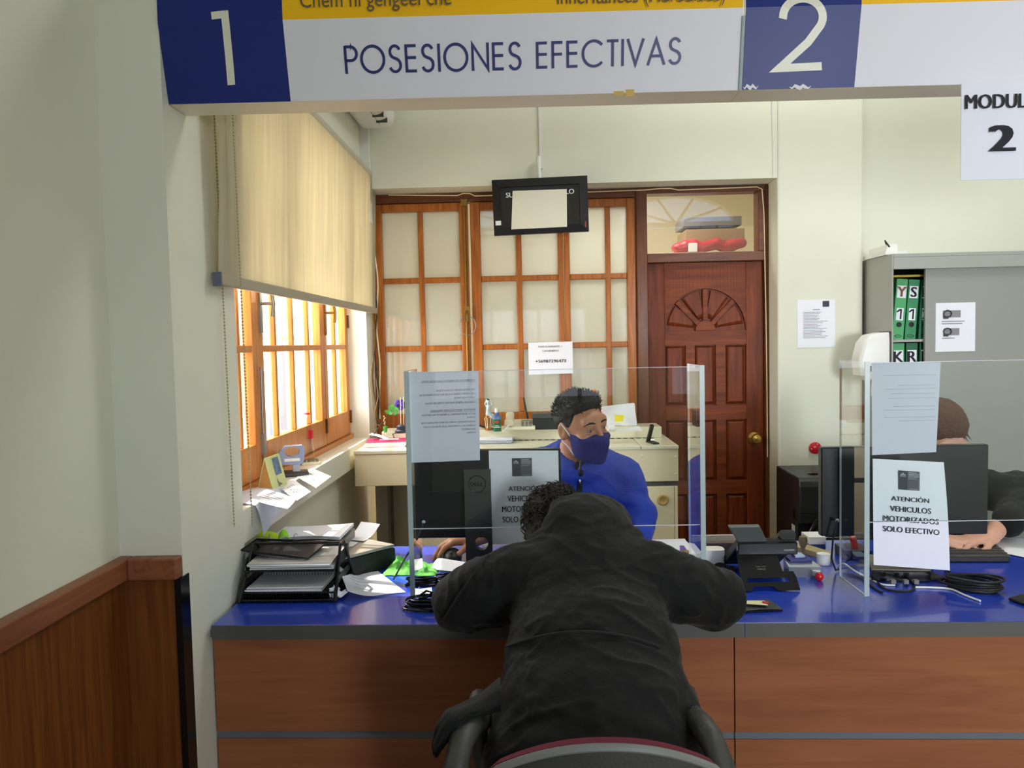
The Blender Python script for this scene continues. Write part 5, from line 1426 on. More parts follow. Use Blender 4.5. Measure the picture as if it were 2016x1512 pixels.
# pink notebooks
nb0 = on_top(752, 882)
def slab(c, w, d, h, ang): 
    return MB().obox(c + Vector((0, 0, h / 2)), (w / 2, d / 2, h / 2), rotmat('Z', ang))
z = ZK + 0.0005
for k, (dx, ang, h, m, lab) in enumerate(((0.0, 4, 0.007, m_paper, 'thin white booklet at the bottom of the notebook pile by the sill'), (0.01, 6, 0.012, m_paper, 'white pad in the middle of the notebook pile by the sill'), (0.012, 8, 0.008, mat('pink_cover', (204, 36, 98), 0.5), 'pink covered notebook on top of the pile by the sill'))):
    t = thing('notebook', lab, 'notebook', nb0 + Vector((dx, 0.09, z - ZK)), group='notebooks on the sideboard')
    c = Vector((nb0.x + dx, nb0.y + 0.1, z))
    slab(c, 0.215, 0.17, h * 0.8, ang).build('pages', m_paper, t)
    slab(c + Vector((0, 0, h * 0.8)), 0.217, 0.172, h * 0.2, ang).build('cover', m, t)
    if k == 2:
        slab(c + Vector((0.0, 0.035, h)), 0.1, 0.05, 0.0008, ang).build('title_label', m_paper, t)
    z += h + 0.0003
CPp = [on_top(718, 872), on_top(735, 866), on_top(775, 866), on_top(768, 872)]
def curlp(u, v): 
    a = 3.6 * (1 - u)
    return Vector((kx0 + 0.04 + 0.16 * u + 0.02 * math.sin(a), 4.0 + 0.075 * v, ZK + 0.002 + 0.028 * (1 - math.cos(min(a, 3.4))) * (1 - u)))
tag(MB().sheet(curlp, 20, 6, 0.001).build('curled_leaflet', m_paper2, None, origin=(kx0 + 0.12, 4.04, ZK), smooth=True), 'grey leaflet curling up behind the pink notebook', 'paper')
# stack of bluish forms
c = on_top(975, 874)
stack('form_stack', 'stack of pale blue forms on the sideboard below the green bottle', c.x - 0.09, c.x + 0.088, c.y, c.y + 0.14, ZK + 0.0005, 6, 12, ms_=[mat('blue_form', (196, 204, 232), 0.85), m_paper], group='paper piles on the sideboard')
# desk lamp behind the screen edge
c = on_ledge(790, 852)
dl = thing('desk_lamp', 'small dark lamp base with two cream rods beside the green pot', 'lamp', c)
MB().lathe(c, [(0.034, 0), (0.034, 0.012), (0.024, 0.018), (0.024, 0.036), (0.012, 0.045)], 18).build('base', mat('blue_black', (38, 46, 62), 0.4), dl, smooth=True)
for dx in (-0.002, 0.014): MB().cyl(c + Vector((dx, 0.004, 0.04)), c + Vector((dx + 0.002, 0.004, 0.19)), 0.002, 8).build('rod', mat('cream_rod', (220, 206, 176), 0.5), dl)
pts = [c + Vector((-0.01, -0.03, 0.006)), c + Vector((-0.035, -0.06, -0.02 + 0.02)), Vector((c.x - 0.05, 4.09, ZK + 0.03)), Vector((c.x - 0.055, 4.06, ZK + 0.004))]
MB().tube(pts, 0.0028, 6).build('cord', m_black, dl, smooth=True)
# green pot with dry twig
c = on_ledge(759, 851)
pt = thing('small_pot', 'tiny bright green pot with a dried stem on the sideboard ledge', 'pot', c)
MB().lathe(c, [(0.009, 0), (0.0125, 0.028), (0.0125, 0.032), (0.009, 0.03)], 16).build('pot', mat('lime_pot', (74, 172, 62), 0.4), pt, smooth=True)
mb = MB().tube([c + Vector((0, 0, 0.02)), c + Vector((-0.003, 0, 0.05)), c + Vector((-0.006, 0.002, 0.085))], 0.0015, 6)
for k in range(6): mb.ball(c + Vector((-0.004 + 0.004 * math.sin(k * 2), 0, 0.045 + 0.008 * k)), (0.004, 0.003, 0.005), 8)
mb.build('dried_stem', mat('straw', (190, 170, 112), 0.7), pt)
# artificial flowers with dark stem in the corner
fl = thing('artificial_flower', 'purple artificial flower with green leaves on a dark stem in the corner', 'flower', on_ledge(736, 855))
a = on_ledge(736, 855); b = at(788, 797, y=4.3); mid = at(765, 815, y=4.25)
MB().tube([a, a.lerp(mid, 0.5), mid, b], 0.0025, 6).build('stem', mat('dark_stem', (58, 44, 30), 0.6), fl, smooth=True)
mb = MB()
for k in range(16):
    q = b + Vector((0.022 * math.cos(k * 2.4), 0.008 * math.sin(k * 1.7), 0.024 * math.sin(k * 2.4) * (0.4 + 0.6 * (k % 3) / 2)))
    mb.ball(q, (0.011, 0.007, 0.009), 8)
mb.build('petals', mat('violet_petal', (84, 52, 170), 0.6), fl, smooth=True)
for k, (px, py, s_) in enumerate(((765, 812, 1), (776, 806, 1.1), (770, 800, 0.8), (779, 812, 0.8))):
    q = at(px, py, y=4.24); R = rotmat('Y', 25 - 30 * k)
    MB().sheet(lambda u, v: q + R @ Vector(((u - 0.5) * 0.045 * s_, 0.006 * math.sin(3 * u), (v - 0.5) * 0.024 * s_ * math.sin(math.pi * (0.08 + 0.84 * u)))), 10, 6, 0.001).build('leaf', mat('leaf_green', (70, 150, 52), 0.5), fl, smooth=True)
br = thing('dry_branches', 'bare dry branches standing in the window corner on the sideboard', 'branch', on_top(728, 866) + Vector((0, 0.25, 0.06)))
for k, p in enumerate((((738, 856), (733, 800), (728, 745), (735, 700)), ((732, 856), (741, 835), (748, 838), (750, 844)), ((735, 856), (738, 810), (745, 780), (740, 745)))):
    pts = [at(x, y, y=4.26 + 0.01 * k) for x, y in p]
    MB().tube(pts, [0.003, 0.0026, 0.0022, 0.0012], 6).build('branch', mat('dry_twig', (150, 126, 92), 0.7), br, smooth=True)
# figurine of a seated dancer on a gilt vase shape
c = on_ledge(962, 847)
fg = thing('ballerina_figurine', 'porcelain dancer figurine seated on a gilded fluted pedestal beside green bottle', 'figurine', c)
mb = MB().lathe(c, [(0.02, 0), (0.02, 0.006), (0.014, 0.012), (0.012, 0.03), (0.018, 0.055), (0.022, 0.068), (0.016, 0.078), (0.003, 0.082)], 18); mb.build('pedestal', mat('gilt', (176, 112, 58), 0.3, 0.6), fg, smooth=True)
for k in range(7):
    a = k * 2 * math.pi / 7; MB().tube([c + Vector((0.014 * math.cos(a), 0.014 * math.sin(a), 0.014)), c + Vector((0.0195 * math.cos(a), 0.0195 * math.sin(a), 0.056)), c + Vector((0.023 * math.cos(a), 0.023 * math.sin(a), 0.066))], 0.0025, 6).build('flute', mat('ivory_glaze', (232, 214, 184), 0.25), fg, smooth=True)
SF = SDF(c + Vector((-0.05, -0.05, 0.06)), c + Vector((0.06, 0.05, 0.2)), 0.003)
q = lambda x, z, y=-0.004: c + Vector((x, y, z))
SF.chain([q(0, 0.088), q(0.0, 0.108), q(0.004, 0.122), q(0.002, 0.134)], [0.015, 0.009, 0.011, 0.007], 0.008)
SF.ell(q(0.002, 0.15), (0.0095, 0.0095, 0.012), k=0.004)
SF.chain([q(0.008, 0.09), q(0.026, 0.078), q(0.03, 0.04)], [0.009, 0.007, 0.004], 0.006)
SF.chain([q(0.004, 0.09, -0.008), q(0.02, 0.07, -0.014), q(0.018, 0.03, -0.014)], [0.009, 0.007, 0.004], 0.006)
SF.chain([q(0.012, 0.125), q(0.026, 0.14), q(0.016, 0.162)], [0.005, 0.004, 0.0035], 0.004)
SF.chain([q(-0.006, 0.126), q(-0.016, 0.142), q(-0.006, 0.164)], [0.005, 0.004, 0.0035], 0.004)
body_mesh('dancer', SF, mat('porcelain', (196, 204, 206), 0.2), fg)
MB().ball(q(-0.002, 0.16, 0.003), (0.011, 0.01, 0.008), 10).build('hair', m_black, fg, smooth=True)
# green hand gel bottle
c = on_ledge(979, 849)
gb = thing('gel_bottle', 'blue gel bottle with green label and white cap on the sideboard ledge', 'bottle', c)
MB().rbox(c + Vector((0, 0, 0.042)), (0.0215, 0.014, 0.042), 0.012, axis='Z').build('bottle', mat('blue_gel', (112, 140, 184), 0.15, coat=0.5), gb)
MB().rbox(c + Vector((0, 0, 0.032)), (0.0218, 0.0143, 0.031), 0.012, axis='Z').build('label', mat('label_green', (26, 108, 62), 0.4), gb)
MB().ball(c + Vector((0, -0.0135, 0.05)), (0.013, 0.002, 0.0085), 14).build('label_badge', mat('badge_red', (206, 50, 62), 0.4), gb)
mb = MB(); quad_on(mb, c + Vector((0, -0.0146, 0.031)), UX, UZ, 0.02, 0.003); quad_on(mb, c + Vector((0, -0.0146, 0.023)), UX, UZ, 0.034, 0.004); mb.build('label_print', m_white, gb)
MB().lathe(c, [(0.018, 0.083), (0.01, 0.092), (0.0095, 0.1)], 16).build('neck', mat('neck_blue', (70, 88, 150), 0.3), gb, smooth=True)
MB().cyl(c + Vector((0, 0, 0.1)), c + Vector((0, 0, 0.121)), 0.011, 16).build('cap', m_white, gb)
# telephone
c = on_ledge(1024, 848)
tp = thing('desk_telephone', 'cream desk telephone with handset on the sideboard ledge', 'telephone', c)
MB().prism([c + Vector((-0.085, 0, 0.003)), c + Vector((-0.085, 0.13, 0.003)), c + Vector((-0.085, 0.13, 0.05)), c + Vector((-0.085, 0, 0.018))], (0.165, 0, 0)).build('body', m_beiget, tp, bevel=0.005)
vv = Vector((0, 0.13, 0.032)).normalized()
mb = MB(); quad_on(mb, c + Vector((0.035, 0.1, 0.0426)), UX, vv, 0.06, 0.014, 0.0012); mb.build('display', mat('lcd_grey', (110, 116, 100), 0.3), tp)
for r_ in range(4):
    for k in range(3):
        MB().obox(c + Vector((0.014 + 0.02 * k, 0.02 + 0.018 * r_, 0.0245 + 0.018 * r_ * 0.246)), (0.007, 0.006, 0.003)).build('key', m_grey, tp)
MB().rbox(c + Vector((-0.055, 0.065, 0.058)), (0.022, 0.068, 0.016), 0.012, rotmat('X', 14), axis='Y').build('handset', mat('cream_handset', (214, 206, 180), 0.35), tp, smooth=True)
mb = MB().tube([c + Vector((-0.06, 0.0, 0.03)), c + Vector((-0.075, -0.03, 0.01)), c + Vector((-0.09, -0.04, 0.003))], 0.004, 6); mb.build('cord', m_white, tp, smooth=True)
MB().tube([c + Vector((0.04, 0.12, 0.05)), c + Vector((0.02, 0.125, 0.165))], [0.006, 0.004], 8).build('antenna', m_black, tp, smooth=True)
c2 = on_ledge(948, 835)
tag(MB().tube([Vector((c2.x - 0.02, 4.13, ZL + 0.03)), Vector((c2.x + 0.05, 4.108, ZL + 0.008)), Vector((c2.x + 0.085, 4.1, ZL + 0.004))], 0.006, 8).build('black_rod', m_black, None, origin=(c2.x + 0.05, 4.11, ZL), smooth=True), 'short black rod leaning across the sideboard ledge below the figurine', 'rod')
c = on_ledge(1073, 846)
bxx = thing('document_box', 'black box standing behind the telephone on the sideboard ledge', 'box', c)
MB().box(c.x - 0.065, c.x + 0.075, c.y, c.y + 0.1, ZL + 0.0005, ZL + 0.06).build('body', m_black, bxx, bevel=0.003)
MB().box(c.x - 0.066, c.x + 0.076, c.y - 0.002, c.y + 0.1, ZL + 0.06, ZL + 0.085).build('lid', m_dgrey, bxx, bevel=0.003)
# orange sports bottle
c = Vector((at(1171, 840, y=4.2).x, 4.2, ZL))
ob = thing('sports_bottle', 'clear sports bottle with orange cap and band behind the clerk in blue', 'bottle', c)
zt2 = at(1171, 766, y=4.2).z; H = zt2 - ZL
MB().lathe(c, [(0.03, 0), (0.033, 0.01), (0.033, H * 0.5), (0.031, H * 0.62), (0.026, H * 0.72), (0.02, H * 0.78)], 20).build('flask', mat('clear_grey_plastic', (206, 208, 208), 0.15), ob, smooth=True)
MB().lathe(c, [(0.035, H * 0.05), (0.036, H * 0.1), (0.036, H * 0.54), (0.034, H * 0.58)], 20).build('band', mat('orange_silicone', (240, 88, 40), 0.45), ob, smooth=True)
MB().rbox(c + Vector((0.0, 0, H * 0.88)), (0.012, 0.018, H * 0.12), 0.008, rotmat('Y', 12), axis='Y').build('cap', mat('orange_cap', (244, 136, 30), 0.4), ob)
MB().box(c.x + 0.008, c.x + 0.026, c.y - 0.014, c.y + 0.012, ZL + H * 0.82, ZL + H * 0.96).build('cap_latch', m_grey, ob, bevel=0.003)
# paper stack at the right end of the ledge
c = on_ledge(1215, 850)
r = random.Random(3)
for k in range(7):
    x0 = c.x - 0.06 - 0.02 * r.random(); zt3 = ZL + 0.085 + 0.02 * r.random()
    y0 = 4.20 + 0.008 * k
    Q = [Vector((x0, y0 - 0.03, ZL + 0.001)), Vector((x0 + 0.2, y0 - 0.03, ZL + 0.001)), Vector((x0 + 0.19 + 0.015 * r.random(), y0 + 0.03, zt3 + 0.012)), Vector((x0 - 0.01, y0 + 0.03, zt3 - 0.008))]
    tag(MB().sheet(lambda u, v: bil(Q, u, v) + Vector((0, 0.006 * math.sin(3 * u), 0)), 6, 6, 0.002).build('loose_sheet', m_paper, None, origin=Q[0]), 'white sheet among the loose papers leaning on the partition behind the clerk in blue', 'paper', 'loose papers leaning on the partition')
Q = [at(1211, 830, y=4.155), at(1226, 830, y=4.155), at(1229, 818, y=4.16), at(1211, 816, y=4.16)]
tag(MB().sheet(lambda u, v: bil(Q, u, v), 4, 4, 0.001).build('sticky_note', mat('yellow_note', (240, 226, 40), 0.7), None, origin=Q[0]), 'yellow sticky note on the loose papers behind the clerk in blue', 'note')
cr = thing('card_roll', 'white tape roll lying before the loose papers on the sideboard ledge', 'roll', on_ledge(1202, 850))
c = on_ledge(1202, 850)
MB().cyl(c + Vector((-0.012, -0.01, 0.019)), c + Vector((0.02, -0.01, 0.019)), 0.019, 20).build('roll', m_white, cr, smooth=True)
Q = [on_ledge(1212, 851), on_ledge(1266, 850), on_ledge(1258, 845), on_ledge(1214, 846)]
t = thing('letter_sheet', 'white letterhead sheet lying at the right end of the sideboard ledge', 'paper', Q[0])
MB().sheet(lambda u, v: bil(Q, u, v) + Vector((0, 0, 0.004 + 0.012 * u * u * v)), 8, 6, 0.001).build('sheet', m_paper, t, smooth=True)
# stapler on the right top
c = on_top(1287, 874)
sp = thing('stapler', 'open black stapler standing on the right end of the cream sideboard', 'stapler', c)
MB().obox(c + Vector((0, 0.03, 0.004)), (0.016, 0.05, 0.004), rotmat('Z', 12)).build('base', m_black, sp, bevel=0.002)
MB().rbox(c + Vector((-0.012, 0.045, 0.045)), (0.01, 0.055, 0.009), 0.005, rotmat('Z', 14) @ rotmat('X', -58) @ rotmat('Y', 0), axis='Y').build('arm', m_blackg, sp, smooth=True)
MB().cyl(c + Vector((-0.012, 0.065, 0.01)), c + Vector((0.012, 0.065, 0.01)), 0.005).build('hinge_pin', m_chrome, sp)

# ================================================================== things on the window ledge
ZS = 1.01
def on_sill(px, py): return at(px, py, z=ZS)
c = on_sill(607, 903)
sb = thing('soda_bottle', 'empty clear glass soda bottle with red label on the window ledge', 'bottle', c)
hb = at(607, 816, y=c.y).z - ZS
g_b = glass('bottle_glass', tint=(236, 240, 234))
MB().lathe(c, [(0.024, 0.001), (0.026, 0.01), (0.025, hb * 0.25), (0.021, hb * 0.38), (0.026, hb * 0.55), (0.025, hb * 0.66), (0.012, hb * 0.88), (0.011, hb)], 22).build('glass', g_b, sb, smooth=True)
MB().lathe(c, [(0.0262, hb * 0.46), (0.027, hb * 0.55), (0.0262, hb * 0.66)], 22).build('label', mat('label_red', (226, 36, 54), 0.4), sb, smooth=True)
MB().cyl(c + Vector((0, 0, hb)), c + Vector((0, 0, hb + 0.008)), 0.0135).build('cap', mat('label_red', (226, 36, 54), 0.4), sb)
c = on_sill(612, 912)
cl = thing('calculator', 'cream pocket calculator lying on the window ledge by the soda bottle', 'calculator', c)
Rz = rotmat('Z', 18)
MB().obox(c + Vector((0, 0, 0.006)), (0.04, 0.055, 0.006), Rz).build('body', m_beiget, cl, bevel=0.002)
for a in range(4):
    for b_ in range(4): MB().obox(c + Rz @ Vector((-0.026 + 0.0175 * a, -0.038 + 0.02 * b_, 0.0125)), (0.0065, 0.007, 0.002), Rz).build('key', m_grey, cl)
MB().obox(c + Rz @ Vector((0, 0.043, 0.0122)), (0.03, 0.008, 0.001), Rz).build('display', m_grey, cl)
c = on_sill(692, 858)
fg2 = thing('angel_figurine', 'small blue and violet glass figurine at the far end of the ledge', 'figurine', c)
MB().lathe(c, [(0.022, 0), (0.022, 0.005), (0.006, 0.01)], 14).build('base', mat('gilt', (176, 112, 58), 0.3, 0.6), fg2, smooth=True)
mb = MB().ball(c + Vector((0, 0, 0.035)), (0.012, 0.01, 0.026), 12); mb.build('body', mat('blue_glaze', (110, 130, 176), 0.25), fg2, smooth=True)
for s_ in (-1, 1):
    MB().ball(c + Vector((0.02 * s_, 0, 0.055)), (0.009, 0.004, 0.018), 10, rotmat('Y', 30 * s_)).build('wing', mat('violet_glaze', (92, 60, 150), 0.3), fg2, smooth=True)
    MB().tube([c + Vector((0.022 * s_ + 0.015 * math.cos(t), 0, 0.075 + 0.015 * math.sin(t))) for t in [i * math.pi / 6 for i in range(12)]], 0.003, 6, closed=True).build('hoop', mat('clear_glaze', (196, 170, 130), 0.2), fg2, smooth=True)
MB().ball(c + Vector((0, 0, 0.07)), 0.009, 12).build('head', mat('blue_glaze', (110, 130, 176), 0.25), fg2, smooth=True)
# hole punch
c = on_sill(578, 936)
hp = thing('hole_punch', 'blue grey desktop hole punch standing on papers on the window ledge', 'hole punch', c)
Rz = rotmat('Z', 20)
m_punch = mat('punch_blue_grey', (124, 134, 158), 0.3, 0.35)
hp_h = at(575, 877, y=c.y).z - ZS
MB().obox(c + Vector((0, 0, 0.009)), (0.058, 0.04, 0.008), Rz).build('base', m_dgrey, hp, bevel=0.004)
MB().obox(c + Rz @ Vector((0.012, 0.0, 0.033)), (0.014, 0.01, 0.024), Rz).build('post', m_steel, hp)
bl_ = [(-0.052, 0.046), (0.036, 0.046), (0.044, 0.075), (0.046, hp_h - 0.012), (0.036, hp_h), (-0.03, hp_h), (-0.052, hp_h - 0.02), (-0.054, 0.085)]
hole = [(-0.004 + 0.03 * math.cos(t) , 0.098 + 0.02 * math.sin(t)) for t in [2 * math.pi * i / 24 for i in range(24)]]
def outer_at(ang):
    d = Vector((math.cos(ang), math.sin(ang))); o_ = Vector((-0.004, 0.098)); best = None
    for i in range(len(bl_)):
        p, q_ = Vector(bl_[i]), Vector(bl_[(i + 1) % len(bl_)]); e = q_ - p
        den = d.x * e.y - d.y * e.x
        if abs(den) < 1e-9: continue
        t = ((p.x - o_.x) * e.y - (p.y - o_.y) * e.x) / den; s_ = ((p.x - o_.x) * d.y - (p.y - o_.y) * d.x) / den
        if t > 0 and -1e-6 <= s_ <= 1 + 1e-6: best = t if best is None else min(best, t)
    return o_ + d * best
angs = sorted(set([2 * math.pi * i / 24 for i in range(24)] + [math.atan2(p[1] - 0.098, p[0] + 0.004) % (2 * math.pi) for p in bl_]))
rings_f, rings_h = [outer_at(a) for a in angs], [Vector((-0.004 + 0.03 * math.cos(a), 0.098 + 0.02 * math.sin(a))) for a in angs]
mb = MB(); N = len(angs); P3 = lambda q, y: c + Rz @ Vector((q.x, y, q.y))
vs = [P3(q, -0.02) for q in rings_f] + [P3(q, -0.02) for q in rings_h] + [P3(q, 0.02) for q in rings_f] + [P3(q, 0.02) for q in rings_h]
fs = []
for i in range(N):
    j = (i + 1) % N
    fs += [(i, j, N + j, N + i), (2 * N + i, 3 * N + i, 3 * N + j, 2 * N + j), (i, 2 * N + i, 2 * N + j, j), (N + i, N + j, 3 * N + j, 3 * N + i)]
mb.add(vs, fs); mb.build('handle', m_punch, hp, bevel=0.004)
mb = MB(); quad_on(mb, c + Rz @ Vector((-0.004, -0.021, 0.066)), Rz @ UX, UZ, 0.06, 0.012); mb.build('sticker', m_white, hp)
# tent calendar
ap0 = at(515, 903, y=2.78); ap1 = at(548, 890, y=3.0)
b0 = on_sill(506, 969); b1 = on_sill(537, 967); b2 = on_sill(566, 955)
cal = thing('desk_calendar', 'pale green tent calendar with a landscape picture on the ledge', 'calendar', (b1 + b0) / 2)
ca = on_sill(507, 969); cb_ = on_sill(538, 969); cd = on_sill(566, 956); ap = (ca + cb_) / 2; ap.z = at(515, 903, y=ap.y).z
dv = cd - cb_; apd = ap + dv
m_cal = mat('calendar_green', (206, 210, 146), 0.7)
MB().sheet(lambda u, v: bil([cb_, cd, apd, ap], u, v), 4, 4, 0.0015).build('front_leaf', m_cal, cal)
MB().sheet(lambda u, v: bil([ca, ca + dv, apd, ap], u, v), 4, 4, 0.0015).build('back_leaf', m_cal, cal)
MB().sheet(lambda u, v: bil([ca + dv * 0.04, cb_ + dv * 0.04, ap + dv * 0.04, ap + dv * 0.041], u, v), 4, 4, 0.001).build('end_flap', cloth_sheet('orange_card', (236, 190, 120), 0.5), cal)
mb = MB(); nn = (cd - cb_).cross(ap - cb_).normalized()
F4 = lambda u, v: bil([cb_, cd, apd, ap], u, v) + nn * 0.0016
mb.add([F4(0.42, 0.42), F4(0.85, 0.42), F4(0.85, 0.93), F4(0.42, 0.93)], [(0, 1, 2, 3)]); mb.build('picture', mat('landscape_print', (92, 124, 156), 0.5, var=0.6, vscale=40), cal)
mb = MB(); mb.add([F4(0.42, 0.08), F4(0.72, 0.12), F4(0.5, 0.22), F4(0.43, 0.36)], [(0, 1, 2, 3)]); mb.build('picture', m_grey, cal)
# sheets lying on the ledge
for k, (px, lab, bend) in enumerate((
    (((583, 938), (622, 961), (652, 938), (612, 921)), 'printed white sheet farthest along the ledge beyond the hole punch', 0.004),
    (((548, 958), (584, 986), (612, 968), (575, 942)), 'printed sheet on the ledge between the calendar and the hole punch', 0.004),
    (((470, 978), (566, 1003), (584, 983), (530, 962)), 'white sheet in the shade right below the tent calendar', 0.006))):
    Q = [at(a, b_, z=ZS + 0.0012 + 0.0012 * k) for a, b_ in px]
    t = thing('loose_sheet', lab, 'paper', Q[0], group='sheets on the window ledge')
    MB().sheet(lambda u, v: bil(Q, u, v) + Vector((0, 0, bend * math.sin(math.pi * u) * math.sin(math.pi * v))), 8, 8, 0.001).build('sheet', m_paper, t, smooth=True)
    mb = MB(); uq = (Q[1] - Q[0]).normalized(); vq = (Q[3] - Q[0]).normalized()
    for j in range(3 + k): mb.add([bil(Q, 0.3, 0.25 + 0.12 * j) + UZ * (bend + 0.001), bil(Q, 0.75, 0.25 + 0.12 * j) + UZ * (bend + 0.001), bil(Q, 0.75, 0.28 + 0.12 * j) + UZ * (bend + 0.001), bil(Q, 0.3, 0.28 + 0.12 * j) + UZ * (bend + 0.001)], [(0, 1, 2, 3)])
    mb.build('typed_lines', m_ink2, t)
Q = [at(480, 1052, y=2.46), at(532, 1030, z=ZS - 0.03), at(562, 1006, z=ZS + 0.006), at(466, 988, z=ZS + 0.006)]
Q[0] = Vector((XW + 0.012, 2.47, 0.93)); Q[1] = Vector((XW + 0.016, 2.72, 0.975))
t = thing('loose_sheet', 'large white sheet drooping over the near end of the window ledge', 'paper', Q[3], group='sheets on the window ledge')
def droop(u, v):
    y = 2.46 + 0.27 * u; s_ = (1 - v) * 0.24
    e = 0.125 + 0.02 * u
    if s_ < e: return (XW - 0.125 + s_ + 0.005 - 0.02 * (1 - u), y, ZS + 0.007 + 0.012 * math.sin(math.pi * s_ / e) * (0.4 + 0.6 * math.sin(math.pi * u)))
    a = s_ - e
    return (XW + 0.01 + 0.03 * (1 - math.exp(-a * 20)) * (1 - 0.3 * u), y, ZS + 0.006 - a * (0.92 - 0.3 * u))
MB().sheet(droop, 14, 20, 0.0008).build('sheet', m_paper2, t, smooth=True)

# ================================================================== desk telephone on the counter, seen from behind
ph = thing('office_phone', 'black office desk phone seen from behind on the blue counter', 'telephone', at(1510, 1130, z=ZC))
A0 = at(1462, 1164, z=ZC + 0.004); A1 = at(1576, 1162, z=ZC + 0.004)
zf_ = 0.838
yb2 = A0.y + 0.135
B0 = Vector((at(1450, 1082, y=yb2).x, yb2, at(1450, 1082, y=yb2).z)); B1 = Vector((at(1552, 1080, y=yb2).x, yb2, B0.z))
FT = lambda u, v: bil([A0, A1, B1, B0], u, v)
def plate(mb, loops, th):
    e = Vector((0, th, -th * 0.4))
    for lp in loops: mb.prism([FT(u, v) for u, v in lp], e)
mb = MB()
plate(mb, [[(0, 0), (0.17, 0), (0.2, 0.1), (0, 0.1)], [(0.62, 0), (1, 0), (1, 0.1), (0.55, 0.1)], [(0, 0.1), (1, 0.1), (1, 0.2), (0, 0.2)], [(0, 0.2), (0.12, 0.2), (0.12, 0.3), (0, 0.3)], [(0.86, 0.2), (1, 0.2), (1, 0.3), (0.86, 0.3)], [(0, 0.3), (1, 0.3), (0.97, 0.45), (0, 0.45)], [(0, 0.45), (0.78, 0.45), (0.74, 1), (0, 1)]], 0.006)
mb.build('foot_stand', mat('matt_black', (22, 22, 22), 0.75, spec=0.2), ph)
mb = MB(); c = FT(0.4, 0.5) + Vector((0, -0.001, 0.001)); uu = (A1 - A0).normalized(); vv = (B0 - A0).normalized()
text_on(mb, 'CISCO', c, uu, vv, 0.026, 0.0065, 0.01)
for k, hgt in enumerate((2, 4, 6, 4, 2, 4, 6, 4, 2)): quad_on(mb, c + uu * (-0.016 + 0.004 * k) + vv * (0.0105), uu, vv, 0.0012, 0.0012 * hgt / 1.4, 0.0009)
mb.build('emblem', m_grey, ph)
# body: slab leaning toward the public, top edge above the stand
P0 = at(1428, 1122, z=ZC + 0.002); yb_t = yb2 - 0.012
tl = at(1452, 1076, y=yb_t); tr_ = at(1570, 1076, y=yb_t)
bl0 = Vector((tl.x - 0.008, yb_t + 0.15, ZC + 0.006)); br0 = Vector((tr_.x - 0.012, yb_t + 0.15, ZC + 0.006))
tl_l = Vector((tl.x, yb_t, tl.z)); tr_l = Vector((tr_.x, yb_t, tl.z))
dn2 = Vector((0, -0.012, -0.024))
MB().prism([tl_l, tr_l, br0, bl0], dn2 * -1 + Vector((0, 0, 0.0))).build('body', m_black, ph, bevel=0.004)
MB().prism([tl_l + Vector((0.0, -0.004, -0.028)), tr_l + Vector((0, -0.004, -0.028)), tr_l + Vector((0, -0.004, 0.012)), tl_l + Vector((0, -0.004, 0.012))], (0, 0.02, 0.0)).build('rear_shell', m_blackg, ph, bevel=0.004)
mb = MB(); quad_on(mb, Vector((tr_l.x - 0.028, tr_l.y - 0.0045, tr_l.z - 0.012)), UX, UZ, 0.034, 0.0065, 0.0008); mb.build('rating_label', m_grey, ph)
# tilted display
d0 = at(1456, 1073, y=yb_t + 0.01); d1_ = at(1513, 1071, y=yb_t + 0.01); d2 = at(1496, 1036, y=yb_t - 0.01); d3 = at(1434, 1037, y=yb_t - 0.01)
MB().prism([d0, d1_, d2, d3], (0, 0.016, 0.004)).build('display', mat('display_back', (84, 88, 80), 0.45), ph, bevel=0.003)
hs = at(1546, 1078, y=yb_t + 0.03)
MB().rbox(hs + Vector((0, 0.06, 0.0)), (0.026, 0.095, 0.016), 0.012, rotmat('X', -30), axis='Y').build('handset', m_blackg, ph, smooth=True)
MB().ball(hs + Vector((0, 0.0, 0.008)), (0.031, 0.03, 0.024), 18).build('earpiece', m_blackg, ph, smooth=True)
cc = at(1416, 1124, z=ZC)
mb = MB(); pts = []
for i in range(90):
    a = i * 0.9; t = i / 89; pts.append(cc + Vector((-0.012 + 0.06 * t, 0.01 + 0.004 * math.cos(a) + 0.02 * math.sin(t * 5), 0.011 + 0.008 * math.sin(a))))
mb.tube(pts, 0.0022, 5); mb.build('coiled_cord', m_black, ph, smooth=True)

# wallet folder with a note and pen
w0 = [at(1460, 1207, z=ZC + 0.001), at(1541, 1203, z=ZC + 0.001), at(1515, 1184, z=ZC + 0.001), at(1452, 1186, z=ZC + 0.001)]
wl = thing('wallet_folder', 'open black folder with a note on the counter by the right sleeve', 'folder', w0[0])
MB().prism(w0, (0, 0, 0.004)).build('cover', mat('matt_black', (22, 22, 22), 0.75, spec=0.2), wl, bevel=0.001)
MB().sheet(lambda u, v: bil(w0, u, v) + Vector((0, 0, 0.005 + 0.012 * u * (1 - u) * (1 - v))), 10, 6, 0.0015).build('flap', m_dgrey, wl, smooth=True)
n0 = [at(1470, 1189, z=ZC + 0.016), at(1512, 1192, z=ZC + 0.016), at(1505, 1183, z=ZC + 0.016), at(1462, 1183, z=ZC + 0.016)]
MB().prism(n0, (0, 0, 0.001)).build('note', mat('cream_note', (226, 222, 176), 0.8), wl)
MB().cyl(at(1501, 1185, z=ZC + 0.02), at(1513, 1187, z=ZC + 0.02), 0.003).build('pen', mat('badge_red', (206, 50, 62), 0.4), wl)

def on_c(px, py): return at(px, py, z=ZC)
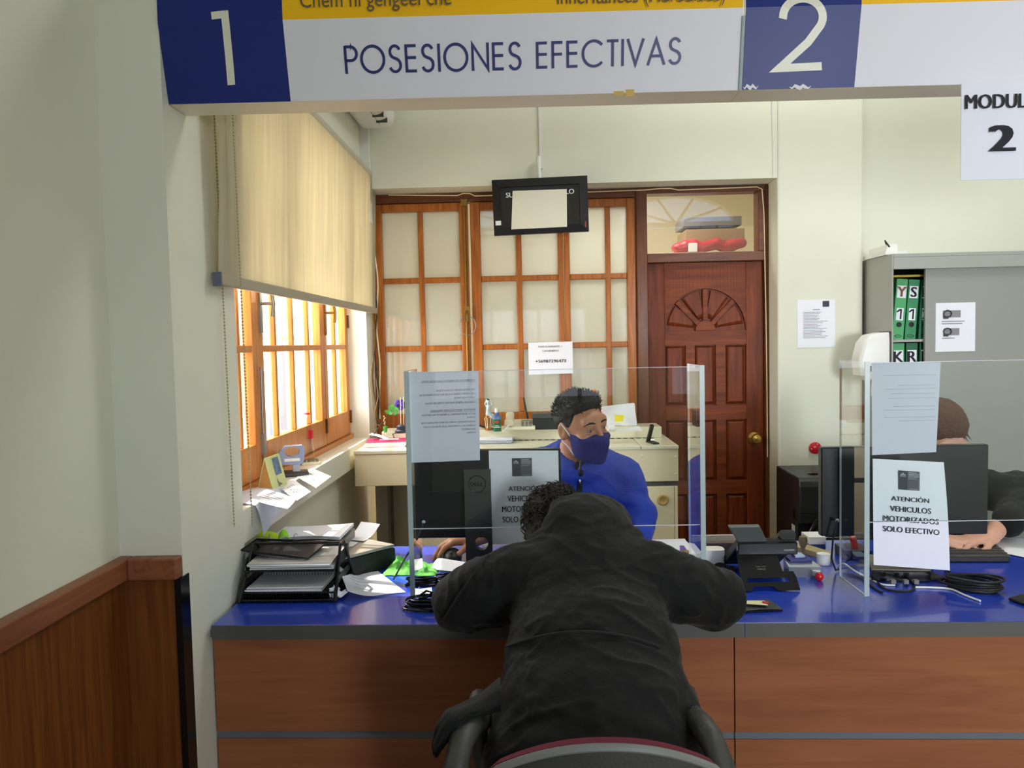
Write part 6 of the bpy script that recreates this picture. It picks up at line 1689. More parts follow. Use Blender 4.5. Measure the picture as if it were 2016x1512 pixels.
# clear dispenser with red ball
a = on_c(1553, 1137); b = on_c(1618, 1137)
ds = thing('clear_dispenser', 'low clear plastic dispenser box behind the office phone', 'dispenser', (a + b) / 2)
MB().prism([a, b, b + Vector((-0.005, 0.1, 0)), a + Vector((0.015, 0.1, 0))], (0, 0, 0.034)).build('case', glass('clear_plastic', tint=(216, 226, 226), film=0.35, film_col=(206, 216, 220), rough=0.08), ds)
MB().box(a.x + 0.02, b.x - 0.01, a.y + 0.05, a.y + 0.12, ZC + 0.0345, ZC + 0.042).build('ink_pad', mat('pad_blue', (28, 30, 120), 0.5), ds, bevel=0.002)
MB().box(a.x + 0.045, b.x - 0.025, a.y + 0.075, a.y + 0.115, ZC + 0.042, ZC + 0.05).build('pad_lid', mat('pale_blue', (176, 196, 226), 0.5), ds, bevel=0.002)
MB().box(b.x - 0.03, b.x - 0.004, a.y - 0.006, a.y + 0.02, ZC + 0.006, ZC + 0.024).build('outlet', m_white, ds, bevel=0.002)
c = on_c(1613, 1143)
tag(MB().ball(c + Vector((0, 0, 0.0135)), 0.0132, 22).build('red_ball', mat('ball_red', (206, 24, 32), 0.2), None, origin=c, smooth=True), 'small glossy red ball on the blue counter beside the clear dispenser', 'ball')
def stamp(label, c, h, m):
    t = thing('rubber_stamp', label, 'stamp', c, group='rubber stamps on the counter')
    MB().box(c.x - 0.016, c.x + 0.016, c.y - 0.01, c.y + 0.01, c.z + 0.0003, c.z + 0.01).build('stamp_base', m_dgrey, t)
    MB().lathe(c + Vector((0, 0, 0.01)), [(0.008, 0), (0.005, 0.012), (0.006, h * 0.35), (0.012, h * 0.55), (0.0155, h * 0.75), (0.012, h * 0.93), (0.003, h)], 18).build('handle', m, t, smooth=True)
stamp('wooden handled stamp standing behind the clear dispenser', Vector((at(1581, 1095, y=2.66).x, 2.66, ZC)), 0.075, mat('olive_wood', (120, 106, 70), 0.45))
stamp('dark wooden stamp seen through the right edge of the left screen', Vector((at(1379, 1118, y=2.52).x, 2.52, ZC)), 0.06, mat('walnut', (84, 66, 48), 0.45))
stamp('brown wooden stamp left of the dark one behind the sleeve', Vector((at(1350, 1112, y=2.56).x, 2.56, ZC)), 0.058, mat('light_walnut', (124, 96, 60), 0.45))
# stationery box tray behind phone
yb3 = 2.78
tb = thing('document_tray', 'brown document box with white back rim behind the office phone', 'tray', Vector((0.66, yb3, ZC)))
xa, xb2 = at(1392, 1100, y=2.7).x, at(1500, 1100, y=2.7).x
zb3 = at(1430, 1066, y=2.86).z
MB().prism([(xa, 2.70, ZC + 0.0004), (xb2, 2.70, ZC + 0.0004), (xb2, 2.86, ZC + 0.0004), (xa, 2.86, ZC + 0.0004)], (0, 0, 0.012)).build('base', m_dgrey, tb)
MB().prism([(xa, 2.70, ZC + 0.012), (xa, 2.86, ZC + 0.012), (xa, 2.86, zb3 + 0.002), (xa, 2.70, ZC + 0.05)], (xb2 - xa, 0, 0)).build('sloping_cover', mat('brown_cover', (104, 84, 76), 0.6), tb)
MB().box(xa - 0.02, xb2, 2.856, 2.866, zb3, at(1430, 1053, y=2.86).z).build('rim', m_white, tb)
c = on_c(1417, 1128)
MB_ = MB().rbox((c.x, 2.6, ZC + 0.03), (0.034, 0.03, 0.0295), 0.02, axis='Z')
tag(MB_.build('white_cup', m_white, None, origin=(c.x, 2.6, ZC)), 'short white plastic cup between the screen edge and the phone', 'cup')
c = Vector((at(1621, 1122, y=2.6).x, 2.6, ZC))
tag(MB().lathe(c, [(0.021, 0.0005), (0.022, 0.03), (0.022, 0.036), (0.019, 0.034)], 22).build('white_cup', m_white, None, origin=c, smooth=True), 'round white plastic cap on the counter behind the red ball', 'cup')
c = Vector((at(1606, 1090, y=2.8).x, 2.8, ZC))
t = thing('card_box', 'small white and blue card box behind the round white cap', 'box', c)
MB().box(c.x - 0.03, c.x + 0.028, 2.78, 2.86, ZC + 0.0005, ZC + 0.034).build('carton', mat('box_blue', (60, 84, 150), 0.5), t)
MB().box(c.x - 0.031, c.x + 0.029, 2.779, 2.861, ZC + 0.02, ZC + 0.046).build('lid', m_white, t)
# beige ledger board and papers right of the customer
Q = [on_c(1300, 1097), on_c(1362, 1098), on_c(1340, 1062), on_c(1255, 1064)]
stack('paper_stack', 'white papers on the counter right of the black hood', 0.4, 0.56, 2.68, 2.88, ZC + 0.0005, 5, 21, group='paper piles on the counter')
Q = [at(1340, 1098, z=ZC + 0.002), at(1362, 1096, z=ZC + 0.002), at(1346, 1074, y=2.74), at(1338, 1074, y=2.74)]
tag(MB().sheet(lambda u, v: bil(Q, u, v), 4, 4, 0.001).build('purple_card', mat('purple_card', (92, 66, 150), 0.6), None, origin=Q[0]), 'purple card leaning beside the papers right of the black hood', 'card')
BD = [on_c(1545, 1080), on_c(1640, 1108), on_c(1640, 1098), on_c(1570, 1076)]
tag(MB().prism(BD, (0, 0, 0.02)).build('wood_ruler_box', mat('khaki_board', (172, 154, 108), 0.5), None, origin=BD[0], bevel=0.002), 'long khaki board lying slantwise behind the clear dispenser', 'board')

# ================================================================== right part of the counter
kb = thing('keyboard', 'black computer keyboard under the right hand monitor edge', 'keyboard', at(1930, 1105, z=ZC))
K = [at(1835, 1106, z=ZC + 0.002), at(1986, 1106, z=ZC + 0.002), at(1992, 1092, z=ZC + 0.002), at(1955, 1080, z=ZC + 0.012), at(1830, 1080, z=ZC + 0.012)]
K = [at(1835, 1107, z=ZC + 0.001), at(1988, 1107, z=ZC + 0.001), at(1958, 1082, z=ZC + 0.001), at(1815, 1082, z=ZC + 0.001)]
MB().prism(K, (0, 0, 0.018)).build('case', m_black, kb, bevel=0.003)
for r_ in range(5):
    for k in range(15):
        a = bil(K, (k + 0.12) / 15, (r_ + 0.15) / 5.2); b = bil(K, (k + 0.88) / 15, (r_ + 0.85) / 5.2)
        MB().box(a.x, b.x, a.y, b.y, ZC + 0.018, ZC + 0.024).build('key', m_dgrey, kb)
Q = [at(1905, 1074, z=ZC + 0.004), at(2040, 1102, z=ZC + 0.004), at(2060, 1068, z=ZC + 0.004), at(1950, 1064, z=ZC + 0.004)]
tag(MB().sheet(lambda u, v: bil(Q, u, v) + Vector((0, 0, 0.012 * math.sin(math.pi * u) * v)), 10, 8, 0.001).build('paper_sheet', m_paper, None, origin=Q[0], smooth=True), 'white sheet on the counter beyond the keyboard', 'paper')
rt2 = thing('network_switch', 'slim dark network box on the counter behind the low hanging sheet', 'network switch', at(1770, 1150, z=ZC))
Q = [at(1716, 1144, z=ZC + 0.001), at(1832, 1146, z=ZC + 0.001), at(1838, 1128, z=ZC + 0.001), at(1700, 1112, z=ZC + 0.001)]
MB().prism(Q, (0, 0, 0.034)).build('case', m_blackg, rt2, bevel=0.003)
MB().prism([q + Vector((0, 0, 0.0345)) for q in Q], (0, 0, 0.004)).build('lid', mat('taupe_lid', (112, 104, 92), 0.45), rt2)
for px in (1755, 1780, 1800):
    a = at(px, 1143, z=ZC + 0.014) + Vector((0, -0.004, 0)); MB().box(a.x - 0.007, a.x + 0.007, a.y - 0.012, a.y, ZC + 0.008, ZC + 0.02).build('plug', m_grey, rt2)
def cable(label, px, r, m, name='loose_cable', z=None):
    pts = [at(p[0], p[1], z=ZC + r + 0.0006 + (p[2] if len(p) > 2 else 0)) for p in px]
    sm = []
    for i in range(len(pts) - 1):
        p0_, p1_, p2_, p3_ = pts[max(i - 1, 0)], pts[i], pts[i + 1], pts[min(i + 2, len(pts) - 1)]
        for k in range(6):
            t = k / 6; sm.append(0.5 * ((2 * p1_) + (p2_ - p0_) * t + (2 * p0_ - 5 * p1_ + 4 * p2_ - p3_) * t * t + (3 * p1_ - p0_ - 3 * p2_ + p3_) * t ** 3))
    sm.append(pts[-1])
    return tag(MB().tube(sm, r, 8).build(name, m, None, origin=pts[0], smooth=True), label, 'cable', 'loose cables on the counter')
cable('pale grey cable running from the network box to the coiled black cable', ((1800, 1156), (1840, 1157), (1872, 1160), (1900, 1172), (1930, 1183)), 0.003, m_white)
cable('white cable arching behind the clear screen side to the network box', ((1650, 1114), (1662, 1110, 0.02), (1680, 1122, 0.02), (1706, 1136), (1735, 1150), (1762, 1152)), 0.003, m_white)
cable('black cable crossing in front of the network box', ((1722, 1140), (1745, 1160), (1790, 1164), (1800, 1150), (1770, 1130)), 0.0032, m_black)
cable('black cable curling left of the network box', ((1660, 1128), (1690, 1136), (1725, 1160), (1738, 1166)), 0.0032, m_black)
c = at(1916, 1162, z=ZC)
coil('cable_coil', 'large coil of black cable on the right part of the counter', c, 0.072, 0.036, 8, 0.0038, 31, -0.35, dz=0.005, tail=[at(1870, 1140, z=ZC + 0.03), at(1872, 1128, z=ZC + 0.012), at(1860, 1120, z=ZC + 0.006)], m=m_black)
pd = [at(1985, 1182, z=ZC + 0.0008), at(2050, 1205, z=ZC + 0.0008), at(2080, 1180, z=ZC + 0.0008), at(2010, 1175, z=ZC + 0.0008)]
tag(MB().prism(pd, (0, 0, 0.009)).build('mobile_phone', m_black, None, origin=pd[0], bevel=0.003), 'dark phone lying at the right edge of the counter', 'phone')
bp = thing('desk_organizer', 'dark desk organizer with red marker behind the right screen side', 'organizer', at(1680, 1095, z=ZC))
a = at(1665, 1104, z=ZC)
MB().prism([a, a + Vector((0.09, 0, 0)), a + Vector((0.09, 0.1, 0)), a + Vector((0, 0.1, 0))], (0, 0, 0.035)).build('box', m_dgrey, bp, bevel=0.003)
MB().tube([a + Vector((0.05, 0.03, 0.02)), a + Vector((0.035, 0.03, 0.075))], 0.011, 10).build('marker', mat('marker_red', (214, 50, 40), 0.4), bp, smooth=True)
# ================================================================== people
m_skin = mat('skin', (178, 122, 92), 0.5, sub=0.08, var=0.05, vscale=20)
m_skin2 = mat('skin_fair', (206, 156, 132), 0.5, sub=0.08)
m_hair = mat('black_hair', (15, 14, 14), 0.55, spec=0.3, bump=0.5, bscale=220)
m_hairb = mat('dark_brown_hair', (36, 26, 20), 0.5, bump=0.8, bscale=160)
m_hairr = mat('brown_hair', (88, 52, 32), 0.45, bump=0.7, bscale=150)
m_jacket = mat('blue_softshell', (20, 52, 160), 0.75, sheen=0.05, bump=0.08, bscale=300)
m_black_j = mat('black_cotton', (10, 11, 10), 0.8, spec=0.3, sheen=0.06, bump=0.12, bscale=220)
m_maskc = mat('navy_mask', (6, 16, 100), 0.85, bump=0.1, bscale=400)
m_navy_t = mat('dark_trousers', (28, 30, 38), 0.85)

def hand(s, W, f, n, u, curl, thumb=(0.55, -0.25), L=1.0, splay=0.10, fat=1.0):
    """Palm, four bent fingers of different lengths and a thumb that leaves the side of the palm."""
    W, f, n, u = Vector(W), Vector(f).normalized(), Vector(n), Vector(u)
    n = (n - f * n.dot(f)).normalized(); u = (u - f * u.dot(f) - n * u.dot(n)).normalized()
    offs = (0.029, 0.0095, -0.0105, -0.0295); kl = (0.090, 0.095, 0.089, 0.079)
    seg = ((0.042, 0.026, 0.020), (0.047, 0.030, 0.021), (0.043, 0.028, 0.020), (0.034, 0.021, 0.018))
    for i in range(4):
        K = W + f * kl[i] * L + u * offs[i] * L
        s.cap(W + u * offs[i] * 0.55 * L, K, 0.0145 * L * fat, 0.0108 * L * fat, 0.014)
        a = 0.0; p = K
        for j in range(3):
            a += math.radians(curl[i][j])
            d = (f * math.cos(a) - n * math.sin(a) + u * splay * (1.5 - i) * 0.9).normalized()
            q = p + d * seg[i][j] * L
            s.cap(p, q, (0.0094, 0.0085, 0.0077)[j] * L * fat, (0.0085, 0.0077, 0.0066)[j] * L * fat, 0.004)
            p = q
    T = W + f * 0.028 * L + u * 0.028 * L - n * 0.006; p = T
    s.cap(W + u * 0.01, T, 0.016 * L, 0.0145 * L, 0.012)
    for j, l in enumerate((0.042, 0.033, 0.027)):
        d = (f * (0.75 + 0.12 * j) + u * (thumb[0] - 0.28 * j) + n * (thumb[1] - 0.06 * j)).normalized()
        q = p + d * l * L
        s.cap(p, q, (0.0135, 0.0115, 0.0098)[j] * L, (0.0115, 0.0098, 0.008)[j] * L, 0.008)
        p = q

def head_sdf(s, T, R, ears=True, nose=True):
    """Head in local axes (face toward -Y), placed by rotation R and translation T."""
    P = lambda x, y, z: T + R @ Vector((x, y, z))
    RR = [[R[i][j] for j in range(3)] for i in range(3)]
    e = lambda c, r, k=0.02, op='add', Q=None: s.ell(P(*c), r, RR if Q is None else [[(R @ Q)[i][j] for j in range(3)] for i in range(3)], k, op)
    e((0, 0.015, 0.035), (0.075, 0.094, 0.088), 0.02)
    e((0, -0.030, -0.028), (0.063, 0.066, 0.088), 0.03)
    e((0, -0.042, -0.085), (0.048, 0.048, 0.036), 0.03)
    e((0, -0.083, 0.030), (0.056, 0.014, 0.026), 0.02)
    e((0, -0.088, 0.016), (0.048, 0.010, 0.007), 0.010)
    for sx in (-1, 1):
        e((sx * 0.040, -0.066, -0.034), (0.026, 0.024, 0.022), 0.02)
        e((sx * 0.0325, -0.104, -0.003), (0.0175, 0.0135, 0.0105), 0.010, 'sub')
        e((sx * 0.0325, -0.0875, 0.0062), (0.0170, 0.0090, 0.0056), 0.004)
        e((sx * 0.0325, -0.0870, -0.0092), (0.0160, 0.0080, 0.0040), 0.004)
        if ears:
            e((sx * 0.077, 0.012, -0.008), (0.009, 0.020, 0.034), 0.006, 'add', rotmat('Z', -18 * sx) @ rotmat('X', -8))
            e((sx * 0.084, 0.008, -0.004), (0.005, 0.010, 0.019), 0.004, 'sub', rotmat('Z', -18 * sx))
    if nose:
        s.cap(P(0, -0.092, 0.012), P(0, -0.112, -0.030), 0.0075, 0.0115, 0.012)
        for sx in (-1, 1): e((sx * 0.011, -0.100, -0.034), (0.008, 0.009, 0.007), 0.006)
        s.cap(P(-0.018, -0.089, -0.062), P(0.018, -0.089, -0.062), 0.006, 0.006, 0.006)
        s.cap(P(-0.015, -0.087, -0.071), P(0.015, -0.087, -0.071), 0.0065, 0.0065, 0.006)
        s.cap(P(-0.02, -0.097, -0.0667), P(0.02, -0.097, -0.0667), 0.0016, 0.0016, 0.003, op='sub')
    return P, e

def eyes(parent, P, R, gaze=(0.3, -0.1), iris=(58, 38, 26)):
    for sx in (-1, 1):
        c = P(sx * 0.0325, -0.0792, -0.0015)
        o = MB().ball(c, 0.0128, 16).build('eyeball', mat('eye_white', (140, 126, 118), 0.35), parent, smooth=True)
        d = (R @ Vector((gaze[0], -1, gaze[1]))).normalized()
        MB().ball(c + d * 0.0071, 0.0068, 14).build('iris', mat('iris_brown', iris, 0.15), o, smooth=True)
        MB().ball(c + d * 0.0118, 0.0026, 10).build('pupil', m_blackg, o, smooth=True)
        mb = MB().tube([P(sx * x, y, z) for x, y, z in ((0.012, -0.096, 0.0215), (0.022, -0.0975, 0.0265), (0.036, -0.095, 0.0275), (0.048, -0.087, 0.022), (0.054, -0.08, 0.0165))], [0.0038, 0.0052, 0.005, 0.0036, 0.0016], 8, flat=0.7)
        mb.build('eyebrow', m_hair, parent, smooth=True)

# ------------------------------------------------------------------ clerk in blue behind the screen
HT = Vector((0.168, 2.82, 1.212)); HR = rotmat('Z', 36) @ rotmat('Y', -7) @ rotmat('X', 3)
wr = Vector((-0.226, 2.79, 0.806))            # wrist of the mouse hand
lo, hi = (-0.40, 2.58, 0.42), (0.46, 3.18, 1.36)
S1 = SDF(lo, hi, 0.0048)
P, e = head_sdf(S1, HT, HR)
S1.chain([HT + HR @ Vector((0, 0.025, -0.06)), (0.15, 2.90, 1.10), (0.15, 2.925, 1.04)], [0.056, 0.056, 0.062], 0.03)
S1.chain([(0.15, 2.93, 1.02), (0.15, 2.95, 0.85), (0.15, 2.97, 0.62), (0.15, 2.97, 0.5)], [0.10, 0.108, 0.105, 0.11], 0.05, (1.45, 1, 1))
S1.cap((-0.01, 2.93, 1.03), (0.31, 2.93, 1.0), 0.065, 0.065, 0.05)
S1.chain([(-0.02, 2.92, 1.02), (-0.085, 2.93, 0.90), (wr.x + 0.11, wr.y + 0.06, 0.835), wr], [0.052, 0.045, 0.04, 0.028], 0.02)
S1.chain([(0.33, 2.93, 0.99), (0.375, 2.92, 0.85), (0.36, 2.84, 0.74)], [0.052, 0.045, 0.035], 0.02)
hf = (mp + Vector((0.004, -0.02, 0.0)) - wr); hf.z = 0.0
hand(S1, wr, Vector((-0.86, -0.34, 0.02)), (-0.06, 0.02, 1), (0.30, -0.9, 0.0), ((24, 26, 12), (25, 28, 14), (27, 28, 14), (30, 28, 14)), (0.62, -0.42), 1.0, 0.10, 1.22)
hand(S1, (0.36, 2.83, 0.735), (-0.5, -0.75, -0.3), (0.2, -0.4, 0.8), (-0.8, 0.4, 0.2), ((25, 35, 25),) * 4, (0.5, -0.3), 0.95)
cl1 = body_mesh('person', S1, m_skin, None, (0.15, 2.95, 0.45))
tag(cl1, 'clerk in blue jacket and navy face mask seated behind the counter', 'person')
eyes(cl1, P, HR, (0.16, -0.24))
# hair: cropped cap with a sharp front line, faded sides
RRl = [[HR[i][j] for j in range(3)] for i in range(3)]
def hair_shell(r, k2=None):
    q = SDF(HT - Vector((0.14, 0.15, 0.13)), HT + Vector((0.14, 0.15, 0.16)), 0.0036)
    q.ell(HT + HR @ Vector((0, 0.016, 0.038)), r, RRl)
    if k2: q.ell(HT + HR @ Vector((0.0, -0.030, 0.096)), (0.060, 0.050, 0.030), RRl, 0.025)
    return q
def lcut(s_, n, p0_, k=0.008):
    nw = (HR @ Vector(n)).normalized(); s_.cut(nw, nw.dot(HT + HR @ Vector(p0_)), k)
SH = hair_shell((0.082, 0.1, 0.095), True)
lcut(SH, (0, -0.5, -1), (0, -0.078, 0.074))
SB = hair_shell((0.0785, 0.098, 0.092))
lcut(SB, (0, -1, -0.12), (0, -0.034, 0.0)); lcut(SB, (0, -0.25, -1), (0, 0.0, -0.03))
SH.F = np.minimum(SH.F, SB.F)
h1 = body_mesh('hair', SH, m_hair, cl1, fold=lambda p, q: 0.0018 * noise.noise(p * 150) + 0.001 * noise.noise(p * 420), it=1)
def short_hair(parent, m, n, keep, L0, L1, seed, lean):
    me = parent.data; rr = random.Random(seed); mb = MB(); off = OFF[parent]
    idx = [i for i in range(len(me.vertices))]
    for k in range(n):
        vtx = me.vertices[rr.choice(idx)]; p = vtx.co + off; q = vtx.normal
        if not keep(p, q): continue
        d = (q * 0.45 + Vector(lean) + Vector((rr.uniform(-.4, .4), rr.uniform(-.4, .4), rr.uniform(-.3, .3)))).normalized(); L = rr.uniform(L0, L1)
        mb.tube([p - q * 0.001, p + d * L * 0.6 + q * 0.001, p + d * L], [0.0011, 0.0009, 0.0003], 4)
    mb.build('locks', m, parent)
short_hair(h1, m_hair, 2600, lambda p, q: p.z > HT.z + 0.035, 0.008, 0.017, 3, HR @ Vector((0.25, 0.55, 0.25)))
# mask
SK = SDF(HT - Vector((0.13, 0.19, 0.19)), HT + Vector((0.19, 0.1, 0.03)), 0.0038)
SK.ell(P(0, -0.036, -0.03), (0.0705, 0.077, 0.10), RRl)
for sx in (-1, 1): SK.ell(P(sx * 0.034, -0.070, -0.024), (0.036, 0.034, 0.036), RRl, 0.02)
SK.ell(P(0, -0.046, -0.088), (0.055, 0.058, 0.042), RRl, 0.03)
SK.cap(P(0, -0.108, -0.022), P(0, -0.118, -0.045), 0.012, 0.014, 0.03)
SK.cap(P(0, -0.118, -0.045), P(0, -0.085, -0.125), 0.014, 0.016, 0.035)
def mcut(n, d, k=0.006):
    nw = HR @ Vector(n).normalized(); SK.cut(nw, d + nw.dot(HT), k)
mcut((0.30, -0.28, 1), 0.0135); mcut((-0.30, -0.28, 1), 0.0135)
mcut((0, 1, 0), -0.010)
mcut((0, 0.25, -1), 0.104, 0.012)
body_mesh('face_mask', SK, m_maskc, cl1, fold=lambda p, q: 0.0012 * noise.noise(p * 60))
for sx in (-1, 1):
    MB().tube([P(sx * 0.062, -0.022, -0.036), P(sx * 0.076, -0.008, 0.0), P(sx * 0.081, 0.012, 0.022)], 0.0022, 8).tube([P(sx * 0.056, -0.018, -0.095), P(sx * 0.068, 0.0, -0.062), P(sx * 0.079, 0.02, -0.04)], 0.0022, 8).build('mask_strap', m_white, cl1, smooth=True)
# jacket
SJ = SDF((-0.42, 2.60, 0.42), (0.52, 3.20, 1.20), 0.0065)
SJ.chain([(0.155, 2.945, 1.0), (0.155, 2.955, 0.85), (0.155, 2.97, 0.62), (0.155, 2.98, 0.48)], [0.122, 0.13, 0.125, 0.13], 0.06, (1.42, 1, 1))
SJ.chain([(-0.005, 2.95, 1.02), (0.14, 2.95, 1.045), (0.315, 2.94, 0.995)], [0.083, 0.085, 0.083], 0.06)
SJ.chain([(-0.02, 2.94, 1.02), (-0.095, 2.95, 0.90), (wr.x + 0.13, wr.y + 0.07, 0.845), (wr.x + 0.045, wr.y + 0.022, 0.832)], [0.082, 0.076, 0.060, 0.044], 0.03)
SJ.chain([(0.335, 2.94, 0.985), (0.385, 2.925, 0.85), (0.375, 2.86, 0.745)], [0.077, 0.066, 0.05], 0.03)
SJ.chain([(0.145, 2.90, 1.04), (0.148, 2.895, 1.085)], [0.082, 0.07], 0.03)
for zc_, rc_, fr in ((1.045, 0.078, 0.0), (1.07, 0.076, -0.004), (1.09, 0.075, -0.010)):
    ring = [(0.158 + rc_ * math.cos(t), 2.885 + 0.95 * rc_ * math.sin(t), zc_ + 0.018 * math.sin(t) + fr) for t in [2 * math.pi * i / 18 for i in range(19)]]
    SJ.chain(ring, [0.014] * 19, 0.02)
SJ.cap((0.155, 2.88, 1.05), (0.163, 2.87, 1.2), 0.058, 0.066, 0.006, op='sub')
SJ.cap((0.150, 2.79, 1.10), (0.148, 2.815, 1.035), 0.022, 0.004, 0.008, op='sub')
def jf(p, q):
    v = 0.005 * noise.noise(p * 9) + 0.0035 * noise.noise(Vector((p.x * 30, p.y * 30, p.z * 14)))
    v += 0.004 * (1 - abs(2 * noise.noise(Vector((p.x * 8, p.y * 6, p.z * 15 + 6 * p.x))))) ** 3
    if p.x > 0.3 or p.x < 0: v += 0.005 * math.sin(70 * (p.z + 0.5 * p.x + 0.02 * noise.noise(p * 12))) * (0.5 + noise.noise(p * 7))
    return v
jk = body_mesh('jacket', SJ, m_jacket, cl1, fold=jf)
def on_jacket(px, py, lift=0.003, y0=2.83):
    """Front surface of the jacket along a sight line, by stepping through the implicit surface."""
    for k in range(240):
        y = 2.70 + 0.0015 * k; p = at(px, py, y=y)
        i = [int(round((p[a] - SJ.lo[a]) / SJ.h)) for a in range(3)]
        if all(0 <= i[a] < SJ.n[a] for a in range(3)) and SJ.F[i[0], i[1], i[2]] < 0: return at(px, py, y=y - 0.006 - lift)
    return at(px, py, y=y0)
MB().ball((0.156, 2.845, 1.045), (0.045, 0.03, 0.045), 14).build('shirt', m_black, cl1, smooth=True)
zp = [on_jacket(*q) for q in ((1146, 908), (1144, 930), (1142, 960), (1141, 990), (1141, 1020), (1140, 1050), (1140, 1080))]
MB().tube(zp, 0.0085, 8, flat=0.45).build('zip_placket', m_black, jk, smooth=True)
MB().ball(on_jacket(1142, 948, 0.008), (0.004, 0.004, 0.009), 10).build('zip_puller', m_chrome, jk, smooth=True)
bd = [on_jacket(a, b, 0.003) for a, b in ((1185, 1002), (1203, 1006), (1204, 985), (1186, 984))]
MB().sheet(lambda u, v: bil(bd, u, v), 3, 3, 0.0015).build('badge', mat('badge_red', (206, 50, 62), 0.4), jk)
mb = MB()
for k in range(4):
    a = bil(bd, 0.12, 0.25 + 0.16 * k) + Vector((0, -0.0016, 0)); b = bil(bd, 0.85, 0.25 + 0.16 * k) + Vector((0, -0.0016, 0))
    mb.add([a, b, b + UZ * 0.0015, a + UZ * 0.0015], [(0, 1, 2, 3)])
mb.build('badge_print', m_white, jk)
ST = SDF((-0.1, 2.35, 0.0), (0.42, 3.1, 0.62), 0.012)
for sx in (-1, 1):
    ST.chain([(0.155 + 0.09 * sx, 2.97, 0.52), (0.155 + 0.11 * sx, 2.62 + 0.0, 0.50), (0.155 + 0.11 * sx, 2.60, 0.10)], [0.095, 0.075, 0.055], 0.04)
    ST.cap((0.155 + 0.11 * sx, 2.62, 0.05), (0.155 + 0.12 * sx, 2.48, 0.045), 0.045, 0.04, 0.02)
body_mesh('trousers', ST, m_navy_t, cl1)
oc = thing('office_chair', 'dark swivel chair under the clerk in blue behind the counter', 'chair', (0.155, 2.98, 0))
MB().rbox((0.155, 2.98, 0.40), (0.24, 0.22, 0.03), 0.06, axis='Z').build('seat', m_black, oc)
MB().cyl((0.155, 2.98, 0.08), (0.155, 2.98, 0.37), 0.03).build('column', m_dgrey, oc)
for k in range(5):
    a = 2 * math.pi * k / 5
    MB().tube([(0.155, 2.98, 0.09), (0.155 + 0.26 * math.cos(a), 2.98 + 0.26 * math.sin(a), 0.06)], 0.018).build('leg', m_dgrey, oc)
    MB().cyl((0.155 + 0.26 * math.cos(a) - 0.012, 2.98 + 0.26 * math.sin(a), 0.027), (0.155 + 0.26 * math.cos(a) + 0.012, 2.98 + 0.26 * math.sin(a), 0.027), 0.026).build('caster', m_black, oc)

# ------------------------------------------------------------------ person in black leaning on the counter
HT2 = Vector((0.062, 2.165, 0.960)); HR2 = rotmat('Z', 180) @ rotmat('X', 50) @ rotmat('Y', 6)
S2 = SDF((-0.34, 1.36, 0.44), (0.62, 2.62, 1.14), 0.0052)
P2, e2 = head_sdf(S2, HT2, HR2)
S2.chain([HT2 + HR2 @ Vector((0, 0.03, -0.05)), (0.10, 2.06, 0.91), (0.12, 1.97, 0.88)], [0.055, 0.055, 0.065], 0.03)
S2.chain([(0.125, 1.95, 0.86), (0.125, 1.80, 0.775), (0.12, 1.66, 0.68), (0.108, 1.57, 0.57)], [0.09, 0.10, 0.10, 0.11], 0.05, (1.5, 1, 1))
S2.chain([(-0.05, 1.97, 0.90), (-0.19, 2.0, 0.83), (-0.06, 2.24, 0.79), (0.0, 2.35, 0.783)], [0.055, 0.045, 0.04, 0.028], 0.03)
S2.chain([(0.30, 1.97, 0.90), (0.46, 2.01, 0.83), (0.33, 2.26, 0.79), (0.25, 2.37, 0.785)], [0.055, 0.045, 0.04, 0.028], 0.03)
hand(S2, (0.0, 2.35, 0.783), (0.6, 0.8, -0.05), (0, 0, 1), (0.8, -0.6, 0), ((12, 18, 12),) * 4, (0.5, -0.2), 0.95)
hand(S2, (0.25, 2.37, 0.787), (-0.6, 0.8, -0.05), (0.1, 0, 1), (-0.8, -0.6, 0), ((25, 40, 30), (28, 44, 30), (32, 48, 30), (36, 48, 30)), (0.5, -0.4), 0.95)
cu = body_mesh('person', S2, m_skin, None, (0.12, 1.6, 0.45))
tag(cu, 'person in black hooded jacket leaning over the counter, seen from behind', 'person')
eyes(cu, P2, HR2, (0, -0.2))
SHC = SDF(HT2 - Vector((0.17, 0.17, 0.17)), HT2 + Vector((0.17, 0.17, 0.17)), 0.0048)
RR2 = [[HR2[i][j] for j in range(3)] for i in range(3)]
SHC.ell(HT2 + HR2 @ Vector((0, 0.022, 0.045)), (0.090, 0.106, 0.10), RR2)
for sx in (-1, 1): SHC.ell(HT2 + HR2 @ Vector((sx * 0.07, 0.02, -0.01)), (0.024, 0.045, 0.06), RR2, 0.02)
nw = HR2 @ Vector((0, -0.62, -0.78)).normalized(); SHC.cut(nw, 0.015 + nw.dot(HT2), 0.012)
nw = HR2 @ Vector((0, 0.1, -1)).normalized(); SHC.cut(nw, 0.075 + nw.dot(HT2), 0.012)
ho = body_mesh('hair', SHC, m_hairb, cu, fold=lambda p, q: 0.006 * noise.noise(p * 55) + 0.004 * noise.noise(p * 130), it=1)
rr = random.Random(11); mb = MB()
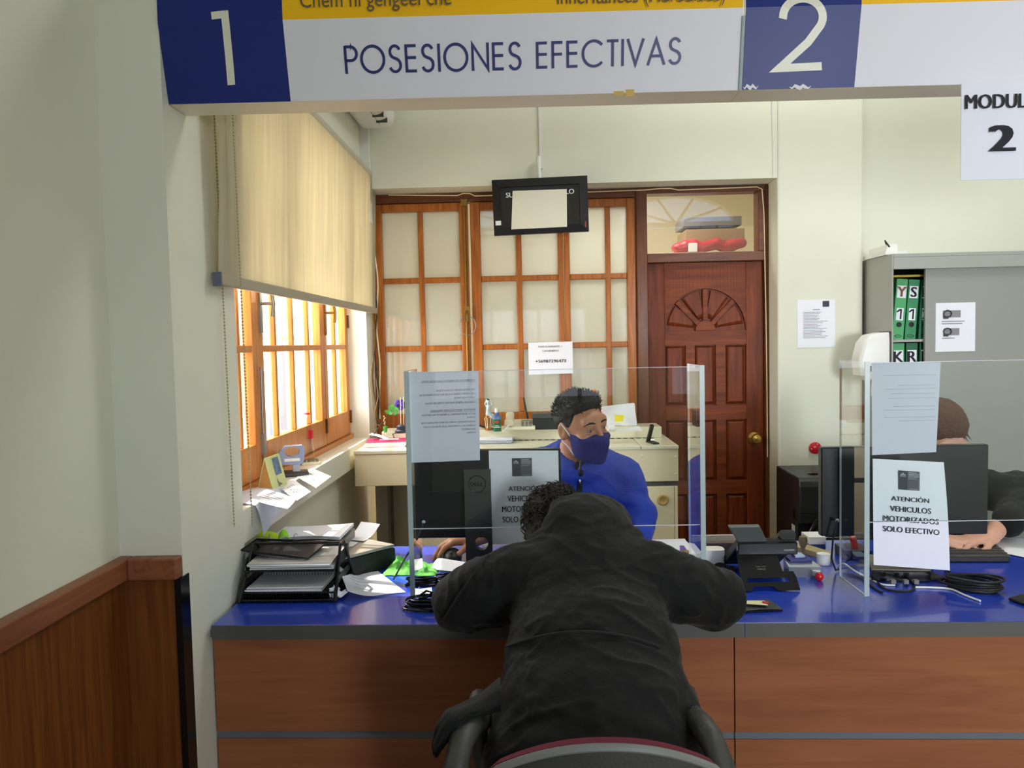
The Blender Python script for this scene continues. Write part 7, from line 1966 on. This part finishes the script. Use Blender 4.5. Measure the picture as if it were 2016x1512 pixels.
for k in range(620):                                  # tousled locks standing off the crown
    a = rr.uniform(0, 2 * math.pi); t = rr.uniform(-0.35, 1.0)
    d = Vector((math.cos(a) * math.sqrt(max(0, 1 - t * t)), math.sin(a) * math.sqrt(max(0, 1 - t * t)), t))
    if d.y < -0.55 and d.z < 0.6: continue
    b = HT2 + HR2 @ Vector((d.x * 0.088, 0.022 + d.y * 0.104, 0.045 + d.z * 0.098))
    n_ = (HR2 @ d).normalized(); sd_ = n_.cross(Vector((rr.uniform(-1, 1), rr.uniform(-1, 1), rr.uniform(-1, 1)))).normalized()
    L = rr.uniform(0.02, 0.045)
    mb.tube([b - n_ * 0.004, b + n_ * 0.007 + sd_ * L * 0.35, b + n_ * 0.011 + sd_ * L * 0.8, b + n_ * 0.010 + sd_ * L * 1.1], [0.0022, 0.0019, 0.0013, 0.0004], 4)
mb.build('locks', m_hairb, ho)
# jacket with hood
S3 = SDF((-0.40, 1.34, 0.42), (0.68, 2.46, 1.19), 0.0062)
S3.chain([(0.127, 1.94, 0.858), (0.126, 1.80, 0.785), (0.122, 1.67, 0.69), (0.108, 1.57, 0.60), (0.104, 1.51, 0.53)], [0.130, 0.125, 0.137, 0.145, 0.146], 0.05, (1.5, 1, 1))
S3.chain([(-0.035, 1.985, 0.905), (0.125, 2.0, 0.94), (0.29, 1.985, 0.905)], [0.083, 0.092, 0.083], 0.05)
S3.chain([(-0.06, 1.985, 0.905), (-0.135, 1.985, 0.868), (-0.2, 2.005, 0.836), (-0.085, 2.215, 0.803), (-0.02, 2.315, 0.795)], [0.084, 0.080, 0.074, 0.058, 0.044], 0.03)
S3.chain([(0.31, 1.985, 0.905), (0.39, 1.985, 0.868), (0.463, 2.01, 0.836), (0.345, 2.23, 0.803), (0.275, 2.33, 0.797)], [0.084, 0.080, 0.074, 0.058, 0.044], 0.03)
S3.ell((0.125, 2.06, 1.005), (0.128, 0.10, 0.082), k=0.03)
S3.ell((0.150, 2.12, 1.012), (0.105, 0.12, 0.078), k=0.03)
S3.ell((0.110, 2.10, 1.012), (0.105, 0.10, 0.076), k=0.03)
S3.chain([(-0.005, 2.03, 0.995), (0.045, 1.975, 0.968), (0.125, 1.945, 0.957), (0.205, 1.975, 0.968), (0.255, 2.03, 0.995)], [0.024, 0.034, 0.038, 0.034, 0.024], 0.014)
S3.chain([(-0.02, 1.99, 0.972), (0.04, 1.925, 0.925), (0.125, 1.895, 0.908), (0.21, 1.925, 0.925), (0.27, 1.99, 0.972)], [0.008, 0.010, 0.011, 0.010, 0.008], 0.012, op='sub')
S3.ell((-0.012, 2.155, 1.000), (0.088, 0.125, 0.12), k=0.012, op='sub')
S3.ell((0.055, 2.225, 0.98), (0.10, 0.10, 0.10), k=0.012, op='sub')
def ridge(q): return (1 - abs(2 * noise.noise(q))) 
def cf(p, q):
    v = 0.006 * noise.noise(Vector((p.x * 6, p.y * 8, p.z * 8)))
    w = Vector((noise.noise(p * 5), noise.noise(p * 5 + Vector((9, 2, 4))), noise.noise(p * 5 + Vector((3, 8, 1)))))
    t = p.z * 0.75 + p.y * 0.55                       # along the back
    sl = 1.6 * abs(p.x - 0.12)
    if -0.03 < p.x < 0.29 and p.z < 0.96:
        v += 0.0085 * ridge(Vector((p.x * 4.2, (t + 0.28 * sl) * 19, 1.3)) + w * 0.7) ** 3 * (0.45 + 1.1 * max(0, noise.noise(p * 7)) + 1.2 * abs(p.x - 0.12))
        v += 0.0045 * ridge(Vector((p.x * 9, (t - 0.4 * sl) * 38, 7.7)) + w * 1.2) ** 2 * (0.3 + max(0, noise.noise(p * 11 + Vector((4, 4, 4)))))
    elif p.z >= 0.96:
        v += 0.006 * ridge(Vector((p.x * 7, p.y * 10, p.z * 26)) + w) ** 2
    else:
        v += 0.006 * ridge(Vector((p.x * 16, p.y * 8, p.z * 14)) + w) ** 2
    v += 0.003 * noise.noise(p * 30) + 0.0012 * noise.noise(p * 75)
    return v
cj = body_mesh('jacket', S3, m_black_j, cu, fold=cf)
def on_coat(px, py, lift=0.002):
    for k in range(900):
        y = 1.35 + 0.0012 * k; p = at(px, py, y=y)
        i = [int(round((p[a] - S3.lo[a]) / S3.h)) for a in range(3)]
        if all(0 <= i[a] < S3.n[a] for a in range(3)) and S3.F[i[0], i[1], i[2]] < 0: return at(px, py, y=y - 0.011 - lift)
    return at(px, py, y=1.9)
MB().tube([on_coat(x, y, 0.0) for x, y in [(1000 + 20 * i, 1243 + 30 * ((i - 7.4) / 7.5) ** 2) for i in range(16)]], 0.0035, 6).build('waist_seam', mat('seam_black', (14, 14, 14), 0.8), cj, smooth=True)
MB().tube([on_coat(x, y, 0.0) for x, y in [(962 - 6.2 * i, 1092 + 7.2 * i + 0.12 * i * i) for i in range(16)]], 0.003, 6).build('sleeve_seam', mat('seam_black', (14, 14, 14), 0.8), cj, smooth=True)
# jacket tail draped over the chair arm
to = [at(x, y, y=d) for x, y, d in ((985, 1335, 1.66), (950, 1366, 1.62), (915, 1386, 1.58), (880, 1400, 1.55), (860, 1428, 1.535), (853, 1465, 1.53), (857, 1489, 1.53))]
ti = [at(x, y, y=d) for x, y, d in ((985, 1400, 1.60), (955, 1408, 1.57), (925, 1412, 1.54), (904, 1430, 1.52), (884, 1456, 1.51), (868, 1474, 1.515), (859, 1489, 1.53))]
def tail(u, v):
    k = u * (len(to) - 1); i = min(int(k), len(to) - 2); f_ = k - i
    a_ = to[i].lerp(to[i + 1], f_); b_ = ti[i].lerp(ti[i + 1], f_)
    return a_.lerp(b_, v) + Vector((0, -0.03 * math.sin(math.pi * v) * (1 - 0.6 * u), 0.012 * math.sin(math.pi * v))) + Vector((0, 0.004 * math.sin(14 * v + 5 * u), 0))
MB().sheet(tail, 28, 12, 0.007).build('jacket_tail', m_black_j, cj, smooth=True)
SP_ = SDF((-0.12, 1.36, 0.0), (0.40, 2.06, 0.62), 0.011)
for sx in (-1, 1):
    SP_.chain([(0.14 + 0.09 * sx, 1.55, 0.55), (0.14 + 0.12 * sx, 1.93, 0.53), (0.14 + 0.13 * sx, 1.94, 0.1)], [0.1, 0.075, 0.055], 0.04)
    SP_.cap((0.14 + 0.13 * sx, 1.92, 0.048), (0.14 + 0.14 * sx, 2.0, 0.042), 0.044, 0.038, 0.02)
body_mesh('trousers', SP_, m_navy_t, cu)
# his chair
ch = thing('visitor_chair', 'office chair with grey plastic shell and burgundy cushion under the person in black', 'chair', (0.135, 1.6, 0))
m_shell = mat('shell_grey', (62, 62, 58), 0.5, bump=0.1, bscale=200)
def shell(u, v, off=0.0):
    a = (u - 0.5) * 2; zt_ = 0.790 - 0.085 * abs(a) ** 2.1 - 0.35 * max(0, abs(a) - 0.9) ** 1.2
    x = 0.118 + 0.232 * a; y = 1.355 + 0.055 * a * a + off + 0.05 * (1 - v) * (1 - v)
    return Vector((x, y, 0.48 + (zt_ - 0.48) * v))
MB().sheet(lambda u, v: shell(u, v), 30, 14, 0.016).build('back_shell', m_shell, ch, smooth=True)
MB().sheet(lambda u, v: shell(u, v, 0.019) + Vector((0, 0, 0.003 * v)), 30, 14, 0.02).build('back_cushion', mat('burgundy_fabric', (112, 28, 52), 0.9), ch, smooth=True)
MB().tube([shell(i / 30, 1.0) + Vector((0, -0.003, 0.0)) for i in range(31)], 0.008, 8).build('shell_rim', mat('rim_grey', (128, 130, 126), 0.4), ch, smooth=True)
MB().rbox((0.14, 1.60, 0.435), (0.235, 0.225, 0.035), 0.07, axis='Z').build('seat', mat('burgundy_fabric', (112, 28, 52), 0.9), ch, bevel=0.012)
for sx, pts in ((-1, ((886, 1560), (886, 1500), (896, 1455), (914, 1424), (934, 1412))), (1, ((1452, 1560), (1434, 1500), (1412, 1450), (1392, 1420), (1372, 1402)))):
    ys = (1.44, 1.46, 1.50, 1.56, 1.66)
    pp = [at(x + 12 * -sx, y + 6, y=yy) for (x, y), yy in zip(pts, ys)]
    pp = [Vector((pp[0].x + 0.03 * -sx, 1.47, 0.42))] + pp[1:] + [pp[-1] + Vector((0.01 * sx, 0.1, 0.0)), pp[-1] + Vector((0.02 * sx, 0.15, -0.05)), pp[-1] + Vector((0.01 * sx, 0.12, -0.16)), Vector((pp[-1].x - 0.05 * sx, 1.68, 0.41))]
    MB().tube(pp, [0.022] + [0.026] * 4 + [0.024, 0.022, 0.02, 0.02], 12).build('armrest', m_shell, ch, smooth=True)
MB().cyl((0.14, 1.60, 0.08), (0.14, 1.60, 0.40), 0.03).build('column', m_dgrey, ch)
MB().tube([(0.14, 1.55, 0.40), (0.14, 1.40, 0.42), (0.14, 1.37, 0.52)], 0.02, 8, flat=0.5).build('back_bracket', m_dgrey, ch, smooth=True)
for k in range(5):
    a = 2 * math.pi * k / 5 + 0.3
    MB().tube([(0.14, 1.60, 0.09), (0.14 + 0.27 * math.cos(a), 1.60 + 0.27 * math.sin(a), 0.06)], 0.018).build('leg', m_dgrey, ch)
    MB().cyl((0.128 + 0.27 * math.cos(a), 1.60 + 0.27 * math.sin(a), 0.027), (0.152 + 0.27 * math.cos(a), 1.60 + 0.27 * math.sin(a), 0.027), 0.026).build('caster', m_black, ch)
# sheet being filled in
Q = [Vector((0.02, 2.30, ZC + 0.001)), Vector((0.24, 2.31, ZC + 0.001)), Vector((0.23, 2.50, ZC + 0.001)), Vector((0.01, 2.49, ZC + 0.001))]
# ------------------------------------------------------------------ second clerk behind the right monitor
HT3 = Vector((at(1850, 850, y=2.95).x, 2.95, at(1850, 852, y=2.95).z)); HR3 = rotmat('Z', 6) @ rotmat('X', 34)
HT3 = HT3 + Vector((-0.005, 0, -0.012))
c3x = HT3.x
wr3 = Vector((at(1930, 1062, y=2.72).x + 0.05, 2.74, 0.80))
S4 = SDF((c3x - 0.3, 2.56, 0.42), (c3x + 0.52, 3.25, HT3.z + 0.16), 0.0056)
P4, e4 = head_sdf(S4, HT3, HR3)
S4.chain([HT3 + HR3 @ Vector((0, 0.03, -0.06)), (c3x, 3.04, HT3.z - 0.14)], [0.05, 0.06], 0.03)
S4.chain([(c3x, 3.06, HT3.z - 0.18), (c3x, 3.05, 0.8), (c3x, 3.05, 0.5)], [0.09, 0.10, 0.11], 0.05, (1.45, 1, 1))
S4.chain([(c3x + 0.16, 3.04, HT3.z - 0.2), (c3x + 0.30, 2.96, 0.86), wr3], [0.05, 0.045, 0.028], 0.03)
S4.chain([(c3x - 0.16, 3.04, HT3.z - 0.2), (c3x - 0.2, 2.95, 0.86), (c3x - 0.1, 2.76, 0.79)], [0.05, 0.045, 0.028], 0.03)
hand(S4, wr3, (-0.95, -0.2, -0.06), (0, -0.1, 1), (-0.2, -0.95, 0), ((14, 22, 16), (14, 24, 18), (16, 26, 18), (18, 26, 18)), (0.5, -0.25), 0.95)
hand(S4, (c3x - 0.1, 2.76, 0.79), (0.9, -0.3, -0.05), (0, -0.1, 1), (0.3, -0.9, 0), ((20, 30, 20),) * 4, (0.5, -0.25), 0.95)
cl2 = body_mesh('person', S4, m_skin2, None, (c3x, 3.05, 0.45))
tag(cl2, 'clerk with brown hair and glasses bent behind the large right monitor', 'person')
eyes(cl2, P4, HR3, (0, -0.3))
SHR = SDF(HT3 - Vector((0.16, 0.16, 0.16)), HT3 + Vector((0.16, 0.18, 0.17)), 0.0045)
RR3 = [[HR3[i][j] for j in range(3)] for i in range(3)]
SHR.ell(HT3 + HR3 @ Vector((0, 0.018, 0.044)), (0.088, 0.104, 0.098), RR3)
for sx in (-1, 1): SHR.ell(HT3 + HR3 @ Vector((sx * 0.068, 0.012, -0.02)), (0.026, 0.055, 0.085), RR3, 0.02)
SHR.ell(HT3 + HR3 @ Vector((0, 0.06, -0.04)), (0.075, 0.055, 0.09), RR3, 0.03)
nw = HR3 @ Vector((0, -0.80, -0.60)).normalized(); SHR.cut(nw, 0.032 + nw.dot(HT3), 0.01)
hr_ = body_mesh('hair', SHR, m_hairr, cl2, fold=lambda p, q: 0.004 * noise.noise(Vector((p.x * 140, p.y * 40, p.z * 30))) + 0.002 * noise.noise(p * 90), it=1)
mb = MB(); rr = random.Random(5)
for k in range(60):
    x = HT3.x + 0.09 + rr.uniform(-0.02, 0.008); z = HT3.z + rr.uniform(-0.07, 0.02); y = HT3.y + rr.uniform(-0.03, 0.05)
    mb.tube([(x - 0.01, y, z + 0.03), (x, y, z), (x + 0.008 + rr.uniform(0, 0.01), y, z - 0.02)], [0.002, 0.0018, 0.0006], 4)
mb.build('locks', m_hairr, hr_)
gl = MB()
for sx in (-1, 1):
    gl.tube([P4(sx * 0.0325 + 0.023 * math.cos(t), -0.112, -0.006 + 0.017 * math.sin(t)) for t in [i * math.pi / 10 for i in range(20)]], 0.0022, 6, closed=True)
    gl.tube([P4(sx * 0.055, -0.110, 0.0), P4(sx * 0.079, -0.06, 0.0), P4(sx * 0.083, 0.01, 0.0)], 0.0018, 6)
gl.tube([P4(-0.010, -0.112, -0.002), P4(0, -0.116, 0.001), P4(0.010, -0.112, -0.002)], 0.0018, 6)
gl.build('glasses', m_blackg, cl2, smooth=True)
SJ3 = SDF((c3x - 0.32, 2.62, 0.42), (c3x + 0.56, 3.28, HT3.z), 0.0085)
SJ3.chain([(c3x, 3.07, HT3.z - 0.2), (c3x, 3.06, 0.8), (c3x, 3.06, 0.48)], [0.11, 0.125, 0.13], 0.06, (1.45, 1, 1))
SJ3.chain([(c3x + 0.15, 3.05, HT3.z - 0.2), (c3x + 0.32, 2.96, 0.89), (wr3.x + 0.10, wr3.y + 0.06, 0.84)], [0.08, 0.078, 0.055], 0.04)
SJ3.ell((c3x + 0.33, 2.97, 0.93), (0.075, 0.08, 0.06), k=0.03)
SJ3.chain([(c3x - 0.15, 3.05, HT3.z - 0.2), (c3x - 0.21, 2.96, 0.88), (c3x - 0.12, 2.79, 0.80)], [0.08, 0.07, 0.05], 0.04)
body_mesh('jacket', SJ3, m_black_j, cl2, fold=lambda p, q: 0.01 * noise.noise(p * 14) + 0.006 * noise.noise(p * 40))
ST3 = SDF((c3x - 0.28, 2.45, 0.0), (c3x + 0.28, 3.2, 0.62), 0.013)
for sx in (-1, 1):
    ST3.chain([(c3x + 0.09 * sx, 3.06, 0.52), (c3x + 0.11 * sx, 2.72, 0.50), (c3x + 0.11 * sx, 2.70, 0.1)], [0.1, 0.075, 0.055], 0.04)
    ST3.cap((c3x + 0.11 * sx, 2.70, 0.05), (c3x + 0.12 * sx, 2.56, 0.045), 0.045, 0.04, 0.02)
body_mesh('trousers', ST3, m_navy_t, cl2)
oc2 = thing('office_chair', 'dark swivel chair under the clerk with glasses', 'chair', (c3x, 3.06, 0))
MB().rbox((c3x, 3.06, 0.40), (0.24, 0.22, 0.03), 0.06, axis='Z').build('seat', m_black, oc2)
MB().cyl((c3x, 3.06, 0.08), (c3x, 3.06, 0.37), 0.03).build('column', m_dgrey, oc2)
for k in range(5):
    a = 2 * math.pi * k / 5
    MB().tube([(c3x, 3.06, 0.09), (c3x + 0.26 * math.cos(a), 3.06 + 0.26 * math.sin(a), 0.06)], 0.018).build('leg', m_dgrey, oc2)
    MB().cyl((c3x + 0.26 * math.cos(a) - 0.012, 3.06 + 0.26 * math.sin(a), 0.027), (c3x + 0.26 * math.cos(a) + 0.012, 3.06 + 0.26 * math.sin(a), 0.027), 0.026).build('caster', m_black, oc2)
